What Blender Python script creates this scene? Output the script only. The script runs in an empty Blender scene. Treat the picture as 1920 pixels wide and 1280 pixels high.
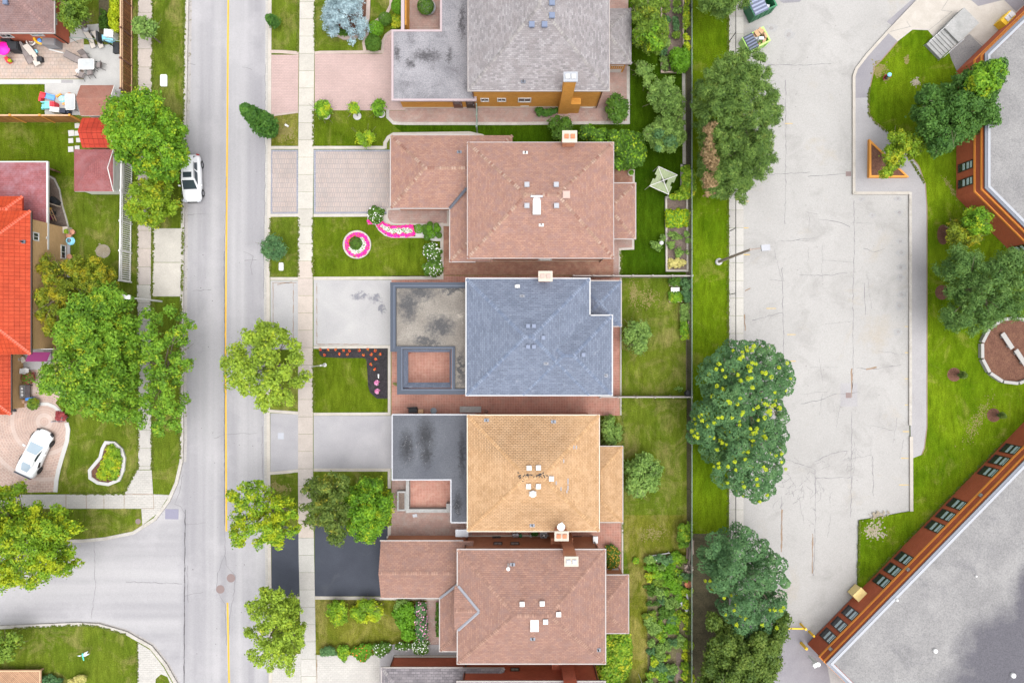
import bpy, math, random
import numpy as np
from mathutils import Vector
sc = bpy.context.scene
COL = sc.collection
# ---------------------------------------------------------------- camera, sky, sun, exposure
H = 68.0; S = 20.0
cam = bpy.data.cameras.new("camera"); co = bpy.data.objects.new("camera", cam); COL.objects.link(co)
co.location = (0, 0, H); co.rotation_euler = (0, 0, 0)
cam.sensor_width = 36; cam.lens = 36 * H / 96.0; cam.clip_start = 1; cam.clip_end = 2000
sc.camera = co
SUN_EL, SUN_AZ = math.radians(77), math.radians(140)      # azimuth clockwise from north (+y)
w = bpy.data.worlds.new("World"); sc.world = w; w.use_nodes = True
nt = w.node_tree; bg = nt.nodes["Background"]
sky = nt.nodes.new("ShaderNodeTexSky"); sky.sky_type = 'NISHITA'; sky.sun_disc = False
sky.sun_elevation = SUN_EL; sky.sun_rotation = SUN_AZ; sky.air_density = 1.0; sky.dust_density = 4.0; sky.ozone_density = 1.0
gw = nt.nodes.new("ShaderNodeRGBToBW"); nt.links.new(sky.outputs[0], gw.inputs[0])          # cloud cover greys the sky
mxs = nt.nodes.new("ShaderNodeMix"); mxs.data_type = 'RGBA'; mxs.inputs[0].default_value = .86
nt.links.new(sky.outputs[0], mxs.inputs[6]); nt.links.new(gw.outputs[0], mxs.inputs[7]); nt.links.new(mxs.outputs[2], bg.inputs[0]); bg.inputs[1].default_value = 0.15
sl = bpy.data.lights.new("sun", 'SUN'); sl.energy = 0.6; sl.angle = math.radians(80); sl.color = (1, .95, .88)
so = bpy.data.objects.new("sun", sl); COL.objects.link(so)
sd = Vector((math.sin(SUN_AZ) * math.cos(SUN_EL), math.cos(SUN_AZ) * math.cos(SUN_EL), math.sin(SUN_EL)))
so.rotation_euler = sd.to_track_quat('Z', 'Y').to_euler(); so.location = (0, 0, 90)
vs = sc.view_settings; vs.view_transform = 'Standard'; vs.look = 'None'; vs.gamma = 1; vs.exposure = 1.71
sc.render.film_transparent = False
# ---------------------------------------------------------------- helpers
def P(px, py, z=0.0):
    k = (H - z) / H / S
    return ((px - 960) * k, (640 - py) * k, z)
def PX(px, z=0.0): return (px - 960) * (H - z) / H / S
def PY(py, z=0.0): return (640 - py) * (H - z) / H / S
class MB:
    def __init__(s): s.v = []; s.f = []; s.m = []
    def face(s, pts, m=0):
        i = len(s.v); s.v += [tuple(p) for p in pts]; s.f.append(tuple(range(i, i + len(pts)))); s.m.append(m)
    def box(s, x0, y0, z0, x1, y1, z1, m=0, mt=None):
        if mt is None: mt = m
        x0, x1 = min(x0, x1), max(x0, x1); y0, y1 = min(y0, y1), max(y0, y1)
        a = [(x0, y0), (x1, y0), (x1, y1), (x0, y1)]
        s.prism(a, z0, z1, m, mt)
    def prism(s, pts, z0, z1, m=0, mt=None, bottom=True):
        if mt is None: mt = m
        ar = sum(pts[i][0] * pts[(i + 1) % len(pts)][1] - pts[(i + 1) % len(pts)][0] * pts[i][1] for i in range(len(pts)))
        p = list(pts) if ar > 0 else list(reversed(pts))
        n = len(p)
        s.face([(q[0], q[1], z1) for q in p], mt)
        if bottom: s.face([(q[0], q[1], z0) for q in reversed(p)], m)
        for i in range(n):
            a, b = p[i], p[(i + 1) % n]
            s.face([(a[0], a[1], z0), (b[0], b[1], z0), (b[0], b[1], z1), (a[0], a[1], z1)], m)
    def obox(s, c, sx, sy, sz, rz=0, m=0, rx=0, ry=0):
        from mathutils import Euler
        R = Euler((rx, ry, rz)).to_matrix()
        q = [Vector(c) + R @ Vector((dx * sx / 2, dy * sy / 2, dz * sz / 2)) for dz in (-1, 1) for dy in (-1, 1) for dx in (-1, 1)]
        for f in ((0, 2, 3, 1), (4, 5, 7, 6), (0, 1, 5, 4), (2, 6, 7, 3), (0, 4, 6, 2), (1, 3, 7, 5)): s.face([q[i] for i in f], m)
    def tube(s, p0, p1, r0, r1=None, n=8, m=0, cap=True):
        if r1 is None: r1 = r0
        a, b = Vector(p0), Vector(p1); d = (b - a)
        if d.length < 1e-6: return
        d.normalize(); t = d.orthogonal().normalized(); u = d.cross(t)
        A = [a + (t * math.cos(k * 2 * math.pi / n) + u * math.sin(k * 2 * math.pi / n)) * r0 for k in range(n)]
        B = [b + (t * math.cos(k * 2 * math.pi / n) + u * math.sin(k * 2 * math.pi / n)) * r1 for k in range(n)]
        for k in range(n): j = (k + 1) % n; s.face([A[k], A[j], B[j], B[k]], m)
        if cap: s.face(B, m); s.face(A[::-1], m)
    def path(s, pts, r0, r1, n=7, m=0):
        L = len(pts) - 1
        for i in range(L): s.tube(pts[i], pts[i + 1], r0 + (r1 - r0) * i / L, r0 + (r1 - r0) * (i + 1) / L, n, m)
    def lathe(s, prof, c=(0, 0, 0), n=16, m=0):
        rings = [[(c[0] + r * math.cos(k * 2 * math.pi / n), c[1] + r * math.sin(k * 2 * math.pi / n), c[2] + z) for k in range(n)] for r, z in prof]
        for a, b in zip(rings, rings[1:]):
            for k in range(n): j = (k + 1) % n; s.face([a[k], a[j], b[j], b[k]], m)
        s.face(rings[-1], m); s.face(rings[0][::-1], m)
    def strip(s, pts, wd, z0, z1, m=0, closed=False):
        n = len(pts); L = []; R = []
        for i in range(n):
            p = Vector(pts[i][:2])
            a = Vector(pts[i - 1][:2]) if (i > 0 or closed) else None
            b = Vector(pts[(i + 1) % n][:2]) if (i < n - 1 or closed) else None
            d1 = (p - a).normalized() if a is not None else None
            d2 = (b - p).normalized() if b is not None else None
            if d1 is None: d1 = d2
            if d2 is None: d2 = d1
            t = d1 + d2
            t = t.normalized() if t.length > 1e-6 else d1
            nn = Vector((-t.y, t.x)); k = 1 / max(.5, nn.dot(Vector((-d1.y, d1.x))))
            L.append(p + nn * wd / 2 * k); R.append(p - nn * wd / 2 * k)
        for i in range(n if closed else n - 1):
            j = (i + 1) % n
            q = [R[i], R[j], L[j], L[i]]
            s.face([(a.x, a.y, z1) for a in q], m)
            if z1 - z0 > .001:
                s.face([(R[i].x, R[i].y, z0), (R[j].x, R[j].y, z0), (R[j].x, R[j].y, z1), (R[i].x, R[i].y, z1)], m)
                s.face([(L[j].x, L[j].y, z0), (L[i].x, L[i].y, z0), (L[i].x, L[i].y, z1), (L[j].x, L[j].y, z1)], m)
        if not closed and z1 - z0 > .001:
            for i, o in ((0, 1), (n - 1, -1)):
                q = [(L[i].x, L[i].y, z0), (R[i].x, R[i].y, z0), (R[i].x, R[i].y, z1), (L[i].x, L[i].y, z1)]
                s.face(q if o == 1 else q[::-1], m)
def origin(o):
    x = Vector((0, 0, 0))
    while o is not None: x += o.location; o = o.parent
    return x
def obj(name, b, mats, parent=None, smooth=False, uv=True):
    me = bpy.data.meshes.new(name)
    off = origin(parent)
    vv = [(x - off.x, y - off.y, z - off.z) for x, y, z in b.v] if parent else b.v
    me.from_pydata(vv, [], b.f); me.update()
    if not isinstance(mats, (list, tuple)): mats = [mats]
    for m in mats: me.materials.append(MAT(m))
    me.polygons.foreach_set("material_index", b.m)
    if smooth: me.polygons.foreach_set("use_smooth", [True] * len(b.f))
    if uv:
        ul = me.uv_layers.new(name="UVMap")
        for p in me.polygons:
            n = p.normal
            if abs(n.z) > .995: u = Vector((1, 0, 0)); v = Vector((0, 1, 0))
            else:
                u = Vector((0, 0, 1)).cross(n).normalized(); v = n.cross(u)
            for li in p.loop_indices:
                q = Vector(b.v[me.loops[li].vertex_index]); ul.data[li].uv = (q.dot(u), q.dot(v))
    o = bpy.data.objects.new(name, me); COL.objects.link(o)
    if parent: o.parent = parent
    return o
def tag(o, label=None, cat=None, group=None, kind=None):
    if label: o["label"] = label
    if cat: o["category"] = cat
    if group: o["group"] = group
    if kind: o["kind"] = kind
    return o
def thing(name, label, cat, loc=(0, 0, 0), group=None):
    o = bpy.data.objects.new(name, None); COL.objects.link(o); o.location = loc; o.empty_display_size = .3
    return tag(o, label, cat, group)
def dup(root, loc, rz, label, scale=None):
    r = root.copy(); COL.objects.link(r); r.location = loc; r.rotation_euler = (0, 0, rz); r["label"] = label
    if scale: r.scale = scale
    for ch in list(root.children):
        c = ch.copy(); COL.objects.link(c); c.parent = r
        for g in ch.children: d = g.copy(); COL.objects.link(d); d.parent = c
    return r
def struct(name, b, m): return tag(obj(name, b, m), kind="structure")
def px(pts, z=0): return [P(a, b, z)[:2] for a, b in pts]
LV = .004
def sheet(name, m, pts, lv=1, kind="structure"):
    b = MB(); q = px(pts); ar = sum(q[i][0] * q[(i + 1) % len(q)][1] - q[(i + 1) % len(q)][0] * q[i][1] for i in range(len(q)))
    if ar < 0: q = q[::-1]
    b.face([(x, y, lv * LV) for x, y in q]); o = obj(name, b, m); o["kind"] = kind
    return o
def kerbline(name, m, pts, wd=.25, z0=-.14, z1=.03, closed=False):
    b = MB(); b.strip(px(pts), wd, z0, z1, closed=closed); return struct(name, b, m)
def ell(cx, cy, rx, ry=None, n=14, a0=0):
    ry = ry or rx
    return [(cx + rx * math.cos(a0 + k * 2 * math.pi / n), cy + ry * math.sin(a0 + k * 2 * math.pi / n)) for k in range(n)]
# ---------------------------------------------------------------- procedural materials
_M = {}; DEF = {}
def MAT(n):
    if n not in _M: _M[n] = DEF[n](n)
    return _M[n]
def base(name, rough=.85, spec=.3, metal=0):
    m = bpy.data.materials.new(name); m.use_nodes = True; t = m.node_tree; p = t.nodes["Principled BSDF"]
    p.inputs["Roughness"].default_value = rough; p.inputs["Specular IOR Level"].default_value = spec; p.inputs["Metallic"].default_value = metal
    return m, t, p
def N(t, typ, **kw):
    n = t.nodes.new("ShaderNode" + typ)
    for k, v in kw.items(): setattr(n, k, v)
    return n
def L(t, a, b): t.links.new(a, b)
def noise(t, vec, scale, detail=3, rough=.6, dist=0):
    n = N(t, "TexNoise"); n.inputs["Scale"].default_value = scale; n.inputs["Detail"].default_value = detail
    n.inputs["Roughness"].default_value = rough; n.inputs["Distortion"].default_value = dist; L(t, vec, n.inputs["Vector"]); return n.outputs["Fac"]
def ramp(t, fac, stops, interp='LINEAR'):
    r = N(t, "ValToRGB"); L(t, fac, r.inputs[0]); e = r.color_ramp.elements; r.color_ramp.interpolation = interp
    for i, (p, c) in enumerate(stops):
        if i < 2: e[i].position = p
        else: e.new(p)
        e[i].color = (c[0], c[1], c[2], 1) if not isinstance(c, (int, float)) else (c, c, c, 1)
    return r.outputs[0]
def mixc(t, a, b, fac, mode='MIX'):
    x = N(t, "Mix", data_type='RGBA', blend_type=mode)
    for s, v in ((6, a), (7, b)):
        if isinstance(v, tuple): x.inputs[s].default_value = (v[0], v[1], v[2], 1)
        else: L(t, v, x.inputs[s])
    if isinstance(fac, (int, float)): x.inputs[0].default_value = fac
    else: L(t, fac, x.inputs[0])
    return x.outputs[2]
def mth(t, op, a, b=None):
    x = N(t, "Math", operation=op)
    for i, v in enumerate((a, b)):
        if v is None: continue
        if isinstance(v, (int, float)): x.inputs[i].default_value = v
        else: L(t, v, x.inputs[i])
    return x.outputs[0]
def pos(t): return N(t, "NewGeometry").outputs["Position"]
def bump(t, p, h, d, s=1):
    b = N(t, "Bump"); b.inputs["Strength"].default_value = s; b.inputs["Distance"].default_value = d; L(t, h, b.inputs["Height"]); L(t, b.outputs[0], p.inputs["Normal"])
def plain(c, rough=.5, spec=.4, metal=0, var=.08, sc_=6):
    def f(n):
        m, t, p = base(n, rough, spec, metal); v = pos(t)
        a = noise(t, v, sc_, 4)
        L(t, mixc(t, tuple(x * (1 - var) for x in c), tuple(min(1, x * (1 + var)) for x in c), a), p.inputs["Base Color"]); return m
    return f
def grain(stops, s=.5, fine=9, fv=.3, rough=.9, bd=0, dirt=None, dist=.3, stain=None):
    """large noise -> ramp of the stops; a fine grain on top; dirt=(colour, scale, lo, hi) lays blotches"""
    def f(n):
        m, t, p = base(n, rough, .2); v = pos(t)
        c = ramp(t, noise(t, v, s, 5, .6, dist), stops)
        if dirt:
            for d in (dirt if isinstance(dirt, list) else [dirt]):
                k = ramp(t, noise(t, v, d[1], 6, .7, .6), [(d[2], 0.0), (d[3], 1.0)])
                c = mixc(t, c, d[0], k)
        g = noise(t, v, fine, 4, .75)
        c = mixc(t, c, ramp(t, g, [(.3, 1 - fv), (.7, 1 + fv * .6)]), 1.0, 'MULTIPLY')
        L(t, c, p.inputs["Base Color"])
        if bd: bump(t, p, g, bd)
        return m
    return f
def bricks(c1, c2, mortar, bw, bh, ms=.012, vec='UV', ns=.6, nv=.25, tint=None, rough=.85, bd=.01, rot=0, offset=.5, fine=.15, tintamt=(.45, .65), streak=None, spot=None):
    def f(n):
        m, t, p = base(n, rough, .25)
        v = N(t, "UVMap").outputs[0] if vec == 'UV' else pos(t)
        if rot:
            mp = N(t, "Mapping"); mp.inputs["Rotation"].default_value = (0, 0, rot); L(t, v, mp.inputs[0]); vb = mp.outputs[0]
        else: vb = v
        b = N(t, "TexBrick", offset=offset); L(t, vb, b.inputs["Vector"])
        for k, x in (("Scale", 1), ("Mortar Size", ms), ("Mortar Smooth", .3), ("Brick Width", bw), ("Row Height", bh)): b.inputs[k].default_value = x
        for k, x in (("Color1", c1), ("Color2", c2), ("Mortar", mortar)): b.inputs[k].default_value = (*x, 1)
        c = b.outputs["Color"]; w_ = pos(t)
        if tint: c = mixc(t, c, mixc(t, c, tint, .75), ramp(t, noise(t, w_, ns * 2.2, 4, .7), [(tintamt[0], 0.0), (tintamt[1], 1.0)]))
        if streak: c = mixc(t, c, streak[0], ramp(t, noise(t, w_, streak[1], 5, .75, 1), [(streak[2], 0.0), (streak[3], .85)]))
        if spot:      # weathering that blackens the joints round one place: (point, rx, ry, colour)
            for sp_ in spot:
                mp2 = N(t, "Mapping", vector_type='TEXTURE'); mp2.inputs["Location"].default_value = sp_[0]; mp2.inputs["Scale"].default_value = (sp_[1], sp_[2], 30); L(t, w_, mp2.inputs[0])
                ln = N(t, "VectorMath", operation='LENGTH'); L(t, mp2.outputs[0], ln.inputs[0])
                k = mth(t, 'MULTIPLY', mth(t, 'MAXIMUM', mth(t, 'SUBTRACT', 1.0, ln.outputs["Value"]), 0.0), mth(t, 'ADD', .12, mth(t, 'MULTIPLY', b.outputs["Fac"], 1.7)))
                c = mixc(t, c, sp_[3], mth(t, 'MINIMUM', mth(t, 'MULTIPLY', k, mth(t, 'MULTIPLY', noise(t, w_, 1.6, 5, .7), 2.6)), .9))
        c = mixc(t, c, ramp(t, noise(t, w_, ns, 4), [(.3, 1 - nv), (.7, 1 + nv * .5)]), 1.0, 'MULTIPLY')
        c = mixc(t, c, ramp(t, noise(t, w_, 14, 3, .8), [(.3, 1 - fine), (.7, 1 + fine)]), 1.0, 'MULTIPLY')
        L(t, c, p.inputs["Base Color"])
        if bd: bump(t, p, mth(t, 'SUBTRACT', 1.0, b.outputs["Fac"]), bd)
        return m
    return f
def lawn(c1, c2, dry, d0, d1, s=.22, clover=None):
    def f(n):
        m, t, p = base(n, .95, 0); v = pos(t)
        c = ramp(t, noise(t, v, s, 6, .62, .5), [(.32, c1), (.68, c2)])
        c = mixc(t, c, dry, ramp(t, noise(t, v, s * 1.7, 7, .7, .8), [(d0, 0.0), (d1, .8)]))
        mp = N(t, "Mapping"); mp.inputs["Scale"].default_value = (1.0, .25, 1); mp.inputs["Rotation"].default_value = (0, 0, .25); L(t, v, mp.inputs[0])
        st = noise(t, mp.outputs[0], 2.2, 6, .8)
        c = mixc(t, c, ramp(t, st, [(.32, .62), (.68, 1.34)]), 1.0, 'MULTIPLY')
        g = noise(t, v, 11, 5, .85)
        c = mixc(t, c, ramp(t, g, [(.34, .5), (.68, 1.5)]), 1.0, 'MULTIPLY')
        c = mixc(t, c, dry, ramp(t, noise(t, v, 5.0, 3, .9), [(.66, 0.0), (.74, .5)]))
        L(t, c, p.inputs["Base Color"]); bump(t, p, g, .05); return m
    return f
def leaf(c1, c2, c3, tip=None, ta=.8, ns=.55, trans=.36):
    """leaf colours differ from leaf to leaf and from bough to bough"""
    def f(n):
        m, t, p = base(n, .6, .25)
        g = N(t, "NewGeometry"); r = g.outputs["Random Per Island"]
        a = noise(t, g.outputs["Position"], ns, 3, .6)
        a2 = noise(t, g.outputs["Position"], ns * 3.2, 3, .6)
        q = mth(t, 'ADD', mth(t, 'MULTIPLY', r, .26), mth(t, 'ADD', mth(t, 'MULTIPLY', a, .55), mth(t, 'MULTIPLY', a2, .55)))
        c = ramp(t, q, [(.44, c1), (.68, c2), (.92, c3)])
        if tip: c = mixc(t, c, tip, ramp(t, mth(t, 'ADD', mth(t, 'MULTIPLY', noise(t, g.outputs["Position"], ns * 1.3, 4, .7), 1.0), mth(t, 'MULTIPLY', r, .12)), [(ta - .13, 0.0), (ta, .9)]))
        L(t, c, p.inputs["Base Color"])
        tr = N(t, "BsdfTranslucent"); L(t, c, tr.inputs[0]); mx = N(t, "MixShader"); mx.inputs[0].default_value = trans
        o = t.nodes["Material Output"]; L(t, p.outputs[0], mx.inputs[1]); L(t, tr.outputs[0], mx.inputs[2]); L(t, mx.outputs[0], o.inputs[0]); return m
    return f
def island(cols, rough=.8, fine=.12):
    def f(n):
        m, t, p = base(n, rough, .25); g = N(t, "NewGeometry")
        k = len(cols)
        c = ramp(t, g.outputs["Random Per Island"], [(i / k, c) for i, c in enumerate(cols)], 'CONSTANT')
        c = mixc(t, c, ramp(t, noise(t, g.outputs["Position"], 9, 4, .8), [(.3, 1 - fine), (.7, 1 + fine)]), 1.0, 'MULTIPLY')
        c = mixc(t, c, ramp(t, noise(t, g.outputs["Position"], .8, 5, .7), [(.35, .9), (.65, 1.04)]), 1.0, 'MULTIPLY')
        L(t, c, p.inputs["Base Color"]); return m
    return f
def blotched(base_, dark, spots, s1=.5, thr=(.35, .75), fine=.22, extra=None, warp=2.2):
    """flat roofing with stains and dark areas that lie where the list says: (px, py, rx m, ry m, height)"""
    def f(n):
        m, t, p = base(n, .85, .25); v = pos(t); c = ramp(t, noise(t, v, .4, 5, .6, .4), [(.3, base_[0]), (.7, base_[1])]); tot = None
        wn = N(t, "TexNoise"); wn.inputs["Scale"].default_value = s1 * 1.3; wn.inputs["Detail"].default_value = 6; wn.inputs["Roughness"].default_value = .7; L(t, v, wn.inputs[0])
        w1 = N(t, "VectorMath", operation='MULTIPLY_ADD'); L(t, wn.outputs["Color"], w1.inputs[0]); w1.inputs[1].default_value = (warp, warp, 0); L(t, v, w1.inputs[2])
        w2 = N(t, "VectorMath", operation='SUBTRACT'); L(t, w1.outputs[0], w2.inputs[0]); w2.inputs[1].default_value = (warp / 2, warp / 2, 0); vw = w2.outputs[0]
        for x, y, rx, ry in spots:
            mp = N(t, "Mapping", vector_type='TEXTURE'); q = P(x, y, 3); mp.inputs["Location"].default_value = q; mp.inputs["Scale"].default_value = (rx, ry, 30); L(t, vw, mp.inputs[0])
            ln = N(t, "VectorMath", operation='LENGTH'); L(t, mp.outputs[0], ln.inputs[0]); k = mth(t, 'MAXIMUM', mth(t, 'SUBTRACT', 1.25, ln.outputs["Value"]), 0.0)
            tot = k if tot is None else mth(t, 'MAXIMUM', tot, k)
        k = mth(t, 'MULTIPLY', tot, mth(t, 'ADD', .25, mth(t, 'MULTIPLY', noise(t, v, s1 * 2.4, 6, .75, .7), 1.3)))
        if extra: c = mixc(t, c, extra[0], ramp(t, noise(t, v, extra[1], 6, .7, .8), [(extra[2], 0.0), (extra[3], .9)]))
        c = mixc(t, c, dark, ramp(t, k, [(thr[0], 0.0), (thr[1], .92)]))
        c = mixc(t, c, ramp(t, noise(t, v, 9, 4, .8), [(.3, 1 - fine), (.7, 1 + fine)]), 1.0, 'MULTIPLY'); L(t, c, p.inputs["Base Color"]); return m
    return f
def glass(c, rough=.08):
    return plain(c, rough, .8, 0, .1, 1.2)
D = DEF
D["lawn_base"] = lawn((.050, .080, .007), (.088, .116, .012), (.185, .16, .058), .49, .71)
D["lawn_deep"] = lawn((.019, .046, .002), (.035, .068, .003), (.085, .10, .02), .62, .85)
D["lawn_lush"] = lawn((.047, .090, .003), (.095, .143, .006), (.2, .18, .045), .56, .78)
D["lawn_dry"] = lawn((.064, .082, .008), (.112, .115, .016), (.22, .18, .065), .46, .70)
D["lawn_fresh"] = lawn((.044, .074, .004), (.079, .108, .008), (.17, .155, .045), .54, .80)
D["asphalt_road"] = grain([(.3, (.335, .325, .35)), (.7, (.385, .375, .395))], .18, 10, .14, .9, 0, [((.28, .27, .30), .5, .58, .75), ((.43, .42, .43), .25, .6, .8)])
D["parking_asphalt"] = grain([(.3, (.246, .240, .233)), (.7, (.288, .281, .273))], .12, 9, .16, .9, 0, [((.205, .199, .192), .30, .52, .76), ((.262, .232, .19), .16, .58, .80), ((.17, .165, .162), 1.4, .64, .76)])
D["concrete_slab"] = island([(.32, .308, .288), (.295, .282, .264), (.335, .322, .296), (.305, .296, .278)])
D["concrete_pink"] = island([(.315, .275, .248), (.295, .262, .238), (.33, .288, .255), (.30, .27, .25)])
D["concrete_cream"] = island([(.330, .314, .284), (.310, .294, .264), (.343, .323, .290)])
D["kerb_concrete"] = grain([(.35, (.272, .255, .231)), (.65, (.340, .323, .299))], 1.2, 10, .2, .9, 0, ((.150, .116, .075), 1.6, .63, .75))
D["kerb_clean"] = grain([(.35, (.299, .275, .245)), (.65, (.340, .316, .286))], 1.0, 10, .12)
D["kerb_pink"] = grain([(.35, (.288, .234, .209)), (.65, (.331, .270, .241))], 1.0, 10, .14)
D["gutter_weeds"] = grain([(.3, (.245, .231, .224)), (.7, (.272, .258, .252))], 1.0, 10, .2, .9, 0, ((.095, .088, .034), 2.2, .58, .66))
D["driveway_concrete"] = blotched(((.238, .234, .24), (.285, .282, .28)), (.125, .125, .145), [(662, 552, 1.4, .5), (692, 556, .9, .7), (706, 575, .4, .8)], 1.1, (.5, .85), .12)
D["driveway_grey"] = grain([(.3, (.215, .21, .225)), (.7, (.26, .255, .265))], .45, 12, .14)
D["driveway_dark"] = grain([(.3, (.031, .035, .047)), (.7, (.040, .045, .059))], .5, 12, .2, .85, 0, ((.055, .058, .068), .4, .6, .8))
D["driveway_pale"] = bricks((.330, .317, .297), (.304, .294, .277), (.277, .264, .244), .4, .2, .012, 'POS', .5, .1)
D["paver_pink"] = bricks((.335, .242, .226), (.310, .228, .212), (.26, .198, .185), .3, .15, .012, 'POS', .5, .10, (.32, .19, .16), rot=0, tintamt=(.62, .85))
D["paver_lilac"] = bricks((.286, .235, .214), (.252, .218, .204), (.204, .187, .187), .22, .45, .02, 'POS', .6, .1)
D["paver_blue"] = bricks((.202, .209, .245), (.180, .187, .223), (.144, .144, .173), .3, .2, .015, 'POS', .6, .12)
D["paver_brown"] = bricks((.242, .121, .082), (.195, .098, .070), (.156, .086, .066), .3, .16, .012, 'POS', .7, .22, (.257, .156, .109))
D["paver_red"] = bricks((.287, .135, .102), (.238, .111, .086), (.344, .205, .164), .24, .24, .014, 'POS', .7, .2, (.271, .164, .131), offset=0)
D["paver_rose"] = bricks((.266, .174, .148), (.229, .148, .130), (.200, .141, .126), .3, .2, .012, 'POS', .6, .16, (.244, .200, .178))
D["paver_buff"] = bricks((.34, .28, .245), (.30, .25, .215), (.23, .195, .17), .35, .35, .02, 'POS', .6, .15, (.35, .26, .21))
D["paver_court"] = bricks((.312, .156, .121), (.281, .136, .105), (.359, .211, .172), .28, .28, .014, 'POS', .9, .14, (.351, .211, .164), offset=0)
def _ringpaver(n):
    m, t, p = base(n, .9, .2); v = pos(t)
    mp = N(t, "Mapping"); mp.inputs["Location"].default_value = (-PX(83), -PY(790), 0); L(t, v, mp.inputs[0])
    g = N(t, "TexGradient", gradient_type='RADIAL'); L(t, mp.outputs[0], g.inputs[0])
    ln = N(t, "VectorMath", operation='LENGTH'); L(t, mp.outputs[0], ln.inputs[0]); r = ln.outputs["Value"]
    cb = N(t, "CombineXYZ"); L(t, mth(t, 'MULTIPLY', g.outputs[1], 24.0), cb.inputs[0]); L(t, r, cb.inputs[1])
    b = N(t, "TexBrick"); L(t, cb.outputs[0], b.inputs[0])
    for k, x in (("Scale", 1), ("Mortar Size", .018), ("Mortar Smooth", .3), ("Brick Width", .3), ("Row Height", .24)): b.inputs[k].default_value = x
    for k, x in (("Color1", (.32, .228, .19)), ("Color2", (.275, .20, .17)), ("Mortar", (.36, .30, .27))): b.inputs[k].default_value = (*x, 1)
    c = mixc(t, b.outputs[0], (.37, .31, .28), ramp(t, mth(t, 'SINE', mth(t, 'MULTIPLY', r, 2.6)), [(.75, 0.0), (.95, .6)]))
    c = mixc(t, c, ramp(t, noise(t, v, .6, 4), [(.3, .86), (.7, 1.12)]), 1.0, 'MULTIPLY')
    L(t, c, p.inputs["Base Color"]); return m
D["paver_rings"] = _ringpaver
# roofs
SH = dict(bw=.30, bh=.15, ms=.014)
D["shingle_grey"] = bricks((.245, .232, .238), (.150, .138, .143), (.135, .125, .13), .32, .15, .012, 'UV', .5, .08, (.165, .148, .15), fine=.2)
D["shingle_brown"] = bricks((.248, .142, .108), (.192, .107, .084), (.125, .076, .064), .34, .17, .014, 'UV', .8, .08, (.175, .11, .096), fine=.18)
D["shingle_rust"] = bricks((.275, .158, .118), (.215, .118, .092), (.15, .085, .07), .3, .15, .012, 'UV', .9, .08, (.19, .118, .108), fine=.18)
D["shingle_blue"] = bricks((.128, .148, .196), (.095, .112, .152), (.066, .08, .112), .4, .17, .014, 'UV', .7, .08, (.165, .183, .228), fine=.22, tintamt=(.62, .7))
D["shingle_orange"] = bricks((.35, .222, .122), (.29, .175, .09), (.20, .115, .058), .3, .15, .015, 'UV', .6, .10, (.36, .235, .135), fine=.16, spot=[(P(985, 815, 6.5), 5.2, 3.0, (.045, .028, .02)), (P(985, 968, 6.2), 4.5, 1.6, (.13, .08, .045))])
D["shingle_mauve"] = bricks((.187, .115, .106), (.145, .089, .085), (.098, .064, .061), .3, .15, .012, 'UV', .6, .12, (.170, .119, .119))
D["shingle_maroon"] = bricks((.235, .078, .078), (.195, .064, .066), (.12, .042, .045), .3, .15, .012, 'UV', .5, .12, (.22, .10, .105))
D["shingle_shed"] = bricks((.235, .105, .078), (.2, .088, .066), (.14, .06, .048), .3, .15, .010, 'UV', .5, .1, (.21, .11, .085))
D["shingle_slate"] = bricks((.192, .176, .188), (.120, .110, .120), (.088, .080, .088), .4, .22, .016, 'UV', .5, .15, (.168, .152, .160))
D["cap_grey"] = island([(.211, .197, .194), (.150, .139, .139), (.231, .218, .211), (.177, .163, .163)])
D["cap_brown"] = island([(.232, .133, .103), (.194, .112, .090), (.267, .163, .125)])
D["cap_rust"] = island([(.288, .202, .158), (.216, .130, .101), (.187, .094, .072), (.259, .166, .122)])
D["cap_blue"] = island([(.11, .135, .195), (.15, .178, .24), (.13, .158, .22), (.095, .12, .175)])
D["cap_orange"] = island([(.329, .199, .101), (.378, .238, .126), (.301, .182, .091)])
D["cap_mauve"] = island([(.21, .13, .12), (.18, .11, .105)])
D["cap_slate"] = island([(.203, .188, .195), (.165, .150, .158), (.225, .210, .210)])
def _tile(n, c1=(.275, .032, .010), c2=(.31, .041, .014), dk=(.25, .028, .012), bw=.33, bh=.4):
    m, t, p = base(n, .55, .12); v = N(t, "UVMap").outputs[0]
    b = N(t, "TexBrick", offset=0); L(t, v, b.inputs[0])
    for k, x in (("Scale", 1), ("Mortar Size", .018), ("Mortar Smooth", .6), ("Brick Width", bw), ("Row Height", bh)): b.inputs[k].default_value = x
    for k, x in (("Color1", c1), ("Color2", c2), ("Mortar", dk)): b.inputs[k].default_value = (*x, 1)
    c = mixc(t, b.outputs[0], ramp(t, noise(t, pos(t), .7, 4), [(.3, .85), (.7, 1.1)]), 1.0, 'MULTIPLY')
    L(t, c, p.inputs["Base Color"]); bump(t, p, mth(t, 'SUBTRACT', 1.0, b.outputs["Fac"]), .03); return m
D["tile_orange"] = lambda n: _tile(n)
D["tile_red"] = lambda n: _tile(n, (.28, .03, .017), (.31, .037, .02), (.17, .02, .012), .45, .5)
D["tile_cap"] = plain((.44, .065, .028), .5)
D["flat_mottled"] = blotched(((.128, .126, .138), (.205, .20, .214)), (.045, .043, .047), [(842, 105, .6, 1.4), (800, 105, 2.8, 1.2), (866, 40, .5, 3.5), (745, 100, .5, 1.6), (768, 120, .9, .9)], 2.2, (.55, 1.15), .45, ((.080, .077, .086), .45, .52, .72), 1.6)
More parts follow.
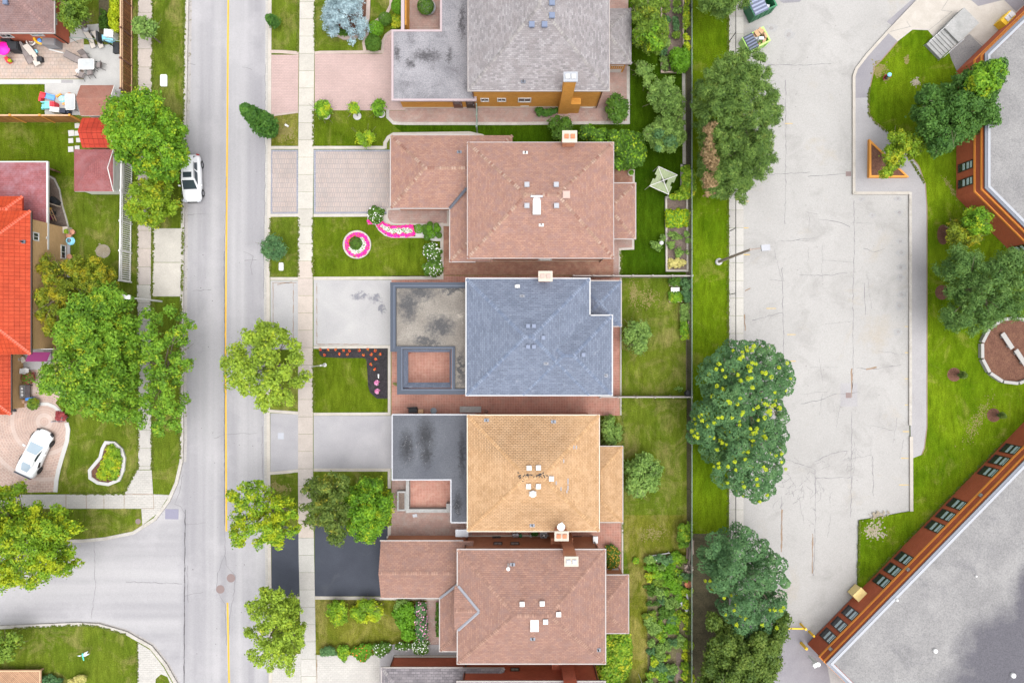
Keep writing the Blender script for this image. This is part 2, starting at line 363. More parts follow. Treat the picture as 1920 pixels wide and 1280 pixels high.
D["flat_patchy"] = blotched(((.120, .108, .095), (.19, .174, .154)), (.046, .047, .051), [(766, 572, 1.2, 2.0), (788, 548, 2.0, .9), (848, 543, 1.3, .4), (825, 612, 1.6, 1.3), (800, 640, 1.8, .5), (864, 690, .4, 2.2)], 1.5, (.22, .84), .34, ((.29, .265, .23), 1.2, .60, .68), 2.6)
D["flat_tar"] = blotched(((.056, .060, .072), (.080, .085, .098)), (.020, .021, .024), [(763, 838, 1.0, 2.2), (798, 818, 1.2, 2.6), (800, 850, .9, 1.8), (858, 946, .5, 1.6), (866, 850, .45, 3.2)], 2.0, (.32, 1.0), .3, ((.12, .12, .13), .8, .62, .78), 1.0)
D["flat_maroon"] = bricks((.23, .078, .085), (.195, .064, .07), (.13, .05, .055), .32, .18, .012, 'UV', .4, .14, (.24, .13, .15))
D["school_gravel"] = blotched(((.138, .135, .137), (.186, .182, .181)), (.062, .060, .072), [(1885, 1225, 5.2, 4.6), (1935, 1150, 3.0, 5.5), (1910, 1290, 8, 4)], .3, (.10, .50), .34, ((.105, .103, .11), .35, .56, .76), 2.0)  # gravel colour turns darker in the lower right area
D["roof_dark"] = grain([(.3, (.084, .081, .096)), (.7, (.114, .111, .126))], .3, 9, .25)
# walls
D["brick_yellow"] = bricks((.52, .245, .042), (.43, .19, .032), (.45, .25, .08), .24, .08, .008, 'UV', .5, .12)
D["brick_tan"] = bricks((.47, .30, .15), (.42, .265, .13), (.40, .26, .14), .24, .08, .008, 'UV', .4, .12)
D["brick_red"] = bricks((.44, .115, .062), (.37, .09, .052), (.33, .12, .08), .24, .08, .008, 'UV', .5, .14)
D["brick_brown"] = bricks((.46, .205, .115), (.40, .17, .095), (.38, .2, .13), .24, .08, .008, 'UV', .5, .12)
D["brick_school"] = bricks((.44, .105, .048), (.37, .088, .04), (.33, .11, .07), .24, .08, .010, 'UV', .4, .15)
D["brick_band"] = plain((.62, .23, .04), .8)
D["white_trim"] = plain((.46, .455, .445), .5, .4, 0, .08)
D["gutter_trim"] = plain((.25, .225, .215), .5, .4, 0, .15)
D["gutter_white"] = plain((.30, .305, .315), .5, .4, 0, .12)
D["patio_white"] = grain([(.35, (.285, .282, .276)), (.65, (.335, .33, .32))], .6, 9, .1)
D["parapet_grey"] = plain((.235, .245, .27), .5, .4, 0, .1)
D["hydrant_red"] = plain((.17, .016, .013), .4)
D["bare_dry"] = grain([(.3, (.125, .112, .032)), (.7, (.18, .15, .06))], 2, 9, .3)
D["white_wall"] = plain((.62, .62, .60), .6, .3, 0, .08)
D["cream_trim"] = plain((.40, .35, .29), .7, .3, 0, .1)
D["stone_cap"] = plain((.36, .32, .27), .8, .3, 0, .18, 3)
D["concrete_base"] = grain([(.3, (.294, .280, .252)), (.7, (.350, .336, .308))], .8, 8, .15)
D["dark_trim"] = plain((.035, .022, .018), .5)
D["brown_trim"] = plain((.10, .045, .032), .55)
D["pink_trim"] = plain((.28, .225, .235), .6)
D["blue_trim"] = plain((.030, .039, .058), .55, .3, 0, .2)
D["blue_light"] = plain((.056, .070, .100), .5, .3, 0, .2)
D["glass_dark"] = glass((.02, .026, .032))
D["glass_pale"] = glass((.36, .46, .50), .15)
D["glass_blind"] = glass((.30, .34, .38), .25)
D["white_plastic"] = plain((.50, .50, .50), .4, .4, 0, .08)
D["skylight"] = plain((.66, .67, .68), .2, .6, 0, .05)
D["vent_grey"] = plain((.23, .24, .27), .4, .4, .2)
D["vent_blue"] = plain((.10, .125, .19), .45)
D["vent_light"] = plain((.21, .215, .235), .4, .4, .2)
D["vent_tan"] = plain((.32, .22, .19), .5)
D["black_rubber"] = plain((.012, .012, .014), .7)
D["flashing"] = plain((.255, .262, .292), .4, .5, .4)
D["flashing_dark"] = plain((.09, .098, .12), .4, .5, .3)
D["terracotta"] = plain((.38, .13, .06), .7)
D["metal_grey"] = plain((.32, .32, .33), .4, .5, .6)
D["metal_dark"] = plain((.03, .032, .036), .45, .5, .3)
D["metal_green"] = plain((.17, .22, .19), .55)
D["pole_taupe"] = plain((.22, .18, .155), .6)
D["wood_brown"] = bricks((.20, .078, .032), (.15, .057, .024), (.035, .015, .008), 5, .15, .02, 'UV', .8, .25, rot=1.5708)
D["wood_gold"] = bricks((.34, .165, .045), (.28, .13, .035), (.06, .03, .01), 5, .15, .016, 'UV', .8, .25, rot=1.5708)
D["wood_rail"] = plain((.40, .255, .16), .8, .2, 0, .15)
D["wood_deck"] = bricks((.33, .2, .12), (.28, .165, .10), (.10, .05, .03), 5, .14, .02, 'POS', .8, .2, rot=.75)
D["wood_weathered"] = plain((.37, .30, .24), .85, .2, 0, .15)
D["timber_orange"] = plain((.50, .22, .045), .7, .2, 0, .12)
D["mulch_black"] = grain([(.3, (.018, .016, .018)), (.7, (.035, .031, .034))], 2, 9, .6, .95, .03)
D["mulch_brown"] = grain([(.3, (.098, .046, .032)), (.7, (.135, .068, .045))], 1.5, 9, .5, .95, .03)
D["soil"] = grain([(.3, (.105, .079, .064)), (.7, (.165, .128, .109))], 1.2, 8, .4, .95, .03)
D["soil_dark"] = grain([(.3, (.055, .05, .03)), (.7, (.10, .085, .05))], 1.2, 8, .5, .95, .03)
D["road_yellow"] = grain([(.3, (.437, .257, .023)), (.7, (.484, .296, .039))], 1.5, 9, .15, .8, 0, ((.328, .257, .156), 1.4, .66, .8))
D["paint_faint"] = grain([(.3, (.364, .301, .175)), (.7, (.406, .280, .070))], 1.5, 9, .2)
D["tar_line"] = plain((.128, .124, .131), .8, .2, 0, .3, 3)
D["tar_dark"] = plain((.068, .064, .068), .8, .2, 0, .3, 3)
D["rust_dirt"] = plain((.192, .136, .096), .9, .1, 0, .3, 3)
D["asphalt_patch"] = grain([(.3, (.165, .158, .175)), (.7, (.198, .191, .205))], .6, 10, .15)
D["path_grey"] = grain([(.3, (.221, .214, .221)), (.7, (.265, .258, .262))], .4, 9, .15, .9, 0, ((.204, .190, .190), .6, .6, .75))
D["oil_ring"] = grain([(.3, (.225, .222, .225)), (.7, (.26, .256, .255))], 1.5, 9, .15)
D["oil_stain"] = grain([(.3, (.180, .169, .169)), (.7, (.245, .234, .230))], 1.2, 9, .25)
D["sand_bare"] = grain([(.3, (.19, .16, .11)), (.7, (.27, .24, .19))], 1, 8, .3)
D["iron_cover"] = plain((.160, .120, .116), .7, .3, .2)
D["drain_lilac"] = plain((.168, .164, .216), .7, .3, .2)
# foliage
D["bark"] = grain([(.3, (.10, .08, .06)), (.7, (.16, .13, .10))], 3, 12, .3, .95, .02)
D["bark_pale"] = plain((.28, .25, .22), .9)
D["leaf_bright"] = leaf((0.036, 0.099, 0.005), (0.120, 0.265, 0.014), (0.229, 0.389, 0.019), (0.412, 0.454, 0.015), .74)
D["leaf_mid"] = leaf((0.042, 0.105, 0.009), (0.125, 0.260, 0.018), (0.226, 0.372, 0.027), (0.406, 0.434, 0.018), .76)
D["leaf_lime"] = leaf((0.066, 0.124, 0.007), (0.175, 0.287, 0.015), (0.259, 0.378, 0.020), (0.440, 0.427, 0.020), .72)
D["leaf_yellow"] = leaf((0.058, 0.116, 0.007), (0.151, 0.281, 0.014), (0.241, 0.379, 0.019), (0.381, 0.431, 0.013), .66)
D["leaf_gold"] = leaf((0.056, 0.084, 0.006), (0.155, 0.210, 0.013), (0.266, 0.311, 0.018), (0.378, 0.318, 0.013), .68)
D["leaf_pale"] = leaf((0.092, 0.154, 0.014), (0.231, 0.342, 0.030), (0.350, 0.458, 0.042), (0.414, 0.451, 0.023), .78, trans=.35)
D["leaf_deep"] = leaf((0.023, 0.078, 0.010), (0.047, 0.133, 0.017), (0.091, 0.202, 0.023))
D["leaf_bluegreen"] = leaf((0.035, 0.091, 0.033), (0.071, 0.163, 0.057), (0.128, 0.237, 0.084), None)
D["leaf_sage"] = leaf((0.052, 0.107, 0.019), (0.152, 0.261, 0.053), (0.259, 0.382, 0.086))
D["leaf_pine"] = leaf((0.031, 0.068, 0.014), (0.102, 0.185, 0.033), (0.189, 0.282, 0.055), (0.263, 0.322, 0.068), .8)
D["leaf_pine_dark"] = leaf((0.042, 0.084, 0.014), (0.090, 0.148, 0.022), (0.164, 0.225, 0.035))
D["leaf_brown"] = leaf((.12, .085, .04), (.23, .155, .075), (.32, .23, .12))
D["leaf_olive"] = leaf((0.040, 0.080, 0.007), (0.119, 0.205, 0.020), (0.215, 0.311, 0.033), (0.297, 0.318, 0.022), .78)
D["leaf_spruce"] = leaf((.14, .21, .23), (.26, .36, .40), (.40, .52, .56), None, trans=.12)
D["leaf_tip"] = leaf((.26, .36, .012), (.38, .46, .015), (.5, .55, .02))
D["leaf_orange"] = leaf((.28, .2, .02), (.4, .25, .03), (.45, .32, .04))
D["leaf_box"] = leaf((.032, .085, .010), (.065, .145, .014), (.10, .2, .018))
D["leaf_box_bright"] = leaf((.055, .15, .006), (.10, .24, .010), (.14, .3, .013))
D["leaf_hedge_lime"] = leaf((.24, .32, .008), (.36, .44, .010), (.5, .55, .015))
D["leaf_grass"] = leaf((.07, .11, .006), (.105, .145, .012), (.16, .17, .04))
D["soil_garden"] = grain([(.3, (.085, .085, .035)), (.7, (.15, .125, .075))], 1.2, 8, .5, .95, .03)
D["leaf_forest"] = leaf((.028, .085, .014), (.058, .142, .022), (.105, .215, .035))
D["lid_rib"] = plain((.10, .12, .18), .5)  # rib paler than the dark lid: light on the relief put into the colour
D["bin_lid_rib"] = plain((.19, .215, .30), .5)  # grey lid likewise: raised ribs coloured as if lit
D["leaf_drab"] = leaf((.036, .072, .010), (.092, .145, .022), (.18, .235, .04), (.30, .26, .02), .76)
D["leaf_soft"] = leaf((.034, .088, .018), (.088, .175, .036), (.155, .255, .06))
D["bench_stone"] = plain((.26, .255, .245), .8)
D["leaf_red"] = leaf((.16, .02, .03), (.3, .05, .06), (.38, .09, .09))
D["leaf_cream"] = leaf((.32, .33, .09), (.5, .46, .15), (.62, .55, .22))
D["petal_pink"] = island([(.74, .004, .22), (.62, .010, .30), (.80, .06, .33), (.55, .0, .16), (.70, .012, .26), (.06, .13, .01), (.78, .02, .24)])
D["petal_white"] = island([(.45, .46, .43), (.38, .42, .32), (.5, .5, .48), (.08, .15, .03)])
D["petal_orange"] = island([(.62, .07, .03), (.55, .16, .03), (.6, .03, .03), (.4, .05, .02), (.08, .12, .02)])
D["petal_mauve"] = island([(.5, .16, .34), (.6, .3, .45), (.4, .1, .22)])
# paint, fabric
D["car_paint"] = plain((.60, .61, .625), .18, .6, 0, .01)
D["car_glass"] = glass((.03, .042, .05), .05)
D["car_glass_pale"] = glass((.25, .31, .36), .06)
D["tyre"] = plain((.015, .015, .017), .8)
D["rim"] = plain((.35, .36, .38), .3, .5, .7)
D["rim_dark"] = plain((.03, .03, .035), .4, .5, .5)
D["lamp_glass"] = plain((.4, .42, .45), .1, .7)
D["tail_red"] = plain((.3, .01, .01), .2, .6)
D["fabric_taupe"] = plain((.17, .145, .14), .8)
D["fabric_sand"] = plain((.40, .36, .32), .8)
D["fabric_black"] = plain((.018, .02, .024), .7)
D["fabric_magenta"] = plain((.135, .006, .07), .7)
D["fabric_pink"] = plain((.78, .006, .33), .6)
D["plastic_red"] = plain((.58, .03, .045), .4)
D["plastic_blue"] = plain((.06, .22, .6), .4)
D["plastic_aqua"] = plain((.16, .56, .56), .4)
D["plastic_sky"] = plain((.25, .58, .72), .4)
D["plastic_orange"] = plain((.66, .24, .04), .4)
D["plastic_yellow"] = plain((.72, .4, .02), .4)
D["paint_yellow"] = plain((.68, .43, .02), .45)
D["box_yellow"] = plain((.66, .52, .22), .5)
D["bin_green"] = plain((.012, .12, .05), .45, .4, 0, .2)
D["bin_lime"] = plain((.30, .52, .12), .45, .4, 0, .2)
D["bin_lid"] = plain((.022, .027, .045), .5)
D["bin_lid_grey"] = plain((.075, .088, .14), .5)
D["cardboard"] = island([(.30, .175, .09), (.35, .22, .13), (.25, .14, .07), (.4, .3, .2)])
D["rubbish_white"] = island([(.5, .5, .51), (.42, .44, .48), (.36, .34, .32)])
D["table_glass"] = plain((.33, .345, .35), .1, .6, 0, .2, 2)
D["bench_slat"] = bricks((.13, .11, .115), (.1, .085, .09), (.03, .025, .025), 3, .1, .015, 'POS', .8, .2)
D["net_white"] = plain((.55, .58, .5), .7, .2, 0, .1)
D["awning_sage"] = bricks((.235, .275, .165), (.21, .25, .145), (.17, .2, .12), 4, .16, .012, 'UV', .8, .15)
D["clay_pot"] = plain((.40, .2, .13), .8)
D["grey_pot"] = plain((.16, .19, .22), .6)
D["teal_paint"] = plain((.08, .45, .35), .5)
D["stone_white"] = plain((.36, .355, .345), .8, .2, 0, .12)
D["steps_concrete"] = grain([(.3, (.210, .213, .210)), (.7, (.280, .280, .276))], 1.0, 8, .2)
D["firewood"] = island([(.2, .15, .12), (.3, .24, .2), (.13, .09, .075)])
# ================================================================ SETTING: ground, roads, pavements
def _road(n):
    m, t, p = base(n, .9, .2); v = pos(t)
    mp = N(t, "Mapping"); mp.inputs["Scale"].default_value = (1, .03, 1); L(t, v, mp.inputs[0])
    sx = N(t, 'SeparateXYZ'); L(t, v, sx.inputs[0]); side = ramp(t, mth(t, 'MULTIPLY', mth(t, 'ADD', sx.outputs[0], 40.0), .1), [(.86, 1.0), (.93, 0.0)])
    m2 = N(t, 'Mapping'); m2.inputs['Scale'].default_value = (.03, 1, 1); L(t, v, m2.inputs[0])
    c = ramp(t, mixc(t, noise(t, mp.outputs[0], .8, 3, .5), noise(t, m2.outputs[0], .5, 3, .5), side), [(.34, (.195, .191, .203)), (.66, (.268, .263, .270))])
    c = mixc(t, c, (.295, .288, .297), ramp(t, noise(t, v, .22, 5, .6), [(.5, 0.0), (.72, .6)]))
    c = mixc(t, c, (.185, .178, .2), ramp(t, noise(t, v, .6, 7, .75), [(.6, 0.0), (.75, .55)]))
    c = mixc(t, c, ramp(t, noise(t, v, 10, 4, .8), [(.3, .88), (.7, 1.08)]), 1.0, 'MULTIPLY')
    L(t, c, p.inputs["Base Color"]); return m
D["asphalt_road"] = _road
b = MB(); b.face([(-500, -500, -.16), (500, -500, -.16), (500, 500, -.16), (-500, 500, -.16)]); struct("ground", b, "lawn_base")
def low(name, m, pts, z):
    b = MB(); q = px(pts); ar = sum(q[i][0] * q[(i + 1) % len(q)][1] - q[(i + 1) % len(q)][0] * q[i][1] for i in range(len(q)))
    if ar < 0: q = q[::-1]
    b.face([(x, y, z) for x, y in q]); return struct(name, b, m)
low("road", "asphalt_road", [(325, -900), (515, -900), (515, 2200), (325, 2200), (325, 1330), (230, 1330), (230, 1215), (-1500, 1215), (-1500, 985), (230, 985), (230, 880), (325, 880)], -.135)
low("parking_lot", "parking_asphalt", [(1385, -900), (2300, -900), (2300, 2200), (1385, 2200)], -.135)
WK = [(349, -900), (349, 0), (343, 300), (340, 480), (338.5, 700), (339.5, 820), (338, 866), (329, 905), (315, 938), (289, 972), (249, 997), (197, 1008), (157, 1012), (0, 1014), (-1500, 1016)]
SK = [(-1500, 1180), (0, 1177), (144, 1171), (184, 1173), (236, 1188), (282, 1214), (308, 1247), (330, 1285), (346, 1350), (350, 2200)]
EK = [(505, -900), (505, 0), (504, 330), (502, 520), (502, 760), (503, 960), (506, 1180), (507, 2200)]
XK = [(2100, -400), (1722, 0), (1664, 61), (1626, 103), (1606, 129), (1601, 143), (1601, 361), (1707, 361), (1707, 797), (1709, 958), (1690, 961), (1660, 967), (1611, 975), (1609, 1060), (1608, 1098), (1620, 1112), (1535, 1205), (1700, 1370), (2200, 1860)]
def lot(name, m, pts):
    b = MB(); b.prism(px(pts), -.15, 0, 0, 0, False); return struct(name, b, m)
lot("lawn", "lawn_base", WK + [(-1500, -900)])
lot("lawn", "lawn_base", SK + [(-1500, 2200)])
lot("lawn", "lawn_base", EK + [(1394, 2200), (1394, -900)])
lot("lawn", "lawn_lush", XK + [(2300, 1860), (2300, -400)])
kc = [0]
def kerb(m, pts, wd=.28, name="kerb", closed=False, z0=-.14, top=.028):
    kc[0] += 1; return kerbline(name, m, pts, wd, z0, top + .0007 * kc[0], closed)
def offs(pts, d): return [(x + d, y) for x, y in pts]
kerb("kerb_concrete", offs(WK[:8], 1.5) + [(315.5, 939), (290, 973), (250, 998.5), (197, 1009.5), (157, 1013.5), (0, 1015.5), (-300, 1016)], .3)
kerb("kerb_concrete", [(-300, 1176)] + [(x, y - 1.5) for x, y in SK[1:3]] + [(185, 1171.5), (237, 1186.5), (283, 1212.5), (310, 1246), (332, 1285), (348, 1350), (352, 1500)], .3)
kerb("kerb_clean", offs(EK, 1), .32)
# gutters and the weeds growing along them
def lowstrip(name, m, pts, wd, z):
    b = MB(); b.strip(px(pts), wd, z, z); return struct(name, b, m)
lowstrip("gutter", "gutter_weeds", offs(WK[1:7], 6), .42, -.131)
lowstrip("gutter", "driveway_pale", offs(EK[1:-1], -4), .4, -.131)
lowstrip("gutter", "gutter_weeds", [(0, 1174), (144, 1168), (186, 1168), (240, 1183), (287, 1209), (314, 1244), (336, 1284)], .16, -.131)
def pieces(name, m, pts, w0, w1, z, seed=0, jit=1.2, step=7):
    """one irregular crack or seam along a polyline"""
    r = random.Random(seed); q = []
    for (ax, ay), (bx, by) in zip(pts, pts[1:]):
        n = max(1, int(math.hypot(bx - ax, by - ay) / step))
        for i in range(n): q.append((ax + (bx - ax) * i / n + r.uniform(-jit, jit), ay + (by - ay) * i / n + r.uniform(-jit, jit)))
    q.append(pts[-1])
    mb = name if isinstance(name, MB) else MB()
    wq = [P(x, y, 0)[:2] for x, y in q]
    for i in range(len(wq) - 1):
        a, c = Vector(wq[i]), Vector(wq[i + 1]); d = (c - a)
        if d.length < 1e-4: continue
        nn = Vector((-d.y, d.x)).normalized(); u0 = r.uniform(w0, w1) / 2
        mb.face([(*(a - nn * u0), z), (*(c - nn * u0), z), (*(c + nn * u0), z), (*(a + nn * u0), z)])
    return mb
# yellow centre line, in two stretches
lowstrip("road_marking", "road_yellow", [(427.5, -300), (427, 0), (424.5, 330), (421.8, 640), (422.5, 800), (423.5, 996)], .16, -.128)
lowstrip("road_marking", "road_yellow", [(425.5, 1130), (427, 1200), (428.5, 1280), (429, 1500)], .16, -.128)
b = MB()
for k, pl in enumerate([[(423, 330), (421, 420), (419, 520), (419.5, 760), (420, 985), (421, 1040), (407, 1075), (405, 1105), (421, 1135), (424, 1210)],
           [(421, 1040), (423, 1060), (440, 1080), (438, 1110), (430, 1160), (428, 1190)],
           [(341, 890), (335, 925), (325, 945), (338, 950), (347, 965)],
           [(235, 1091), (290, 1093), (340, 1095)], [(345, 985), (385, 980)], [(355, 118), (365, 121)], [(452, 124), (472, 130)],
           [(455, 472), (475, 480), (470, 500), (472, 515)], [(458, 487), (480, 487)], [(400, 822), (420, 815), (450, 813), (480, 812)],
           [(360, 545), (395, 543)], [(385, 400), (350, 402)], [(350, 1060), (352, 1130)], [(380, 1110), (345, 1118)],
           [(174, 985), (176, 1040), (177, 1100), (170, 1160)], [(490, 800), (491, 870), (494, 940)], [(497, 120), (496, 330), (493, 560)]]):
    pieces(b, "", pl, .02, .05, -.1275, k)
struct("road_crack", b, "tar_line")
b = MB(); pieces(b, "", [(346, 955), (345, 1100), (344, 1290)], .05, .11, -.1272, 5, .5); pieces(b, "", [(419.5, 470), (420, 640), (420, 985)], .03, .06, -.1272, 6, .6); struct("road_crack", b, "tar_dark")
for i, (x, y) in enumerate([(432, 1084), (412, 1105)]):
    o = MB(); o.lathe([(.40, -.14), (.40, -.122), (.33, -.122), (.33, -.126)], (*P(x, y)[:2], 0), 20)
    tag(obj("manhole_cover", o, "iron_cover"), ["round rusty manhole cover in the road nearer to the dark driveway", "round rusty manhole cover in the road nearer to the side street"][i], "manhole cover", "manhole covers in the road")
o = MB(); o.lathe([(.26, -.02), (.26, .012), (.2, .012), (.2, .008)], (*P(259, 977)[:2], 0), 18)
tag(obj("manhole_cover", o, "iron_cover"), "small round cover set into the grass at the street corner", "manhole cover")
b = MB(); q = P(321, 964); b.obox((q[0], q[1], -.131), 1.25, .95, .02, -.02); t_ = obj("catch_basin", b, "drain_lilac"); tag(t_, "lilac grey square catch basin at the corner kerb", "catch basin")
b = MB(); b.lathe([(.27, -.12), (.27, -.112), (.22, -.112)], (q[0] - .05, q[1], 0), 16); obj("basin_lid", b, "drain_lilac", t_)
# ---------------------------------------------------------------- pavements of separate slabs
def slabs(name, mats, left, right, y0, y1, step, z=.02, gap=.012, pick=None):
    b = MB()
    def at(pl, y):
        for (ax, ay), (bx, by) in zip(pl, pl[1:]):
            if ay <= y <= by: return ax + (bx - ax) * (y - ay) / (by - ay)
        return pl[-1][0] if y > pl[-1][1] else pl[0][0]
    y = y0; k = 0
    while y < y1:
        e = min(y + step, y1)
        A = [P(at(left, y), y), P(at(right, y), y), P(at(right, e), e), P(at(left, e), e)]
        A = [(A[0][0], A[0][1] - gap), (A[1][0], A[1][1] - gap), (A[2][0], A[2][1] + gap), (A[3][0], A[3][1] + gap)]
        b.prism(A, -.05, z, pick(y) if pick else 0); y = e; k += 1
    return struct(name, b, mats)
slabs("sidewalk", ["concrete_cream", "concrete_pink", "concrete_slab"], [(562, -200), (562, 0), (559.5, 270), (558.5, 480), (559, 640), (559, 900), (560, 1040), (562, 1120), (565, 1280), (567, 1500)],
      [(590, -200), (590, 0), (588, 270), (586.5, 400), (586.5, 640), (587, 900), (589, 1040), (590.5, 1120), (593, 1280), (595, 1500)], -200 + 9, 1500, 32.4, pick=lambda y: 0 if y < 470 else 1 if y < 1000 else 2)
slabs("sidewalk", ["concrete_pink", "concrete_slab"], [(259, -200), (259, 0), (258, 330), (257, 480), (257, 600), (259, 760), (259.5, 880)], [(286, -200), (286, 0), (284, 330), (283, 480), (283, 600), (284, 760), (285, 880)], -180, 880, 34, pick=lambda y: 0 if y < 520 else 1)
slabs("driveway", ["concrete_cream"], [(286.5, 427), (286, 556)], [(341, 427), (340, 556)], 428, 556, 64, z=.018, gap=.02)
slabs("sidewalk", ["concrete_slab"], [(1367, -200), (1367, 1500)], [(1394, -200), (1394, 1500)], -200, 1500, 33, z=.016)
sheet("sidewalk", "driveway_pale", [(0, 927), (233, 926), (256, 881), (284.5, 881), (287, 926), (318, 927.5), (295, 962), (267, 984), (265, 953), (0, 953)], 3)
b = MB()
for k, pl in enumerate([[(233, 926), (287, 926)], [(233, 926), (233, 953)], [(162, 926), (162, 953)], [(195, 926), (195, 953)], [(124, 926), (124, 953)], [(287, 926), (289, 953), (265, 953)]]): pieces(b, "", pl, .03, .06, .0165, k, .3)
struct("path_joint", b, "rust_dirt")
sheet("sidewalk", "driveway_pale", [(258, 1204), (282, 1218), (306, 1249), (326, 1285), (330, 1320), (258, 1320)], 2)
sheet("lawn", "lawn_base", [(289, 1320), (292, 1272), (302, 1263), (314, 1268), (322, 1288), (325, 1320)], 3)
# ---------------------------------------------------------------- east block: lawns, driveways, yards
sh = sheet
sh("lawn", "lawn_deep", [(1178, -200), (1296, -200), (1296, 516), (1162, 516), (1162, 270), (900, 270), (900, 252), (760, 252), (738, 236), (760, 233), (1178, 233)])
sh("lawn", "lawn_lush", [(1298, -200), (1367, -200), (1367, 1000), (1298, 1000)])
sh("soil", "soil_dark", [(1298, 1000), (1393, 1000), (1393, 1500), (1298, 1500)])
sh("lawn", "lawn_dry", [(1168, 965), (1296, 965), (1296, 1290), (1185, 1290), (1180, 1075), (1168, 1000)])
sh("lawn", "lawn_dry", [(590, 1124), (800, 1124), (800, 1207), (712, 1207), (712, 1226), (592, 1226)])
sh("lawn", "lawn_dry", [(507, 217), (558, 212), (558, 273), (507, 273)])
sh("lawn", "lawn_fresh", [(587, 406), (690, 406), (690, 519), (587, 519)])
sh("lawn", "lawn_fresh", [(690, 419), (706, 421), (722, 444), (775, 447), (828, 447), (828, 519), (690, 519)])
sh("lawn", "lawn_fresh", [(588, 655), (727, 653), (727, 773), (588, 773)])
sh("lawn", "lawn_fresh", [(588, 208), (735, 208), (760, 234), (738, 236), (720, 268), (720, 274), (588, 273)])
sh("driveway", "paver_pink", [(507, 103), (560, 103), (559, 211), (507, 218)], 2)
sh("driveway", "paver_pink", [(590, 101), (717, 101), (719, 75), (735, 57), (760, 57), (760, 207), (590, 207)], 2)
sh("path", "paver_rose", [(760, -200), (1178, -200), (1178, 233), (742, 233), (726, 222), (726, 207.5), (760, 207.5)], 2)
kerb("kerb_pink", [(507, 97), (530, 97.5), (560, 100)], .3); kerb("kerb_pink", [(590, 100), (600, 98.5), (717, 97.5), (718, 78), (724, 66), (735, 58)], .26); kerb("kerb_pink", [(507, 217), (530, 214), (559, 210)], .2)
kerb("kerb_pink", [(684, 97), (682, 80), (690, 60), (705, 40), (725, 26), (733, 10), (733, -30)], .28)
kerb("kerb_concrete", [(727, 206), (727, 220), (738, 231), (760, 232), (960, 232), (1178, 230), (1178, 125)], .28)
for x0, x1 in ((507, 560), (588, 722)):
    kerb("kerb_clean", [(x0, 277), (x1, 277)], .28)
    kerb("kerb_clean", [(x0, 404), (x1 - (0 if x0 < 550 else 32), 403.5)], .28)
kerb("kerb_clean", [(722, 279), (722, 268), (728, 258), (738, 252), (880, 250), (904, 255), (919, 267)], .32)
sh("driveway", "paver_blue", [(507, 281), (559, 281), (559, 401), (507, 401)])
sh("driveway", "paver_lilac", [(510.5, 284.5), (556, 284.5), (556, 397.5), (510.5, 398.5)], 2)
sh("driveway", "paver_blue", [(588, 281), (740, 281), (740, 401), (588, 401)])
sh("driveway", "paver_lilac", [(592, 284.5), (740, 284.5), (740, 397), (592, 398)], 2)
sh("path", "kerb_clean", [(688, 402), (725, 402), (725, 391), (843, 391), (843, 424), (800, 424), (775, 422), (735, 422), (715, 419), (690, 419)], 3)
sh("path", "paver_rose", [(728, 394), (838, 394), (838, 419), (740, 419), (731, 415), (727, 407)], 4)
sh("path", "paver_brown", [(829, 424), (843, 424), (843, 300), (1160, 300), (1160, 516), (829, 516)], 2)
kerb("kerb_clean", [(1188, 346), (1188, 318)], .2); kerb("kerb_clean", [(1162, 516), (1162, 467), (1187, 466), (1187, 447)], .2); kerb("kerb_clean", [(828.5, 418), (828.5, 521), (588, 522)], .3)
sh("path", "paver_brown", [(1150, 300), (1187, 300), (1187, 350), (1160, 350), (1160, 300)], 3)
sh("path", "paver_rose", [(1150, 440), (1186, 440), (1186, 465), (1161, 465), (1161, 516), (1150, 516)], 3)
kerb("kerb_clean", [(507, 522.5), (559, 522.5)], .28)
sh("driveway", "driveway_concrete", [(507, 526), (559, 526), (559, 655), (507, 655)]); sh("driveway", "driveway_concrete", [(588, 525), (734, 525), (734, 647), (588, 648)])
sh("path", "paver_red", [(734, 517), (1162, 517), (1162, 779), (734, 779)])
b = MB()
for k, pl in enumerate([[(594, 530), (594, 645)], [(550, 530), (550, 650)], [(510, 530), (556, 530)], [(512, 650), (512, 530)], [(520, 534), (548, 528)], [(595, 645), (700, 646)]]): pieces(b, "", pl, .02, .08, .0075, k, .5)
struct("path_joint", b, "rust_dirt")
kerb("kerb_clean", [(588, 651), (730, 650), (730, 775.5), (588, 776)], .26); kerb("kerb_clean", [(504, 770), (530, 772), (559, 774)], .28); kerb("kerb_clean", [(504, 887), (530, 885), (559, 882)], .28); kerb("kerb_clean", [(588, 880.5), (730, 880.5), (730, 915)], .28)
sh("driveway", "driveway_grey", [(507, 774), (559, 777), (559, 881), (507, 884)]); sh("driveway", "driveway_grey", [(588, 779), (740, 779), (740, 878), (588, 878)], 2)
sh("asphalt_patch", "vent_grey", [(521, 811), (532, 811), (532, 823), (521, 823)], 2)
sh("path", "paver_rose", [(734, 895), (885, 895), (885, 1007), (727, 1007), (727, 990), (734, 985)])
sh("path", "paver_red", [(885, 980), (1165, 980), (1165, 1085), (885, 1085)])
sh("path", "kerb_clean", [(725, 1004.5), (1040, 1002), (1040, 1006), (725, 1009)], 3)
kerb("kerb_clean", [(730, 985), (730, 1003)], .3)
sh("driveway", "driveway_dark", [(509, 985), (561, 985), (561, 1117), (509, 1117)]); sh("driveway", "driveway_dark", [(590, 985), (727, 985), (727, 1009), (740, 1009), (740, 1117), (590, 1117)], 2)
kerb("kerb_clean", [(507, 1120), (562, 1120)], .26); kerb("kerb_clean", [(591, 1120), (825, 1121.5)], .3)
sh("path", "paver_rose", [(800, 1123), (830, 1123), (830, 1208), (800, 1208)], 2)
sh("path", "path_grey", [(712, 1207.5), (870, 1207.5), (870, 1300), (712, 1300)], 2)
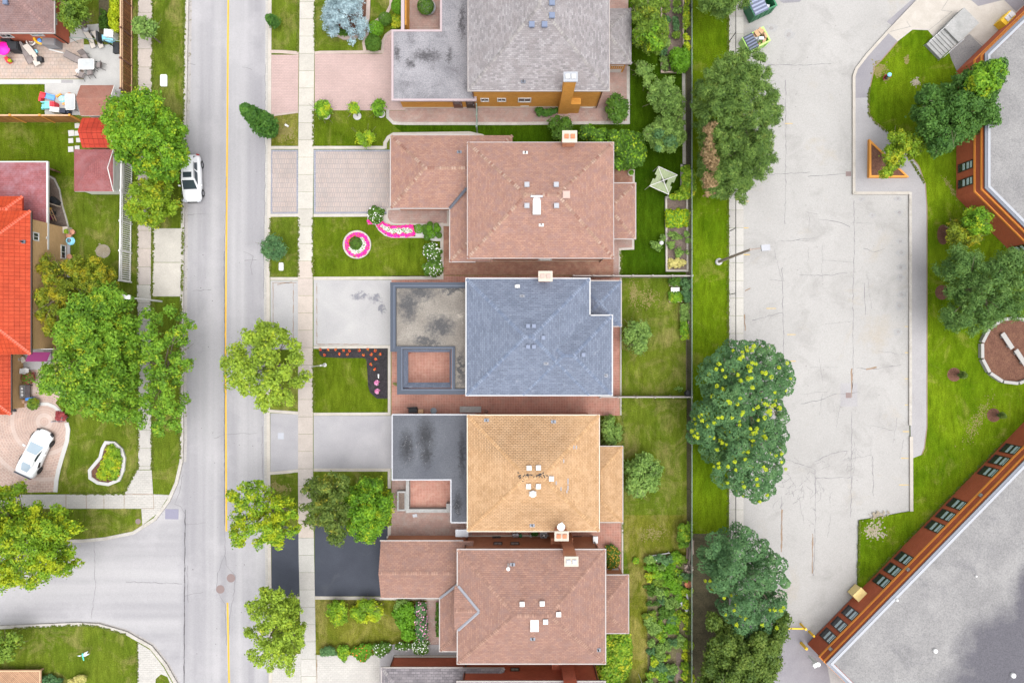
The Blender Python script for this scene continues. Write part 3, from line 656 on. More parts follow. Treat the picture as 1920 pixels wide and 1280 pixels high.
sh("driveway", "driveway_pale", [(593, 1227), (712, 1227), (712, 1500), (593, 1500)], 2); sh("driveway", "driveway_pale", [(508, 1225), (564, 1225), (566, 1500), (508, 1500)], 2)
b = MB()
pieces(b, "", [(594, 1228), (594, 1300)], .03, .1, .012, 1, .4); struct("path_joint", b, "rust_dirt")
sh("path", "kerb_concrete", [(1276, 308), (1286, 308), (1286, 372), (1275, 372)], 2); sh("path", "kerb_concrete", [(1279, 138), (1285, 138), (1286, 310), (1280, 310)], 2)
sh("soil", "soil_dark", [(1286, -200), (1296, -200), (1296, 745), (1286, 745)], 2); sh("soil", "soil_dark", [(1288, 750), (1296, 750), (1296, 1500), (1288, 1500)], 2)
kerb("kerb_concrete", [(1164, 517), (1164, 778)], .12); kerb("kerb_concrete", [(1167, 980), (1167, 1078)], .14)
# ---------------------------------------------------------------- west block
sh("patio", "paver_buff", [(-200, 70), (157, 70), (157, 148), (-200, 148)]); sh("patio", "patio_white", [(157, 84), (226, 84), (226, 216), (84, 216), (84, 158), (-200, 158), (-200, 149), (157, 149)])
sh("path", "stone_white", [(-200, 149), (114, 149), (114, 156), (-200, 156)], 2); sh("path", "path_grey", [(115, 150), (137, 150), (137, 156), (115, 156)], 2)
sh("lawn", "lawn_fresh", [(-200, 158.5), (83.5, 158.5), (83.5, 216), (-200, 216)]); sh("lawn", "lawn_fresh", [(-200, 231), (225, 231), (225, 330), (-200, 330)])
sh("path", "stone_white", [(132, 50), (185, 45), (186, 62), (165, 70), (132, 80)], 2); sh("flower_bed", "soil_dark", [(183, -200), (204, -200), (204, 70), (186, 66)], 2)
b = MB()
for x, y, s_ in [(134, 250, 11), (145, 250, 9), (133, 264, 9), (147, 263, 8), (133, 280, 10), (145, 278, 9), (145, 236, 9)]: q = P(x, y); b.obox((q[0], q[1], .01), s_ / 20, s_ / 20, .04, .05 * (x % 3))
struct("path", b, "stone_white")
sh("soil", "soil", [(84, 322), (104, 334), (113, 356), (118, 385), (125, 408), (130, 430), (84, 430)])
kerb("kerb_concrete", [(88, 328), (102, 336), (112, 356), (117, 385), (124, 408), (129, 428)], .14)
sh("driveway", "paver_rings", [(-200, 650), (100, 650), (132, 680), (132, 715), (104, 755), (118, 772), (127, 795), (124, 830), (112, 868), (103, 922), (-200, 926)])
kerb("stone_white", [(74, 757), (90, 757), (102, 762), (113, 771)], .3); kerb("stone_white", [(125, 792), (128, 805), (126, 826), (118, 852), (110, 880), (106, 900), (104, 922)], .38)
sh("soil", "sand_bare", ell(193, 471, 14, 13), 1)
# ---------------------------------------------------------------- parking lot and school ground
b = MB()
for k, pl in enumerate([[(1602, 375), (1603, 460), (1601, 540), (1600, 690), (1599, 730)], [(1598, 770), (1598, 850), (1596, 970)], [(1467, 500), (1470, 620), (1468, 760)], [(1471, 860), (1529, 880), (1530, 970), (1526, 1080)], [(1474, 150), (1474, 350), (1473, 420)],
                        [(1466, 930), (1466, 1030)], [(1515, 330), (1560, 327), (1588, 325)], [(1445, 525), (1472, 527), (1470, 520)], [(1488, 450), (1530, 446)], [(1503, 757), (1540, 750), (1570, 738)], [(1607, 690), (1640, 692), (1690, 684)], [(1500, 515), (1550, 516), (1590, 512)],
                        [(1620, 465), (1640, 472), (1660, 466)], [(1535, 410), (1580, 418), (1595, 425)], [(1529, 865), (1560, 850), (1590, 845)], [(1530, 897), (1596, 895)], [(1622, 530), (1624, 590)], [(1637, 855), (1639, 930)], [(1400, 330), (1470, 325), (1520, 322)], [(1440, 120), (1500, 122), (1560, 118)], [(1410, 600), (1450, 590), (1468, 586)]]):
    pieces(b, "", pl, .02, .06, -.130, k)
r_ = random.Random(8)
for k in range(34):
    x, y = r_.gauss(1505, 24), r_.gauss(905, 26); a = r_.uniform(0, 6.28); l = r_.uniform(8, 22)
    pieces(b, "", [(x, y), (x + l * math.cos(a), y + l * math.sin(a)), (x + l * math.cos(a) + r_.uniform(-10, 10), y + l * math.sin(a) + r_.uniform(-10, 10))], .012, .03, -.130, 60 + k, 1, 4)
for k in range(16):
    x, y = r_.gauss(1597, 8), r_.gauss(866, 18); a = r_.uniform(0, 6.28); l = r_.uniform(6, 14)
    pieces(b, "", [(x, y), (x + l * math.cos(a), y + l * math.sin(a))], .012, .03, -.130, 160 + k, 1, 4)
for k in range(26):
    x, y = r_.uniform(1400, 1700), r_.uniform(380, 1000); a = r_.choice((0, 1.57)) + r_.uniform(-.25, .25); l = r_.uniform(20, 70)
    pieces(b, "", [(x, y), (x + l * math.cos(a), y + l * math.sin(a))], .01, .03, -.130, 260 + k, 1.2, 6)
struct("parking_crack", b, "tar_line")
b = MB()
for k, pl in enumerate([[(1467, 955), (1466, 1035)], [(1525, 1000), (1524, 1075)], [(1598, 690), (1598, 745)], [(1398, 545), (1408, 540)], [(1397, 590), (1398, 620)], [(1625, 692), (1645, 688)]]): pieces(b, "", pl, .05, .16, -.1295, k, .7)
struct("parking_crack", b, "rust_dirt")
low("drain", "iron_cover", [(1587, 736), (1597, 736), (1597, 746), (1587, 746)], -.125); low("asphalt_patch", "path_grey", [(1577, 718), (1609, 718), (1609, 762), (1577, 762)], -.130); low("drain", "iron_cover", [(1587, 321), (1597, 321), (1597, 330), (1587, 330)], -.126)
low("asphalt_patch", "asphalt_patch", [(1460, -40), (1540, -40), (1500, 3), (1470, 5), (1462, 0)], -.130); low("asphalt_patch", "asphalt_patch", [(1664, 40), (1716, -6), (1722, 0), (1676, 49)], -.130); low("asphalt_patch", "asphalt_patch", [(1385, 1172), (1505, 1175), (1545, 1210), (1600, 1500), (1385, 1500)], -.1305)
for i, (x, y, ln) in enumerate([(1400, 427, 9), (1400, 477, 14), (1480, 231, 14), (1447, 578, 18), (1485, 627, 16), (1702, 612, 8), (1702, 661, 8), (1702, 710, 8), (1702, 759, 8), (1700, 809, 12), (1700, 859, 18), (1698, 909, 22), (1400, 377, 10), (1488, 677, 10)]):
    low("parking_mark", "paint_faint", [(x - ln / 2, y - .8), (x + ln / 2, y - .8), (x + ln / 2, y + .8), (x - ln / 2, y + .8)], -.1285)
b = MB(); b2 = MB()
for i, (x, y, r) in enumerate([(1685, 372, 4), (1617, 373, 4), (1688, 398, 5), (1690, 452, 5), (1691, 473, 6), (1690, 501, 6), (1690, 520, 5), (1692, 552, 6), (1688, 573, 7), (1686, 622, 6), (1637, 403, 4), (1447, 52, 7), (1480, 64, 8)]):
    q = P(x, y); rr = random.Random(i)
    b.face([(q[0] + r / 20 * 1.7 * math.cos(a) * rr.uniform(.55, 1.3), q[1] + r / 20 * math.sin(a) * 1.2 * rr.uniform(.55, 1.3), -.1292) for a in [k * .3927 for k in range(16)]])
    b2.face([(q[0] + r / 20 * .6 * math.cos(a) * rr.uniform(.7, 1.2), q[1] + r / 20 * .5 * math.sin(a) * rr.uniform(.8, 1.2), -.1286) for a in [k * .5236 for k in range(12)]])
r_ = random.Random(31)
for k in range(150):
    x, y = r_.uniform(1398, 1700), r_.uniform(30, 1080); q = P(x, y); e_ = r_.uniform(.02, .07)
    if x > 1600 and (y < 370 or y > 960): continue
    b2.face([(q[0] + e_ * math.cos(a) * r_.uniform(.6, 1.5), q[1] + e_ * math.sin(a) * r_.uniform(.6, 1.5), -.1284 + k * 2e-6) for a in (0, 1.2, 2.4, 3.6, 4.9)])
struct("oil_stain", b, "oil_ring"); struct("oil_stain", b2, "oil_stain")
b = MB()
for k in range(60):
    x, y = r_.uniform(350, 498), r_.uniform(5, 1275); q = P(x, y); e_ = r_.uniform(.015, .05); b.face([(q[0] + e_ * math.cos(a) * r_.uniform(.6, 1.5), q[1] + e_ * math.sin(a) * r_.uniform(.6, 1.5), -.1268 + k * 2e-6) for a in (0, 1.2, 2.4, 3.6, 4.9)])
struct("road_speck", b, "tar_dark")
sh("path", "path_grey", [(1601, 143), (1606, 129), (1626, 103), (1664, 61), (1683, 78), (1653, 113), (1640, 125), (1631, 165), (1628, 185), (1630, 215), (1640, 228), (1660, 243), (1690, 272), (1722, 310), (1735, 345), (1738, 390), (1738, 800), (1733, 840), (1728, 852), (1713, 858), (1708, 858), (1707, 797), (1707, 361), (1601, 361)])
sh("asphalt_patch", "asphalt_patch", [(1604, 135), (1626, 103), (1664, 61), (1683, 78), (1653, 113), (1640, 125), (1631, 165), (1628, 183), (1602, 184)], 2)
sh("plaza", "kerb_clean", [(1722, -200), (1722, 0), (1664, 61), (1683, 78), (1711, 56), (1740, 57), (1755, 76), (1790, 98), (1812, 124), (1925, 8), (2100, -180)])
sh("plaza", "school_gravel", [(1779, 96), (1817, 64), (1842, 88), (1809, 126), (1794, 134), (1784, 112)], 2)
sh("asphalt_patch", "asphalt_patch", [(1818, -60), (1820, 0), (1834, 12), (1882, 0), (1905, 22), (1925, 5), (1925, -60)], 2)
pb = MB()
for k, pl in enumerate([[(1664, 61), (1708, 50)], [(1742, 57), (1785, 22), (1765, 20), (1790, -20)], [(1817, 64), (1850, 90)], [(1706, 50), (1700, 40)]]): pieces(pb, "", pl, .02, .03, .011, k, .2)
struct("path_joint", pb, "tar_line")
kerb("kerb_clean", [(1790, -72)] + XK[1:7] + [(1601, 362), (1706, 362)], .26); kerb("kerb_concrete", [(1707, 360), (1707, 560), (1707, 797)], .26)
kerb("kerb_clean", [(1708.5, 818), (1709, 958)], .3)
kerb("rust_dirt", [(1683, 78), (1653, 113), (1640, 125), (1631, 165), (1628, 185), (1630, 215), (1640, 228), (1660, 243)], .08, "path_joint", top=.0); kerb("rust_dirt", [(1690, 272), (1722, 310), (1735, 345), (1738, 390), (1738, 800), (1733, 840), (1728, 852)], .08, "path_joint", top=.0)
for x, y, rx, ry in ((1789, 702, 13, 13), (1863, 778, 13, 13), (1768, 440, 11, 19), (1766, 548, 13, 14)): sh("mulch_bed", "mulch_brown", ell(x, y, rx, ry, 16))
def patchy(cx, cy, sx, sy, n, ang=0, lo=.03, hi=.10):
    for k in range(n * 4):
        u, v = r_.gauss(0, sx), r_.gauss(0, sy); x = cx + u * math.cos(ang) - v * math.sin(ang); y = cy + u * math.sin(ang) + v * math.cos(ang); q = P(x, y); s_ = r_.uniform(lo, hi)
        b.face([(q[0] + s_ * math.cos(a) * r_.uniform(.4, 1.5), q[1] + s_ * math.sin(a) * r_.uniform(.4, 1.5), .0085 + .000004 * len(b.f)) for a in [i * .785 for i in range(8)]])
b = MB(); r_ = random.Random(3)
patchy(1638, 993, 10, 9, 50, 0, .03, .11); patchy(1648, 965, 7, 4, 14); patchy(1717, 155, 4, 3.5, 20); patchy(193, 471, 6, 6, 10)
struct("bare_soil", b, "sand_bare")
b = MB()
patchy(1832, 790, 24, 6, 90, -1.05, .02, .06); patchy(1648, 130, 6, 7, 40); patchy(1662, 148, 3, 3, 10); patchy(1700, 112, 2, 4, 12); patchy(1784, 355, 2.5, 12, 30, -.6, .02, .07)
patchy(1215, 560, 12, 9, 60, 0, .02, .07); patchy(1188, 550, 4, 12, 60, 0, .02, .07); patchy(537, 248, 9, 8, 60, 0, .02, .08); patchy(515, 910, 3, 4, 20); patchy(529, 915, 6, 3, 26); patchy(1225, 1000, 14, 7, 60, 0, .02, .07)
struct("dry_grass", b, "bare_dry")
# ================================================================ BUILDINGS
def cap(b, p0, p1, drop=.06, wd=.14, m=2, seg=.2):
    """ridge tiles laid along a hip or ridge"""
    a, c = Vector(p0), Vector(p1); d = c - a; n = max(1, int(d.length / seg)); dh = Vector((d.x, d.y, 0)).normalized(); s = Vector((-dh.y, dh.x, 0)) * wd
    for i in range(n):
        q0 = a + d * (i / n); q1 = a + d * ((i + .74) / n); up0 = Vector((0, 0, .03)); up1 = Vector((0, 0, .045)); dn = Vector((0, 0, -drop))
        # one folded tile: one island
        k = len(b.v)
        b.v += [tuple(q0 + up0), tuple(q1 + up1), tuple(q1 + up1 + s + dn), tuple(q0 + up0 + s + dn), tuple(q1 + up1 - s + dn), tuple(q0 + up0 - s + dn)]
        b.f += [(k, k + 1, k + 2, k + 3), (k + 5, k + 4, k + 1, k)]; b.m += [m, m]
def hip(b, x0, y0, x1, y1, z, p, gable="", th=.2, caps=True, ins=0):
    """hipped roof over a world rectangle; gable: sides (w e s n) that end upright; material 0 shingle, 1 fascia, 2 caps"""
    x0, x1 = min(x0, x1), max(x0, x1); y0, y1 = min(y0, y1), max(y0, y1); W, D_ = x1 - x0, y1 - y0
    al = W >= D_; h = min(W, D_) / 2; zr = z + h * p
    if al:
        ym = (y0 + y1) / 2; A = (x0 + (0 if 'w' in gable else h), ym, zr); B = (x1 - (0 if 'e' in gable else h), ym, zr)
    else:
        xm = (x0 + x1) / 2; A = (xm, y0 + (0 if 's' in gable else h), zr); B = (xm, y1 - (0 if 'n' in gable else h), zr)
    sw, se, ne, nw = (x0, y0, z), (x1, y0, z), (x1, y1, z), (x0, y1, z)
    if al:
        b.face([sw, se, B, A]); b.face([ne, nw, A, B])
        b.face([nw, sw, A], 1 if 'w' in gable else 0); b.face([se, ne, B], 1 if 'e' in gable else 0)
        hips = ([] if 'w' in gable else [(sw, A), (nw, A)]) + ([] if 'e' in gable else [(se, B), (ne, B)])
    else:
        b.face([se, ne, B, A]); b.face([nw, sw, A, B])
        b.face([sw, se, A], 1 if 's' in gable else 0); b.face([ne, nw, B], 1 if 'n' in gable else 0)
        hips = ([] if 's' in gable else [(sw, A), (se, A)]) + ([] if 'n' in gable else [(nw, B), (ne, B)])
    lowc = [(q[0], q[1], z - th) for q in (sw, se, ne, nw)]; top = [sw, se, ne, nw]
    for i in range(4): j = (i + 1) % 4; b.face([lowc[i], lowc[j], top[j], top[i]], 1)
    b.face(lowc[::-1], 1)
    if caps:
        for q, r in hips: cap(b, q, r, p * .15 * .7)
        if (Vector(A) - Vector(B)).length > .3: cap(b, A, B, p * .15)
    return A, B
def gutter(name, rects, z, m, parent, wd=.065, sides="nsew"):
    b = MB()
    for (x0, y0, x1, y1) in rects:
        x0, x1 = min(x0, x1), max(x0, x1); y0, y1 = min(y0, y1), max(y0, y1)
        if 's' in sides: b.box(x0 - wd, y0 - wd, z - .14, x1 + wd, y0 - .003, z + .006)
        if 'n' in sides: b.box(x0 - wd, y1 + .003, z - .14, x1 + wd, y1 + wd, z + .006)
        if 'w' in sides: b.box(x0 - wd, y0, z - .14, x0 - .003, y1, z + .006)
        if 'e' in sides: b.box(x1 + .003, y0, z - .14, x1 + wd, y1, z + .006)
    return obj(name, b, m, parent)
def R(x0, y0, x1, y1, z): a, c = P(x0, y0, z), P(x1, y1, z); return (min(a[0], c[0]), min(a[1], c[1]), max(a[0], c[0]), max(a[1], c[1]))
def inset(r, d): return (r[0] + d, r[1] + d, r[2] - d, r[3] - d)
def zwall(yw, py): return H - (-yw) * S * H / (py - 640) if abs(py - 640) > 1 else 0
def win_s(parent, yw, px0, px1, py0, py1, frame="white_trim", pane="glass_dark", out=-1, name="window", mull=1):
    """a window in a wall that runs east-west, given by what it covers in the picture plane"""
    z1 = zwall(yw, py0); z0 = zwall(yw, py1)
    if z0 > z1: z0, z1 = z1, z0
    zm = (z0 + z1) / 2; x0, x1 = PX(px0, zm), PX(px1, zm)
    return window(parent, (x0, yw), (x1, yw), z0, z1, frame, pane, (0, out), name, mull)
def window(parent, a, c, z0, z1, frame, pane, nrm, name="window", mull=1, fw=.09):
    """frame in the wall plane a-c (world), proud of it along nrm, with a recessed pane"""
    a, c, n = Vector(a), Vector(c), Vector(nrm).normalized(); d = (c - a); Lw = d.length; d.normalize()
    def bx(mb, s0, s1, q0, q1, o0, o1):
        p = [a + d * s0 + n * o0, a + d * s1 + n * o0, a + d * s1 + n * o1, a + d * s0 + n * o1]; mb.prism([(q.x, q.y) for q in p], q0, q1)
    b = MB(); bx(b, 0, Lw, z0, z0 + fw, .004, .07); bx(b, 0, Lw, z1 - fw, z1, .004, .06)
    bx(b, 0, fw, z0 + fw, z1 - fw, .004, .06); bx(b, Lw - fw, Lw, z0 + fw, z1 - fw, .004, .06)
    for k in range(mull): s = Lw * (k + 1) / (mull + 1); bx(b, s - .025, s + .025, z0 + fw, z1 - fw, .004, .05)
    f = obj(name, b, frame, parent)
    b = MB(); bx(b, fw, Lw - fw, z0 + fw, z1 - fw, .003, .02); obj("pane", b, pane, f)
    return f
def roofz(pt, z, p, rect):
    x, y = pt; return z + p * max(0, min(x - rect[0], rect[2] - x, y - rect[1], rect[3] - y))
def onroof(px_, py_, rect, z, p, zz=.0):
    h = z + 1
    for _ in range(6):
        w_ = P(px_, py_, h); h = roofz(w_[:2], z, p, rect) + zz
    return (*P(px_, py_, h)[:2], h - zz)
def vent_box(parent, px_, py_, rect, z, p, m="vent_grey", s=.42, name="roof_vent", h=.26):
    q = onroof(px_, py_, rect, z, p, .2); b = MB()
    b.box(q[0] - s * .36, q[1] - s * .36, q[2] - .3, q[0] + s * .36, q[1] + s * .36, q[2] + h * .6)
    b.box(q[0] - s / 2, q[1] - s / 2, q[2] + h * .6, q[0] + s / 2, q[1] + s / 2, q[2] + h)
    b.box(q[0] - s * .42, q[1] - s * .42, q[2] + h, q[0] + s * .42, q[1] + s * .42, q[2] + h + .03)
    return obj(name, b, m, parent)
def pipe(parent, px_, py_, rect, z, p, m="metal_dark", r=.06, h=.35, flash="flashing_dark", name="vent_pipe"):
    q = onroof(px_, py_, rect, z, p, .15); b = MB()
    b.obox((q[0], q[1], q[2] + .02), .42, .3, .05, 0, 1); b.tube((q[0], q[1], q[2] - .1), (q[0], q[1], q[2] + h), r, r, 10, 0)
    return obj(name, b, [m, flash], parent)
def skylight(parent, x0, y0, x1, y1, rect, z, p, curb="white_trim"):
    q = onroof((x0 + x1) / 2, (y0 + y1) / 2, rect, z, p, .25); k = (H - q[2]) / H / S; sx, sy = (x1 - x0) * k, (y1 - y0) * k
    b = MB(); b.box(q[0] - sx / 2, q[1] - sy / 2, q[2] - .7, q[0] + sx / 2, q[1] + sy / 2, q[2] + .22); o = obj("skylight", b, curb, parent)
    b = MB(); b.box(q[0] - sx / 2 + .07, q[1] - sy / 2 + .07, q[2] + .222, q[0] + sx / 2 - .07, q[1] + sy / 2 - .07, q[2] + .3); obj("skylight_dome", b, "skylight", o)
def chimney(parent, body, mat, ztop, cap_="stone_cap", flues=2, pot="cream_trim", shoulder=None, along='x', capm=.1):
    """body: world rectangle of the stack; shoulder: wider rectangle with its own height"""
    b = MB(); b.box(body[0], body[1], 0, body[2], body[3], ztop)
    if shoulder:
        r, zs = shoulder; b.box(r[0], r[1], -.01, r[2], r[3], zs)
    o = obj("chimney", b, mat, parent)
    b = MB(); b.box(body[0] - capm, body[1] - capm, ztop, body[2] + capm, body[3] + capm, ztop + .14); obj("chimney_cap", b, cap_, o)
    w_, d_ = body[2] - body[0], body[3] - body[1]
    for k in range(flues):
        f = (k + .5) / flues; x = body[0] + w_ * f if flues > 1 else (body[0] + body[2]) / 2; y = (body[1] + body[3]) / 2; s = min(w_ / flues * .68, d_ * .62) / 2
        b = MB(); b.box(x - s, y - s, ztop + .14, x + s, y + s, ztop + .27); b.box(x - s * .8, y - s * .8, ztop + .271, x + s * .8, y + s * .8, ztop + .28); obj("flue", b, pot, o)
    return o
def walls(parent, rects, m, zt, basem=None):
    b = MB()
    for r, z in zip(rects, zt): b.box(r[0], r[1], -.02, r[2], r[3], z)
    o = obj("wall", b, m, parent)
    if basem:
        b = MB()
        for r in rects[:1]:
            b.box(r[0] - .03, r[1] - .03, -.02, r[2] + .03, r[1] - .002, .28)
        obj("foundation", b, basem, parent)
    return o
EZ = 5.6; GZ = 3.0
def downpipe(parent, x, y, z0, z1, m, r=.05):
    b = MB(); b.tube((x, y, z0), (x, y, z1), r, r, 8); b.tube((x, y, z1), (x + .02, y + .25, z1 + .2), r, r, 8); return obj("downpipe", b, m, parent)
# ---------------------------------------------------------------- A: yellow brick house, grey roof (top of the picture)
A = thing("brick_house", "yellow brick house with a pale grey hipped roof and flat mottled grey garage roof", "house", P(1010, 60))
rA = R(878, -110, 1142, 170, EZ); pA = .45
rf = MB(); hip(rf, *rA, EZ, pA); roofA = obj("roof", rf, ["shingle_grey", "pink_trim", "cap_grey"], A)
gutter("gutter", [rA], EZ, "gutter_trim", A)
wA = inset(rA, .36); gA = (PX(737, 3), PY(186.5, 3), PX(890, 3), PY(60, 3))
walls(A, [wA], "brick_yellow", [EZ - .2], "cream_trim")
for x, y in ((997, 46), (1021, 46), (1035, 5), (1035, 29)): vent_box(roofA, x, y, rA, EZ, pA, "vent_blue", .48)
pipe(roofA, 981, 152, rA, EZ, pA)
yw = wA[1]
for a, c, d, e in ((901, 917, 184, 190), (932, 949, 184, 190), (971, 996, 183.5, 191)): win_s(A, yw, a, c, d, e)
win_s(A, yw, 1090, 1111, 201, 207)
b = MB(); b.box(PX(976, 1), yw - .03, .35, PX(992, 1), yw - .004, .5); obj("wall_vent", b, "white_trim", A)
chimney(A, (PX(1053, 5), yw - .62, PX(1074, 5), yw + .0), "brick_yellow", 8.6, shoulder=((PX(1050, 1), yw - .55, PX(1086, 1), yw - .003), 2.6), pot="white_trim", cap_="parapet_grey")
downpipe(A, PX(889, 0) + .1, yw - .08, 0, 5.2, "brown_trim"); downpipe(A, wA[2] - .1, yw - .08, 0, 5.2, "brown_trim")
# flat garage roof, L-shaped round an entrance court
b = MB(); pts = [P(736, 187.5, GZ)[:2], P(736, 58, GZ)[:2], P(827, 58, GZ)[:2], P(827, -120, GZ)[:2], (rA[0] + .5, PY(-120, GZ)), (rA[0] + .5, PY(187.5, GZ))]
b.prism(pts, GZ - .25, GZ, 1, 0); b2 = MB(); b2.strip(pts, .18, GZ - .22, GZ + .05, closed=True)
o = obj("garage_roof", b, ["flat_mottled", "pink_trim"], A); obj("roof_edge", b2, "pink_trim", o)
yg = PY(187.5, GZ) + .25; xg0 = PX(736, GZ) + .5
b = MB(); b.box(xg0, yg, -.02, wA[0] + .0 - .004, PY(62, GZ) - .1, GZ - .25); b.box(PX(830, GZ), PY(62, GZ) - .09, -.02, wA[0] - .004, PY(-110, GZ), GZ - .25); gw = obj("garage_wall", b, "brick_yellow", A)
b = MB(); b.box(xg0 - .02, yg - .03, -.02, wA[0], yg - .002, .22); obj("foundation", b, "cream_trim", A)
for x0, x1, nm in ((850, 867, "door"), (874, 890, "door")):
    b = MB(); b.box(PX(x0, 1), yg - .05, .1, PX(x1, 1), yg - .004, 2.25); d_ = obj(nm, b, "brown_trim" if x0 < 860 else "dark_trim", A); b = MB(); b.box(PX(x0, 1) + .15, yg - .062, 1.2, PX(x1, 1) - .15, yg - .051, 2.05); obj("door_pane", b, "glass_dark", d_)
    b = MB(); b.box(PX(x1, 1) - .12, yg - .11, 1.0, PX(x1, 1) - .06, yg - .051, 1.12); obj("handle", b, "metal_grey", d_)
# beam over the entrance court and the low wall under it
b = MB(); b.box(PX(752, GZ), PY(57.5, GZ), GZ - .3, PX(758, GZ), PY(-120, GZ), GZ + .045); obj("entrance_beam", b, "pink_trim", A)
b = MB(); b.box(PX(760, 1), PY(56, 1), -.02, PX(765, 1), PY(-100, 1), 2.0); obj("porch_wall", b, "brick_yellow", A)
zp = 3.0; q = R(1142, 16, 1184, 120, zp); b = MB(); hip(b, q[0] - (q[2] - q[0]), q[1], q[2], q[3], zp, .5); pr = obj("porch_roof", b, ["shingle_grey", "pink_trim", "cap_grey"], A)
b = MB(); b.box(wA[2] + .004, q[1] + .35, -.02, q[2] - .35, q[3] - .35, zp - .2); obj("porch_wall", b, "brick_yellow", A)
b = MB(); x0, x1, y0, y1 = PX(1143, .8), PX(1166, .8), PY(130, .8), PY(119, .8)
b.box(x0, y0, -.02, x1, y1, .8)
for k in range(7): x = x0 + (x1 - x0) * k / 6; b.tube((x, y0, .8), (x, y0, 1.7), .02, .02, 5)
b.box(x0, y0 - .03, 1.7, x1, y0 + .03, 1.76); b.box(x1 - .03, y0, 1.7, x1 + .03, y1, 1.755); obj("porch_steps", b, "white_trim", A)
# ---------------------------------------------------------------- B: rust brown roof
B_ = thing("brick_house", "house under a rust brown hipped roof with pale broken hip lines and skylight", "house", P(1012, 375))
rB = R(877, 267.5, 1150, 483.5, EZ); pB = .48
rf = MB(); hip(rf, *rB, EZ, pB); roofB = obj("roof", rf, ["shingle_rust", "white_trim", "cap_rust"], B_)
gutter("gutter", [rB], EZ, "gutter_trim", B_); wB = inset(rB, .36); walls(B_, [wB], "brick_brown", [EZ - .2], "cream_trim")
for x, y in ((988, 346), (1043, 346), (988, 385.5), (1043.5, 385.5)): vent_box(roofB, x, y, rB, EZ, pB, "vent_light", .42)
vent_box(roofB, 1062, 365, rB, EZ, pB, "vent_tan", .62); skylight(roofB, 999, 370, 1014, 401, rB, EZ, pB)
b = MB(); q = onroof(1006, 370, rB, EZ, pB); b.obox((q[0], q[1] + .05, q[2] + .12), 1.0, .16, .2); obj("skylight_flashing", b, "flashing", roofB)
pipe(roofB, 985, 286, rB, EZ, pB, "metal_dark", .07, .4, "white_trim"); pipe(roofB, 1015, 421, rB, EZ, pB, "metal_dark", .06, .3, "white_trim")
q = R(733, 254, 876, 390, GZ); hh = (q[3] - q[1]) / 2; b = MB(); hip(b, q[0], q[1], rB[0] + hh + .6, q[3], GZ, .45); gr = obj("garage_roof", b, ["shingle_rust", "white_trim", "cap_rust"], B_)
gutter("gutter", [(q[0], q[1], rB[0] + .2, q[3])], GZ, "gutter_trim", B_, .09, "nsw")
rg = (q[0], q[1], rB[0] + hh + .6, q[3]); pipe(gr, 861, 285, rg, GZ, .45)
q2 = R(844, 330, 878, 490, GZ); b = MB(); hip(b, q2[0], q2[1], 2 * rB[0] - q2[0] + .3, q2[3], GZ - .02, .45, gable="n"); obj("front_porch_roof", b, ["shingle_rust", "white_trim", "cap_rust"], B_)
gutter("gutter", [(q2[0], q2[1], PX(890, GZ), PY(391, GZ))], GZ - .02, "gutter_trim", B_, .09, "sw")
b = MB(); b.box(q[0] + .4, q[1] + .35, -.02, wB[0] - .004, q[3] - .35, GZ - .2); b.box(q2[0] + .35, q2[1] + .35, -.02, wB[0] - .004, q[1] + .35 - .004, GZ - .22); obj("garage_wall", b, "brick_brown", B_)
b = MB(); a, c = P(875, 353, 4.0), P(843.5, 390.5, 3.03); b.tube(a, c, .14, .14, 6); obj("valley_flashing", b, "flashing_dark", gr)
q = R(1150, 344, 1191, 447, GZ); b = MB(); hip(b, q[0] - (q[2] - q[0]) - .8, q[1], q[2], q[3], GZ, .5); obj("rear_porch_roof", b, ["shingle_rust", "white_trim", "cap_rust"], B_); gutter("gutter", [(rB[2] - .3, q[1], q[2], q[3])], GZ, "gutter_trim", B_, .09, "nse")
b = MB(); b.box(wB[2] + .004, q[1] + .3, -.02, q[2] - .3, q[3] - .3, GZ - .2); obj("porch_wall", b, "brick_brown", B_)
chimney(B_, (PX(1055, 6.6), rB[3] - .42, PX(1078, 6.6), rB[3] + .38), "brick_brown", 7.4, pot="terracotta")
win_s(B_, wB[1], 1010, 1035, 484.5, 487, mull=0); downpipe(B_, wB[0] + .1, wB[1] - .08, 0, 5.2, "brown_trim"); downpipe(B_, wB[2] - .15, wB[1] - .08, 0, 5.2, "brown_trim")
# ---------------------------------------------------------------- C: blue grey roof
C_ = thing("brick_house", "house with a blue grey shingle roof and a dark blue walled entrance court", "house", P(1010, 630))
rC = R(875, 523, 1105, 740, EZ); pC = .42; rC2 = R(980, 592, 1147, 740, EZ); rC2 = (rC2[0], rC[1] + .004, rC2[2], rC2[3])
rf = MB(); hip(rf, *rC, EZ, pC); hip(rf, *rC2, EZ - .004, pC); roofC = obj("roof", rf, ["shingle_blue", "white_trim", "cap_blue"], C_)
b = MB(); gw_ = .11
for x0, y0, x1, y1 in ((rC[0] - gw_, rC[1] - gw_, rC2[2] + gw_, rC[1] - .004), (rC[0] - gw_, rC[3] + .003, rC[2] + gw_, rC[3] + gw_), (rC[0] - gw_, rC[1], rC[0] - .003, rC[3]), (rC[2] + .003, rC2[3] + .003, rC[2] + gw_, rC[3]), (rC[2], rC2[3] + .003, rC2[2] + gw_, rC2[3] + gw_), (rC2[2] + .003, rC2[1], rC2[2] + gw_, rC2[3])): b.box(x0, y0, EZ - .14, x1, y1, EZ + .006)
obj("gutter", b, "gutter_white", C_)
wC = inset(rC, .36); walls(C_, [wC, (wC[2] - .5, wC[1] + .003, rC2[2] - .36, rC2[3] - .36)], "brick_red", [EZ - .21, EZ - .215])
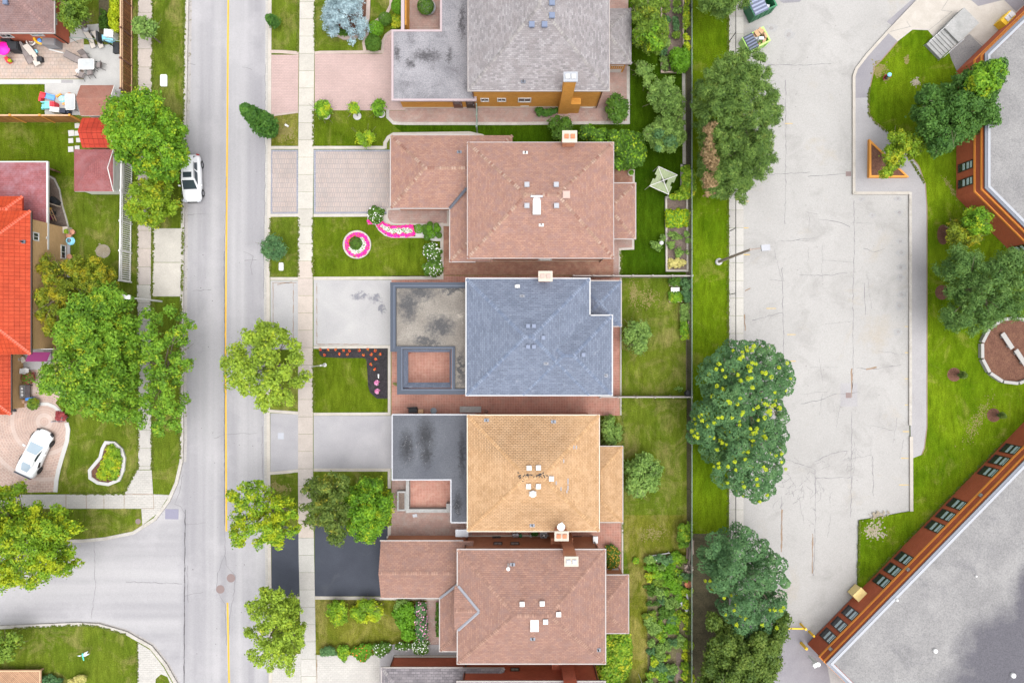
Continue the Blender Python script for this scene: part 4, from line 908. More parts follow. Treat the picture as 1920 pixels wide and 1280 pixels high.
for x, y in ((990, 611), (1001, 611), (1019, 633), (990, 650), (1001, 650)): vent_box(roofC, x, y, rC, EZ, pC, "vent_blue", .34)
vent_box(roofC, 1094, 665, rC2, EZ, pC, "vent_blue", .34)
pipe(roofC, 970, 537, rC, EZ, pC, "white_plastic", .15, .5, "white_trim"); pipe(roofC, 979, 555, rC, EZ, pC, r=.05); pipe(roofC, 1024, 681, rC, EZ, pC, r=.05); pipe(roofC, 1136, 704, rC2, EZ, pC, r=.05)
chimney(C_, (PX(1011, 6.6), rC[3] - .25, PX(1033, 6.6), rC[3] + .42), "brick_red", 7.2, pot="vent_tan")
q = R(1105, 527, 1164, 611, GZ); b = MB(); hip(b, q[0] - 1.2, q[1], q[2], q[3], GZ, .42); obj("rear_porch_roof", b, ["shingle_blue", "white_trim", "cap_blue"], C_); gutter("gutter", [(rC[2] - .2, q[1], q[2], q[3])], GZ, "gutter_trim", C_, .09, "nse")
b = MB(); b.box(wC[2] + .004, q[1] + .35, -.02, q[2] - .3, q[3] - .3, GZ - .2); obj("porch_wall", b, "brick_red", C_)
# flat garage roof with a blue parapet; the entrance court is framed by sloping blue shingle strips
zf = 2.9
fr = R(740, 537, 880, 655, zf); fr2 = R(848, 640, 880, 735, zf)
b = MB(); b.box(fr[0], fr[1], zf - .3, rC[0] + .6, fr[3], zf); b.box(fr2[0], fr2[1], zf - .3, rC[0] + .6, fr[1] - .004, zf); fl = obj("garage_roof", b, "flat_patchy", C_)
b = MB(); pp = [P(875, 534.5, 3.2), P(737, 534.5, 3.2), P(737, 654, 3.2), P(748, 654, 3.2)]; b.strip(pp, .52, 2.3, 3.15)
b.strip([P(742, 651, 3.2), P(752, 651, 3.2), P(851, 651, 3.2), P(851, 734, 3.2)], .2, 2.3, 3.17)
b.strip([P(875, 734, 3.2), P(749.5, 734, 3.2), P(749.5, 652, 3.2)], .5, 2.3, 3.16); obj("parapet", b, "blue_trim", fl)
b = MB(); b.strip([P(875, 535.5, 3.26), P(738.5, 535.5, 3.26), P(738.5, 653.5, 3.26)], .12, 3.12, 3.22); b.strip([P(875, 730.5, 3.26), P(753.5, 730.5, 3.26), P(753.5, 652.5, 3.26), P(848, 652.5, 3.26), P(848, 729, 3.26)], .12, 3.12, 3.225); obj("parapet_rail", b, "blue_light", fl)
b = MB()   # sloping strips facing the court
o_, i_ = [P(756, 655, 3.1), P(845.5, 655, 3.1), P(845.5, 727, 3.1), P(756, 727, 3.1)], [P(765, 660, 2.5), P(843, 660, 2.5), P(843, 717, 2.5), P(765, 717, 2.5)]
for k in range(4): j = (k + 1) % 4; b.face([i_[k], i_[j], o_[j], o_[k]][::-1])
for k in range(4): j = (k + 1) % 4; b.face([(*i_[k][:2], 2.25), (*i_[j][:2], 2.25), i_[j], i_[k]])
obj("court_eave", b, "shingle_blue", fl)
b = MB(); b.strip([P(756, 651, 2.2), P(846, 651, 2.2)], .2, 2.05, 2.3); obj("court_beam", b, "blue_trim", fl)
b = MB(); gx = PX(744, 2.5) + .3; b.box(gx, PY(645, 2.5), -.02, wC[0] - .004, PY(540, 2.5) - .1, zf - .3); b.box(PX(849, 2.5), PY(728, 2.5) + .2, -.02, wC[0] - .005, PY(646, 2.5), zf - .301)
b.box(PX(757, 2.3), PY(729, 2.3), -.02, PX(764, 2.3), PY(722, 2.3), 2.3); b.box(PX(757, 2.3), PY(662, 2.3), -.02, PX(764, 2.3), PY(655, 2.3), 2.3); obj("garage_wall", b, "brick_red", C_)
sh("path", "paver_court", [(752, 652), (852, 652), (852, 726), (752, 726)], 2)
# ---------------------------------------------------------------- D: orange roof
D_ = thing("brick_house", "house with a sandy orange shingle roof and a tarred flat garage roof", "house", P(1000, 887))
rD = R(877, 778.5, 1123, 995, EZ); pD = .40
rf = MB(); hip(rf, *rD, EZ, pD); roofD = obj("roof", rf, ["shingle_orange", "white_trim", "cap_orange"], D_); gutter("gutter", [rD], EZ, "cream_trim", D_, .08)
wD = inset(rD, .36); walls(D_, [wD], "brick_brown", [EZ - .2])
for x, y in ((992, 877), (1009.5, 876.5), (1034, 897), (991, 911.5), (1009.5, 911.5)): vent_box(roofD, x, y, rD, EZ, pD, "white_plastic", .40)
q = onroof(999, 925, rD, EZ, pD, .3); b = MB(); b.obox((q[0], q[1], q[2] + .03), .6, .5, .05); b.lathe([(.14, 0), (.14, .25), (.27, .27), (.30, .42), (.26, .56), (.1, .62)], q, 14); obj("turbine_vent", b, "white_plastic", roofD)
for x, y in ((912, 788), (1038, 791), (998, 985)): pipe(roofD, x, y, rD, EZ, pD)
b = MB()
for x, y, w_, h_ in ((1076, 838, 2, 6), (1081, 838, 2, 6), (1057, 864, 2, 6), (1065, 902, 2, 10), (1065, 914, 2, 8), (1063, 921, 2, 5), (1043, 905, 2, 6), (1052, 916, 2, 6)):
    q = onroof(x, y, rD, EZ, pD, .01); b.obox((q[0], q[1], q[2] + .02), w_ / 20, h_ / 20, .012, 0, 0, 0, math.atan(pD))
obj("bare_shingle", b, "vent_light", roofD)
b = MB(); r_ = random.Random(11)
for k in range(46):
    s_ = 985 if k % 2 else 1015; x, y = r_.gauss(s_, 6), 892 + r_.gauss(0, 2.6); q = onroof(x, y, rD, EZ, pD, .01); b.obox((q[0], q[1], q[2] + .015), r_.uniform(.08, .24), r_.uniform(.05, .12), .02, r_.uniform(-.5, .8))
obj("shingle_damage", b, "black_rubber", roofD)
q = R(1124, 837, 1167, 978, GZ); b = MB(); hip(b, q[0] - (q[2] - q[0]), q[1], q[2], q[3], GZ, .42); obj("rear_porch_roof", b, ["shingle_orange", "white_trim", "cap_orange"], D_); gutter("gutter", [(rD[2] - .2, q[1], q[2], q[3])], GZ, "gutter_trim", D_, .08, "nse")
b = MB(); b.box(wD[2] + .004, q[1] + .3, -.02, q[2] - .3, q[3] - .3, GZ - .2); obj("porch_wall", b, "brick_brown", D_)
b = MB(); pts = [P(735.5, 777, GZ)[:2], P(735.5, 899, GZ)[:2], P(845.5, 899, GZ)[:2], P(845.5, 979, GZ)[:2], (rD[0] + .5, PY(979, GZ)), (rD[0] + .5, PY(777, GZ))]
b.prism(pts, GZ - .25, GZ, 1, 0); gd = obj("garage_roof", b, ["flat_tar", "vent_light"], D_); b = MB(); b.strip(pts[:4], .12, GZ - .2, GZ + .04); b.strip([pts[0], pts[5]], .12, GZ - .2, GZ + .035); b.strip([pts[3], pts[4]], .12, GZ - .2, GZ + .035); obj("roof_edge", b, "vent_light", gd)
b = MB(); r_ = random.Random(6)
for k in range(46):
    c_ = r_.choice([(763, 838, 7, 28), (797, 828, 9, 24), (858, 945, 3, 14)]); x, y = r_.gauss(c_[0], c_[2]), r_.gauss(c_[1], c_[3] * .6); q = P(x, y, GZ)
    if not (742 < x < 872 and 785 < y < 975): continue
    b.obox((q[0], q[1], GZ + .015), r_.uniform(.1, .26), .016, .006, r_.uniform(0, 3.1))
obj("tar_curl", b, "flat_mottled", gd)["kind"] = "stuff"
b = MB(); b.box(PX(735.5, GZ) + .3, PY(897, GZ) + .2, -.02, wD[0] - .004, PY(779, GZ) - .2, GZ - .25); b.box(PX(848, GZ), PY(978, GZ) + .2, -.02, wD[0] - .004, PY(897, GZ) + .196, GZ - .25); obj("garage_wall", b, "brick_brown", D_)
sh("path", "paver_court", [(762, 897), (850, 897), (850, 955), (762, 955)], 2)
b = MB(); b.box(PX(761, .8), PY(961, .8), 0, PX(767, .8), PY(899, .8), .78); b.box(PX(767, .8) + .002, PY(960.5, .8), 0, PX(845, .8), PY(954, .8), .785); b.box(PX(837, .8), PY(953.5, .8), 0, PX(844, .8), PY(943, .8), 1.0); obj("court_wall", b, "steps_concrete", D_)
chimney(D_, (PX(1041, 6.7), wD[1] - .62, PX(1063, 6.7), wD[1]), "brick_brown", 7.3, flues=2, pot="terracotta", cap_="stone_cap", shoulder=((PX(1030, 1), wD[1] - .6, PX(1066, 1), wD[1] - .004), 2.4))
b = MB(); q = P(1052, 987, 7.8); b.tube((q[0], q[1] - .1, 7.2), (q[0], q[1] + .1, 7.8), .03); o = obj("satellite_dish", b, "white_plastic", D_)
b = MB(); b.lathe([(.05, 0), (.22, .03), (.32, .09), (.33, .1), (.2, .04)], (q[0], q[1], 7.8), 18); b.tube((q[0], q[1], 7.85), (q[0] + .05, q[1] + .35, 8.25), .018); b.obox((q[0] + .05, q[1] + .38, 8.25), .14, .18, .12, .3); obj("dish", b, "white_plastic", o)
downpipe(D_, wD[0] + .1, wD[1] - .08, 0, 5.2, "brown_trim")
# canopy slab and the lean-to between D and E
b = MB(); b.box(PX(854, 2.4), PY(1006, 2.4), 2.32, PX(878, 2.4), PY(992, 2.4), 2.42); o = obj("side_canopy", b, "vent_light", D_)
# ---------------------------------------------------------------- E: brown roof, gabled garage
E_ = thing("brick_house", "house with a brown shingle roof, gabled garage and cross gable with grey valleys", "house", P(996, 1130))
rE = R(858.5, 1030.5, 1134.5, 1243, EZ); pE = .43
rf = MB(); hip(rf, *rE, EZ, pE); roofE = obj("roof", rf, ["shingle_brown", "white_trim", "cap_brown"], E_); gutter("gutter", [rE], EZ, "gutter_trim", E_, .1)
wE = inset(rE, .36); walls(E_, [wE], "brick_brown", [EZ - .2])
for x, y in ((979, 1132), (1016.5, 1131), (1047.5, 1151), (1023, 1165)): vent_box(roofE, x, y, rE, EZ, pE, "white_plastic", .40)
skylight(roofE, 994.5, 1162, 1010, 1184, rE, EZ, pE)
q = onroof(953, 1058, rE, EZ, pE, .1); b = MB(); b.tube((q[0], q[1], q[2] - .1), (q[0], q[1], q[2] + 1.1), .09, .09, 10); b.lathe([(.13, 1.1), (.16, 1.15), (.16, 1.3), (.05, 1.35)], q, 12); obj("flue_pipe", b, "white_plastic", roofE)
pipe(roofE, 961, 1059, rE, EZ, pE); pipe(roofE, 999, 1198, rE, EZ, pE); pipe(roofE, 1122, 1219, rE, EZ, pE)
dg = R(852, 1098, 905, 1180, EZ + .0); b = MB(); hip(b, dg[0], dg[1], dg[2] + 2.4, dg[3], EZ + .03, pE, gable="we", caps=True); dr = obj("cross_gable", b, ["shingle_brown", "white_trim", "cap_brown"], roofE)
b = MB(); zt = EZ + pE * (dg[3] - dg[1]) / 2
ax = rE[0] + (dg[3] - dg[1]) / 2; ym = (dg[1] + dg[3]) / 2
for ye in (dg[3], dg[1]): b.tube((rE[0] + .05, ye, EZ + .04), (ax, ym, zt + .03), .13, .13, 6)
obj("valley_flashing", b, "flashing", dr)
q = R(714, 1014, 858, 1120, GZ); b = MB(); hip(b, q[0], q[1], rE[0] + 1.2, q[3], GZ, .45, gable="we"); gr = obj("garage_roof", b, ["shingle_brown", "brick_brown", "cap_brown"], E_); gutter("gutter", [(q[0], q[1], rE[0] + .2, q[3])], GZ, "gutter_trim", E_, .09, "ns")
q2 = R(825, 1060, 858, 1220, GZ); b = MB(); hip(b, q2[0], q2[1], 2 * rE[0] - q2[0] + .2, q2[3], GZ - .02, .5, gable="n"); obj("front_porch_roof", b, ["shingle_brown", "white_trim", "cap_brown"], E_); gutter("gutter", [(q2[0], q2[1], PX(858, GZ), PY(1121, GZ))], GZ - .02, "gutter_trim", E_, .09, "sw")
b = MB(); b.tube(P(858, 1095, 4.0), P(825.5, 1120.5, 3.03), .12, .12, 6); obj("valley_flashing", b, "flashing", gr)
b = MB(); b.box(q[0] + .25, q[1] + .3, -.02, wE[0] - .004, q[3] - .3, GZ - .2); b.box(q2[0] + .3, q2[1] + .3, -.02, wE[0] - .004, q[1] + .296, GZ - .22); obj("garage_wall", b, "brick_brown", E_)
q = R(1135, 1078, 1178, 1186, GZ); b = MB(); hip(b, q[0] - (q[2] - q[0]), q[1], q[2], q[3], GZ, .5); obj("rear_porch_roof", b, ["shingle_brown", "white_trim", "cap_brown"], E_); gutter("gutter", [(rE[2] - .2, q[1], q[2], q[3])], GZ, "gutter_trim", E_, .08, "nse")
b = MB(); b.box(wE[2] + .004, q[1] + .3, -.02, q[2] - .3, q[3] - .3, GZ - .2); obj("porch_wall", b, "brick_brown", E_)
yn = wE[3]
def win_n(parent, yw, px0, px1, py0, py1, **k): return win_s(parent, yw, px0, px1, py0, py1, out=1, **k)
win_n(E_, yn, 925, 942, 1016.5, 1021.5, frame="dark_trim", pane="glass_blind"); win_n(E_, yn, 957, 974, 1016.5, 1021.5, frame="dark_trim", pane="glass_blind"); win_n(E_, yn, 1074, 1090, 1002, 1006, frame="dark_trim"); win_n(E_, yn, 923, 939, 1006, 1008.5, frame="dark_trim")
chimney(E_, (PX(1056, 6), yn, PX(1077, 6), yn + .62), "brick_brown", 8.6, flues=2, pot="vent_grey", shoulder=((PX(1031, 1), yn + .003, PX(1072, 1), yn + .55), 2.6))
downpipe(E_, wE[0] + .15, yn + .1, 0, 5.2, "brown_trim"); downpipe(E_, wE[2] - .15, yn + .1, 0, 5.2, "brown_trim")
b = MB(); b.box(PX(1112, 2.2), PY(1018, 2.2), 2.0, PX(1121, 2.2), PY(1005, 2.2), 2.25); obj("wall_cabinet", b, "white_plastic", E_)
# ---------------------------------------------------------------- F: red brick house at the bottom edge
F_ = thing("brick_house", "red brick house at the bottom edge with a slate grey garage roof", "house", P(990, 1300))
rF = R(858, 1278, 1134, 1500, EZ); wF = inset(rF, .36); b = MB(); hip(b, *rF, EZ, .43); obj("roof", b, ["shingle_slate", "white_trim", "cap_slate"], F_); gutter("gutter", [rF], EZ, "gutter_trim", F_, .1); walls(F_, [wF], "brick_red", [EZ - .2])
yn = wF[3]
for a, c in ((925, 942), (957, 974)): win_n(F_, yn, a, c, 1252, 1258, frame="dark_trim", pane="glass_blind")
b = MB(); b.box(PX(1054, 4), yn, -.02, PX(1078, 4), yn + .55, 8); b.box(PX(1033, 1), yn + .004, -.02, PX(1070, 1), yn + .5, 2.5); obj("chimney", b, "brick_red", F_)
q = R(716, 1252, 872, 1380, GZ); b = MB(); hip(b, q[0], q[1], rF[0] + 4, q[3], GZ, .45); obj("garage_roof", b, ["shingle_slate", "white_trim", "cap_slate"], F_); gutter("gutter", [(q[0], q[1], rF[0] + .2, q[3])], GZ, "gutter_trim", F_, .09, "nw")
b = MB(); b.box(q[0] + .55, q[1] + .3, -.02, wF[0] - .004, q[3] - .35, GZ - .2); obj("garage_wall", b, "brick_red", F_); downpipe(F_, q[0] + .6, q[3] - .25, 0, 2.7, "brown_trim"); downpipe(F_, wF[0] + .1, yn + .1, 0, 5.2, "dark_trim"); downpipe(F_, wF[2] - .15, yn + .1, 0, 5.2, "dark_trim")
b = MB(); b.box(q[0] + .6, q[3] - .297, -.02, wF[0] - .1, q[3] - .1, .12); obj("foundation", b, "kerb_clean", F_)
# ---------------------------------------------------------------- W1: mauve roof, top left corner
W1 = thing("brick_house", "red brick bungalow with a mauve shingle roof in the top left corner", "house", P(40, 30))
z = 3.6; r1 = R(-160, -160, 101, 61, z); b = MB(); hip(b, *r1, z, .45); ro = obj("roof", b, ["shingle_mauve", "white_trim", "cap_mauve"], W1); gutter("gutter", [r1], z, "gutter_trim", W1, .1)
w1 = (r1[0] + .4, PY(81, 0), PX(130, 0), r1[3] - .4); walls(W1, [w1], "brick_red", [z - .2])
win_s(W1, w1[1], 0, 23, 63.5, 70); win_s(W1, w1[1], 58, 82, 63, 67)
window(W1, (w1[2], PY(41, 2.6)), (w1[2], PY(20, 2.6)), 1.9, 3.0, "white_trim", "glass_dark", (1, 0))
vent_box(ro, 10, 4, r1, z, .45, "vent_blue", .42); downpipe(W1, w1[2] - .1, w1[1] - .08, 0, 3.3, "dark_trim")
# ---------------------------------------------------------------- W2: orange tiled house, tan brick walls
W2 = thing("tiled_house", "tan brick house with a bright orange red tiled roof", "house", P(30, 560))
z = 5.3; r2 = R(-190, 395, 57, 664, z); b = MB(); hip(b, *r2, z, .42); ro = obj("roof", b, ["tile_orange", "tile_red", "tile_cap"], W2)
b = MB(); b.box(r2[2] + .003, r2[1], z - .14, r2[2] + .1, r2[3], z + .003); obj("gutter", b, "dark_trim", W2)
q = R(-190, 368, 42, 420, z - .5); b = MB(); hip(b, *q, z - .5, .42); obj("rear_roof", b, ["tile_orange", "tile_red", "tile_cap"], W2)
xe = PX(126, 0); w2 = (r2[0] + .5, PY(655, 0) + .3, xe, r2[3] - .3); 
b = MB(); b.prism([(r2[0] + .5, PY(653, 1)), (xe, PY(653, 1)), (xe, PY(428, 0)), (r2[2] - .2, PY(410, 5) + 0), (r2[0] + .5, PY(410, 5))], -.02, z - .2); obj("wall", b, "brick_tan", W2)
window(W2, (xe, PY(486, .4)), (xe, PY(460, .4)), .25, 1.0, "white_trim", "glass_dark", (1, 0)); window(W2, (xe, PY(452, 4.4)), (xe, PY(436, 4.4)), 4.1, 4.9, "white_trim", "glass_dark", (1, 0))
b = MB(); b.box(xe + .003, PY(448, 3), 2.9, xe + .05, PY(444, 3), 3.1); obj("wall_vent", b, "white_trim", W2)
window(W2, (PX(46, 4), PY(653, 1)), (PX(69, 4), PY(653, 1)), 3.2, 4.6, "white_trim", "glass_dark", (0, -1)); window(W2, (PX(79, 3), PY(653, 1)), (PX(106, 3), PY(653, 1)), 2.0, 3.4, "white_trim", "glass_dark", (0, -1))
z3 = 2.8; q = R(-190, 640, 20, 777, z3); b = MB(); hip(b, *q, z3, .42); obj("garage_roof", b, ["tile_orange", "tile_red", "tile_cap"], W2); b = MB(); b.box(q[2] + .003, q[1], z3 - .12, q[2] + .09, q[3] - .3, z3 + .003); obj("gutter", b, "dark_trim", W2)
b = MB(); b.box(q[0] + .3, q[1] + .4, -.02, PX(46, 0), PY(653, 1) - .004, z3 - .2); obj("garage_wall", b, "brick_tan", W2)
pipe(ro, 41, 453, r2, z, .42, r=.07, h=.4)
# ---------------------------------------------------------------- W3: maroon lean-to
W3 = thing("garden_building", "low building with a flat maroon shingle roof and white edge behind the orange tiled house", "building", P(40, 360))
z = 2.9; q = R(-190, 304.5, 87, 470, z); b = MB(); b.prism([(q[0], q[1]), (q[2], q[1] + .1), (q[2], q[3]), (q[0], q[3])], z - .2, z, 1, 0); ro = obj("roof", b, ["flat_maroon", "white_trim"], W3)
b = MB(); b.box(q[2] - .002, q[1] + .1, z - .2, q[2] + .13, q[3] + .1, z + .012); b.box(q[0], q[3] + .002, z - .2, q[2], q[3] + .1, z + .01); obj("roof_edge", b, "white_trim", ro)
b = MB(); b.box(q[0], q[1] + .4, -.02, PX(84), q[3] - .3, z - .2); obj("wall", b, "brick_tan", W3)
# ---------------------------------------------------------------- three sheds
def shed(label, rect, z, pit, ax, roofm, capm, wallm, walls_px, nm="garden_shed"):
    x0, y0, x1, y1 = rect; t = thing(nm, label, "shed", P((x0 + x1) / 2, (y0 + y1) / 2)); q = R(x0, y0, x1, y1, z)
    b = MB(); hip(b, *q, z, pit, gable="we" if ax == 'x' else "ns", caps=False); o = obj("roof", b, [roofm, wallm, capm], t)
    b = MB(); k = .22; b.box(q[0] + k, q[1] + k, -.02, q[2] - k, q[3] - k, z - .2); obj("wall", b, wallm, t)
    b = MB()
    for x in (q[0] - .05, q[2]):
        ym = (q[1] + q[3]) / 2; zr = z + (q[3] - q[1]) / 2 * pit
        b.prism([(x, q[1]), (x + .05, q[1]), (x + .05, ym), (x, ym)], z - .12, z + .01); 
    b2 = MB(); x = q[2]
    for ya in (q[1], q[3]):
        ym = (q[1] + q[3]) / 2; zr = z + (q[3] - q[1]) / 2 * pit
        b2.tube((x + .02, ya, z - .02), (x + .02, ym, zr - .02), .045, .045, 6)
    obj("barge_board", b2, "white_trim", o); return t
s1 = shed("brown shingled garden shed in the corner of the white patio", (151, 160, 214, 217), 2.3, .5, 'x', "shingle_shed", "shingle_shed", "white_wall", None)
b = MB(); q = R(151, 160, 214, 217, 2.3); b.box(q[2] - .215, q[1] + .7, 0, q[2] - .17, q[3] - 1.6, 1.9); obj("door", b, "dark_trim", s1)
s2 = shed("small shed with a red corrugated tile roof between two larger sheds", (154, 221, 212, 277), 2.2, .5, 'x', "tile_red", "tile_cap", "brick_tan", None)
s3 = shed("maroon roofed garden shed with pale walls beside the white picket fence", (139, 280, 212, 359), 2.4, .5, 'x', "shingle_maroon", "shingle_maroon", "white_wall", None)
# ---------------------------------------------------------------- school
SCH = thing("school_building", "long angular brick school with orange brick bands, small windows and a pale gravel roof", "school", P(1850, 1100)); HS = 4.2
poly = [(2300, -380), (1970, -38), (1793, 134), (1793, 370), (2065, 642), (1514, 1206.5), (1900, 1584), (2500, 1584), (2500, -380)]
wp = px(poly); b = MB(); b.prism(wp, -.02, HS - .1); obj("wall", b, "brick_school", SCH)
ctr = None
def off(pl, d):
    n = len(pl); out = []
    for i in range(n):
        p0, p1, p2 = Vector(pl[i - 1]), Vector(pl[i]), Vector(pl[(i + 1) % n]); d1 = (p1 - p0).normalized(); d2 = (p2 - p1).normalized()
        n1 = Vector((-d1.y, d1.x)); n2 = Vector((-d2.y, d2.x)); m = (n1 + n2); m = m / max(.3, m.length_squared) * 2; out.append(tuple(p1 + m * d))
    return out
ar = sum(wp[i][0] * wp[(i + 1) % len(wp)][1] - wp[(i + 1) % len(wp)][0] * wp[i][1] for i in range(len(wp)))
sg = 1 if ar > 0 else -1          # left normal points inward when counter-clockwise
inn = off(wp, .45 * sg)
b = MB(); b.prism(inn, HS - .099, HS - .05); sr = obj("roof", b, "school_gravel", SCH)
b = MB(); b.strip(off(wp, -.03 * sg), .12, 2.65, 2.85, closed=True); b.strip(off(wp, -.03 * sg), .12, 3.62, 3.80, closed=True); obj("brick_band", b, "brick_band", SCH)
b = MB(); b.strip(off(wp, .06 * sg), .24, HS - .1, HS + .02, closed=True); obj("parapet", b, "flashing_dark", SCH)
b = MB(); b.strip(off(wp, .30 * sg), .22, HS - .1, HS + .05, closed=True); obj("parapet_cap", b, "parapet_grey", SCH)
A0 = Vector(P(1514, 1206.5)[:2]); U = (Vector(P(1891, 820.5)[:2]) - A0).normalized(); NO = Vector((-U.y, U.x))
if NO.x > 0: NO = -NO
def on_wall(px_, py_, z, o, u): return (Vector(P(px_, py_, z)[:2]) - o).dot(u)
for zx, zy in ((247, 1023), (305, 964), (363, 905), (530, 740), (587, 681), (645, 622), (807, 457), (864, 398), (922, 340), (1088, 173), (1146, 115), (1205, 57)):
    s_ = on_wall(1460 + zx / 2.783, 820 + zy / 2.783, 1.45, A0, U); a = A0 + U * (s_ - .52); c = A0 + U * (s_ + .52)
    f = window(SCH, a, c, .42, 2.52, "dark_trim", "glass_dark", NO, mull=0, fw=.07)
    b = MB()
    for z0, z1 in ((1.15, 1.48), (1.85, 2.15), (2.28, 2.44)):
        p_ = [a + U * .09 + NO * .021, c - U * .09 + NO * .021, c - U * .09 + NO * .035, a + U * .09 + NO * .035]; b.prism([(v.x, v.y) for v in p_], z0, z1); obj("lower_pane", b, "glass_pale", f); b = MB()
for px_, py_ in ((1809, 312), (1809, 342)):
    y0 = PY(py_ + 8, 1.4); y1 = PY(py_ - 8, 1.4); x = wp[3][0]; f = window(SCH, (x, y0), (x, y1), .35, 2.5, "dark_trim", "glass_dark", (-1, 0), mull=0, fw=.07); b = MB()
    for z0, z1 in ((1.0, 1.3), (1.6, 1.9), (2.1, 2.4)): b.box(x - .035, y0 + .1, z0, x - .021, y1 - .1, z1); obj("lower_pane", b, "glass_pale", f); b = MB()
A1 = Vector(wp[3]); U1 = (Vector(wp[4]) - A1).normalized(); N1 = Vector((-U1.y, U1.x)); N1 = N1 if N1.y < 0 else -N1
for px_, py_ in ((1912, 470), (1928, 488)):
    s_ = on_wall(px_, py_, 1.4, A1, U1); a = A1 + U1 * (s_ - .5); c = A1 + U1 * (s_ + .5); f = window(SCH, a, c, .42, 2.4, "dark_trim", "glass_dark", N1, mull=0, fw=.07); b = MB()
    for z0, z1 in ((1.0, 1.3), (1.7, 2.0)):
        p_ = [a + U1 * .09 + N1 * .021, c - U1 * .09 + N1 * .021, c - U1 * .09 + N1 * .035, a + U1 * .09 + N1 * .035]; b.prism([(v.x, v.y) for v in p_], z0, z1); obj("lower_pane", b, "glass_pale", f); b = MB()
for px_, py_ in ((1837, 926), (1700, 1064.5), (1553, 1212)):
    s_ = on_wall(px_, py_, 3.3, A0, U); q = A0 + U * s_ + NO * .1; b = MB(); b.obox((q.x, q.y, 3.25), .3, .22, .25, math.atan2(U.y, U.x)); obj("wall_lamp", b, "metal_grey", SCH)
# dark area in the gravel, and litter on the roof
for x, y, s_ in ((1753, 1219, .2), (1899, 1265, .22), (1829, 1079, .09), (1681, 1124, .12)): b = MB(); q = P(x, y, HS); b.lathe([(s_, 0), (s_, .18), (s_ * .6, .25)], (q[0], q[1], HS - .05), 12); obj("roof_vent", b, "white_plastic", sr)
b = MB(); q = P(1532, 1245, HS); b.tube((q[0], q[1], 2.6), (q[0] + .1, q[1], HS + .05), .16, .2, 10); b.obox((q[0] - .1, q[1] - .05, HS - .1), .5, .35, .3, .5); obj("floodlight", b, "white_plastic", SCH)
# street and garden fronts of the houses: windows upstairs, garage doors below
for hs, w_, gx, gy0, gy1 in ((A, wA, xg0, PY(180, 2.5), PY(75, 2.5)), (B_, wB, PX(733, GZ) + .4, PY(380, GZ), PY(265, GZ)), (C_, wC, gx, PY(640, 2.5), PY(548, 2.5)), (D_, wD, PX(735.5, GZ) + .3, PY(890, GZ), PY(786, GZ)), (E_, wE, PX(714, GZ) + .25, PY(1112, GZ), PY(1024, GZ))):
    n = w_[3] - w_[1]
    for f in (.22, .72):
        y = w_[1] + n * f; window(hs, (w_[0], y + .7), (w_[0], y - .7), 3.5, 4.9, "white_trim", "glass_dark", (-1, 0)); window(hs, (w_[2], y - .6), (w_[2], y + .6), 3.7, 4.9, "white_trim", "glass_dark", (1, 0))
    b = MB()
    for k in range(4): b.box(gx - .06, gy0 + .25, .06 + k * .53, gx - .028, gy1 - .25, .56 + k * .53)
    b.box(gx - .03, gy0 + .25, .05, gx - .003, gy1 - .25, 2.2); obj("garage_door", b, "cream_trim", hs)
# ================================================================ PLANTS
def leafmesh(name, C, cr, n, size, mat, parent=None, up=.55, seed=0, flat=1.0, shell=.55, aspect=.62, fringe=0):
    """leaf faces scattered round the clump centres C (world)"""
    rng = np.random.default_rng(seed); C = np.asarray(C, float); K = len(C); off = origin(parent) if parent else Vector((0, 0, 0))
    cr = np.broadcast_to(np.asarray(cr, float), (K,)); M = K * n
    d = rng.normal(size=(M, 3)); d /= np.linalg.norm(d, axis=1)[:, None]
    fl = rng.random(M) < .72; d[:, 2] = np.where(fl, np.abs(d[:, 2]), d[:, 2])
    rad = np.repeat(cr, n) * (shell + (1.06 - shell) * rng.random(M) ** .6) * np.where(rng.random(M) < fringe, rng.uniform(1.1, 1.7, M), 1)
    o = d * rad[:, None]; o[:, 2] *= flat; p = np.repeat(C, n, 0) + o
    nr = d * .8 + rng.normal(size=(M, 3)) * .42; nr[:, 2] += up; nr /= np.linalg.norm(nr, axis=1)[:, None]
    a = rng.normal(size=(M, 3)); t = np.cross(nr, a); t /= np.linalg.norm(t, axis=1)[:, None] + 1e-9; u = np.cross(nr, t)
    s = (size * (.65 + .7 * rng.random(M)))[:, None]
    V = np.empty((M, 4, 3)); V[:, 0] = p + t * s; V[:, 1] = p + u * s * aspect; V[:, 2] = p - t * s; V[:, 3] = p - u * s * aspect
    V[..., 2] = np.maximum(V[..., 2], .02)
    V -= np.array(off[:]); me = bpy.data.meshes.new(name); me.vertices.add(M * 4); me.vertices.foreach_set("co", V.ravel().astype(np.float32))
    me.loops.add(M * 4); me.loops.foreach_set("vertex_index", np.arange(M * 4, dtype=np.int32)); me.polygons.add(M)
    me.polygons.foreach_set("loop_start", np.arange(0, M * 4, 4, dtype=np.int32)); me.polygons.foreach_set("loop_total", np.full(M, 4, np.int32))
    me.materials.append(MAT(mat)); me.update(calc_edges=True); me.validate()
    ob = bpy.data.objects.new(name, me); COL.objects.link(ob)
    if parent: ob.parent = parent
    return ob
def inside(pl, x, y):
    c = np.zeros(len(x), bool); n = len(pl)
    for i in range(n):
        (x0, y0), (x1, y1) = pl[i], pl[(i + 1) % n]
        k = ((y0 > y) != (y1 > y)); k &= x < (x1 - x0) * (y - y0) / ((y1 - y0) if y1 != y0 else 1e-9) + x0; c ^= k
    return c
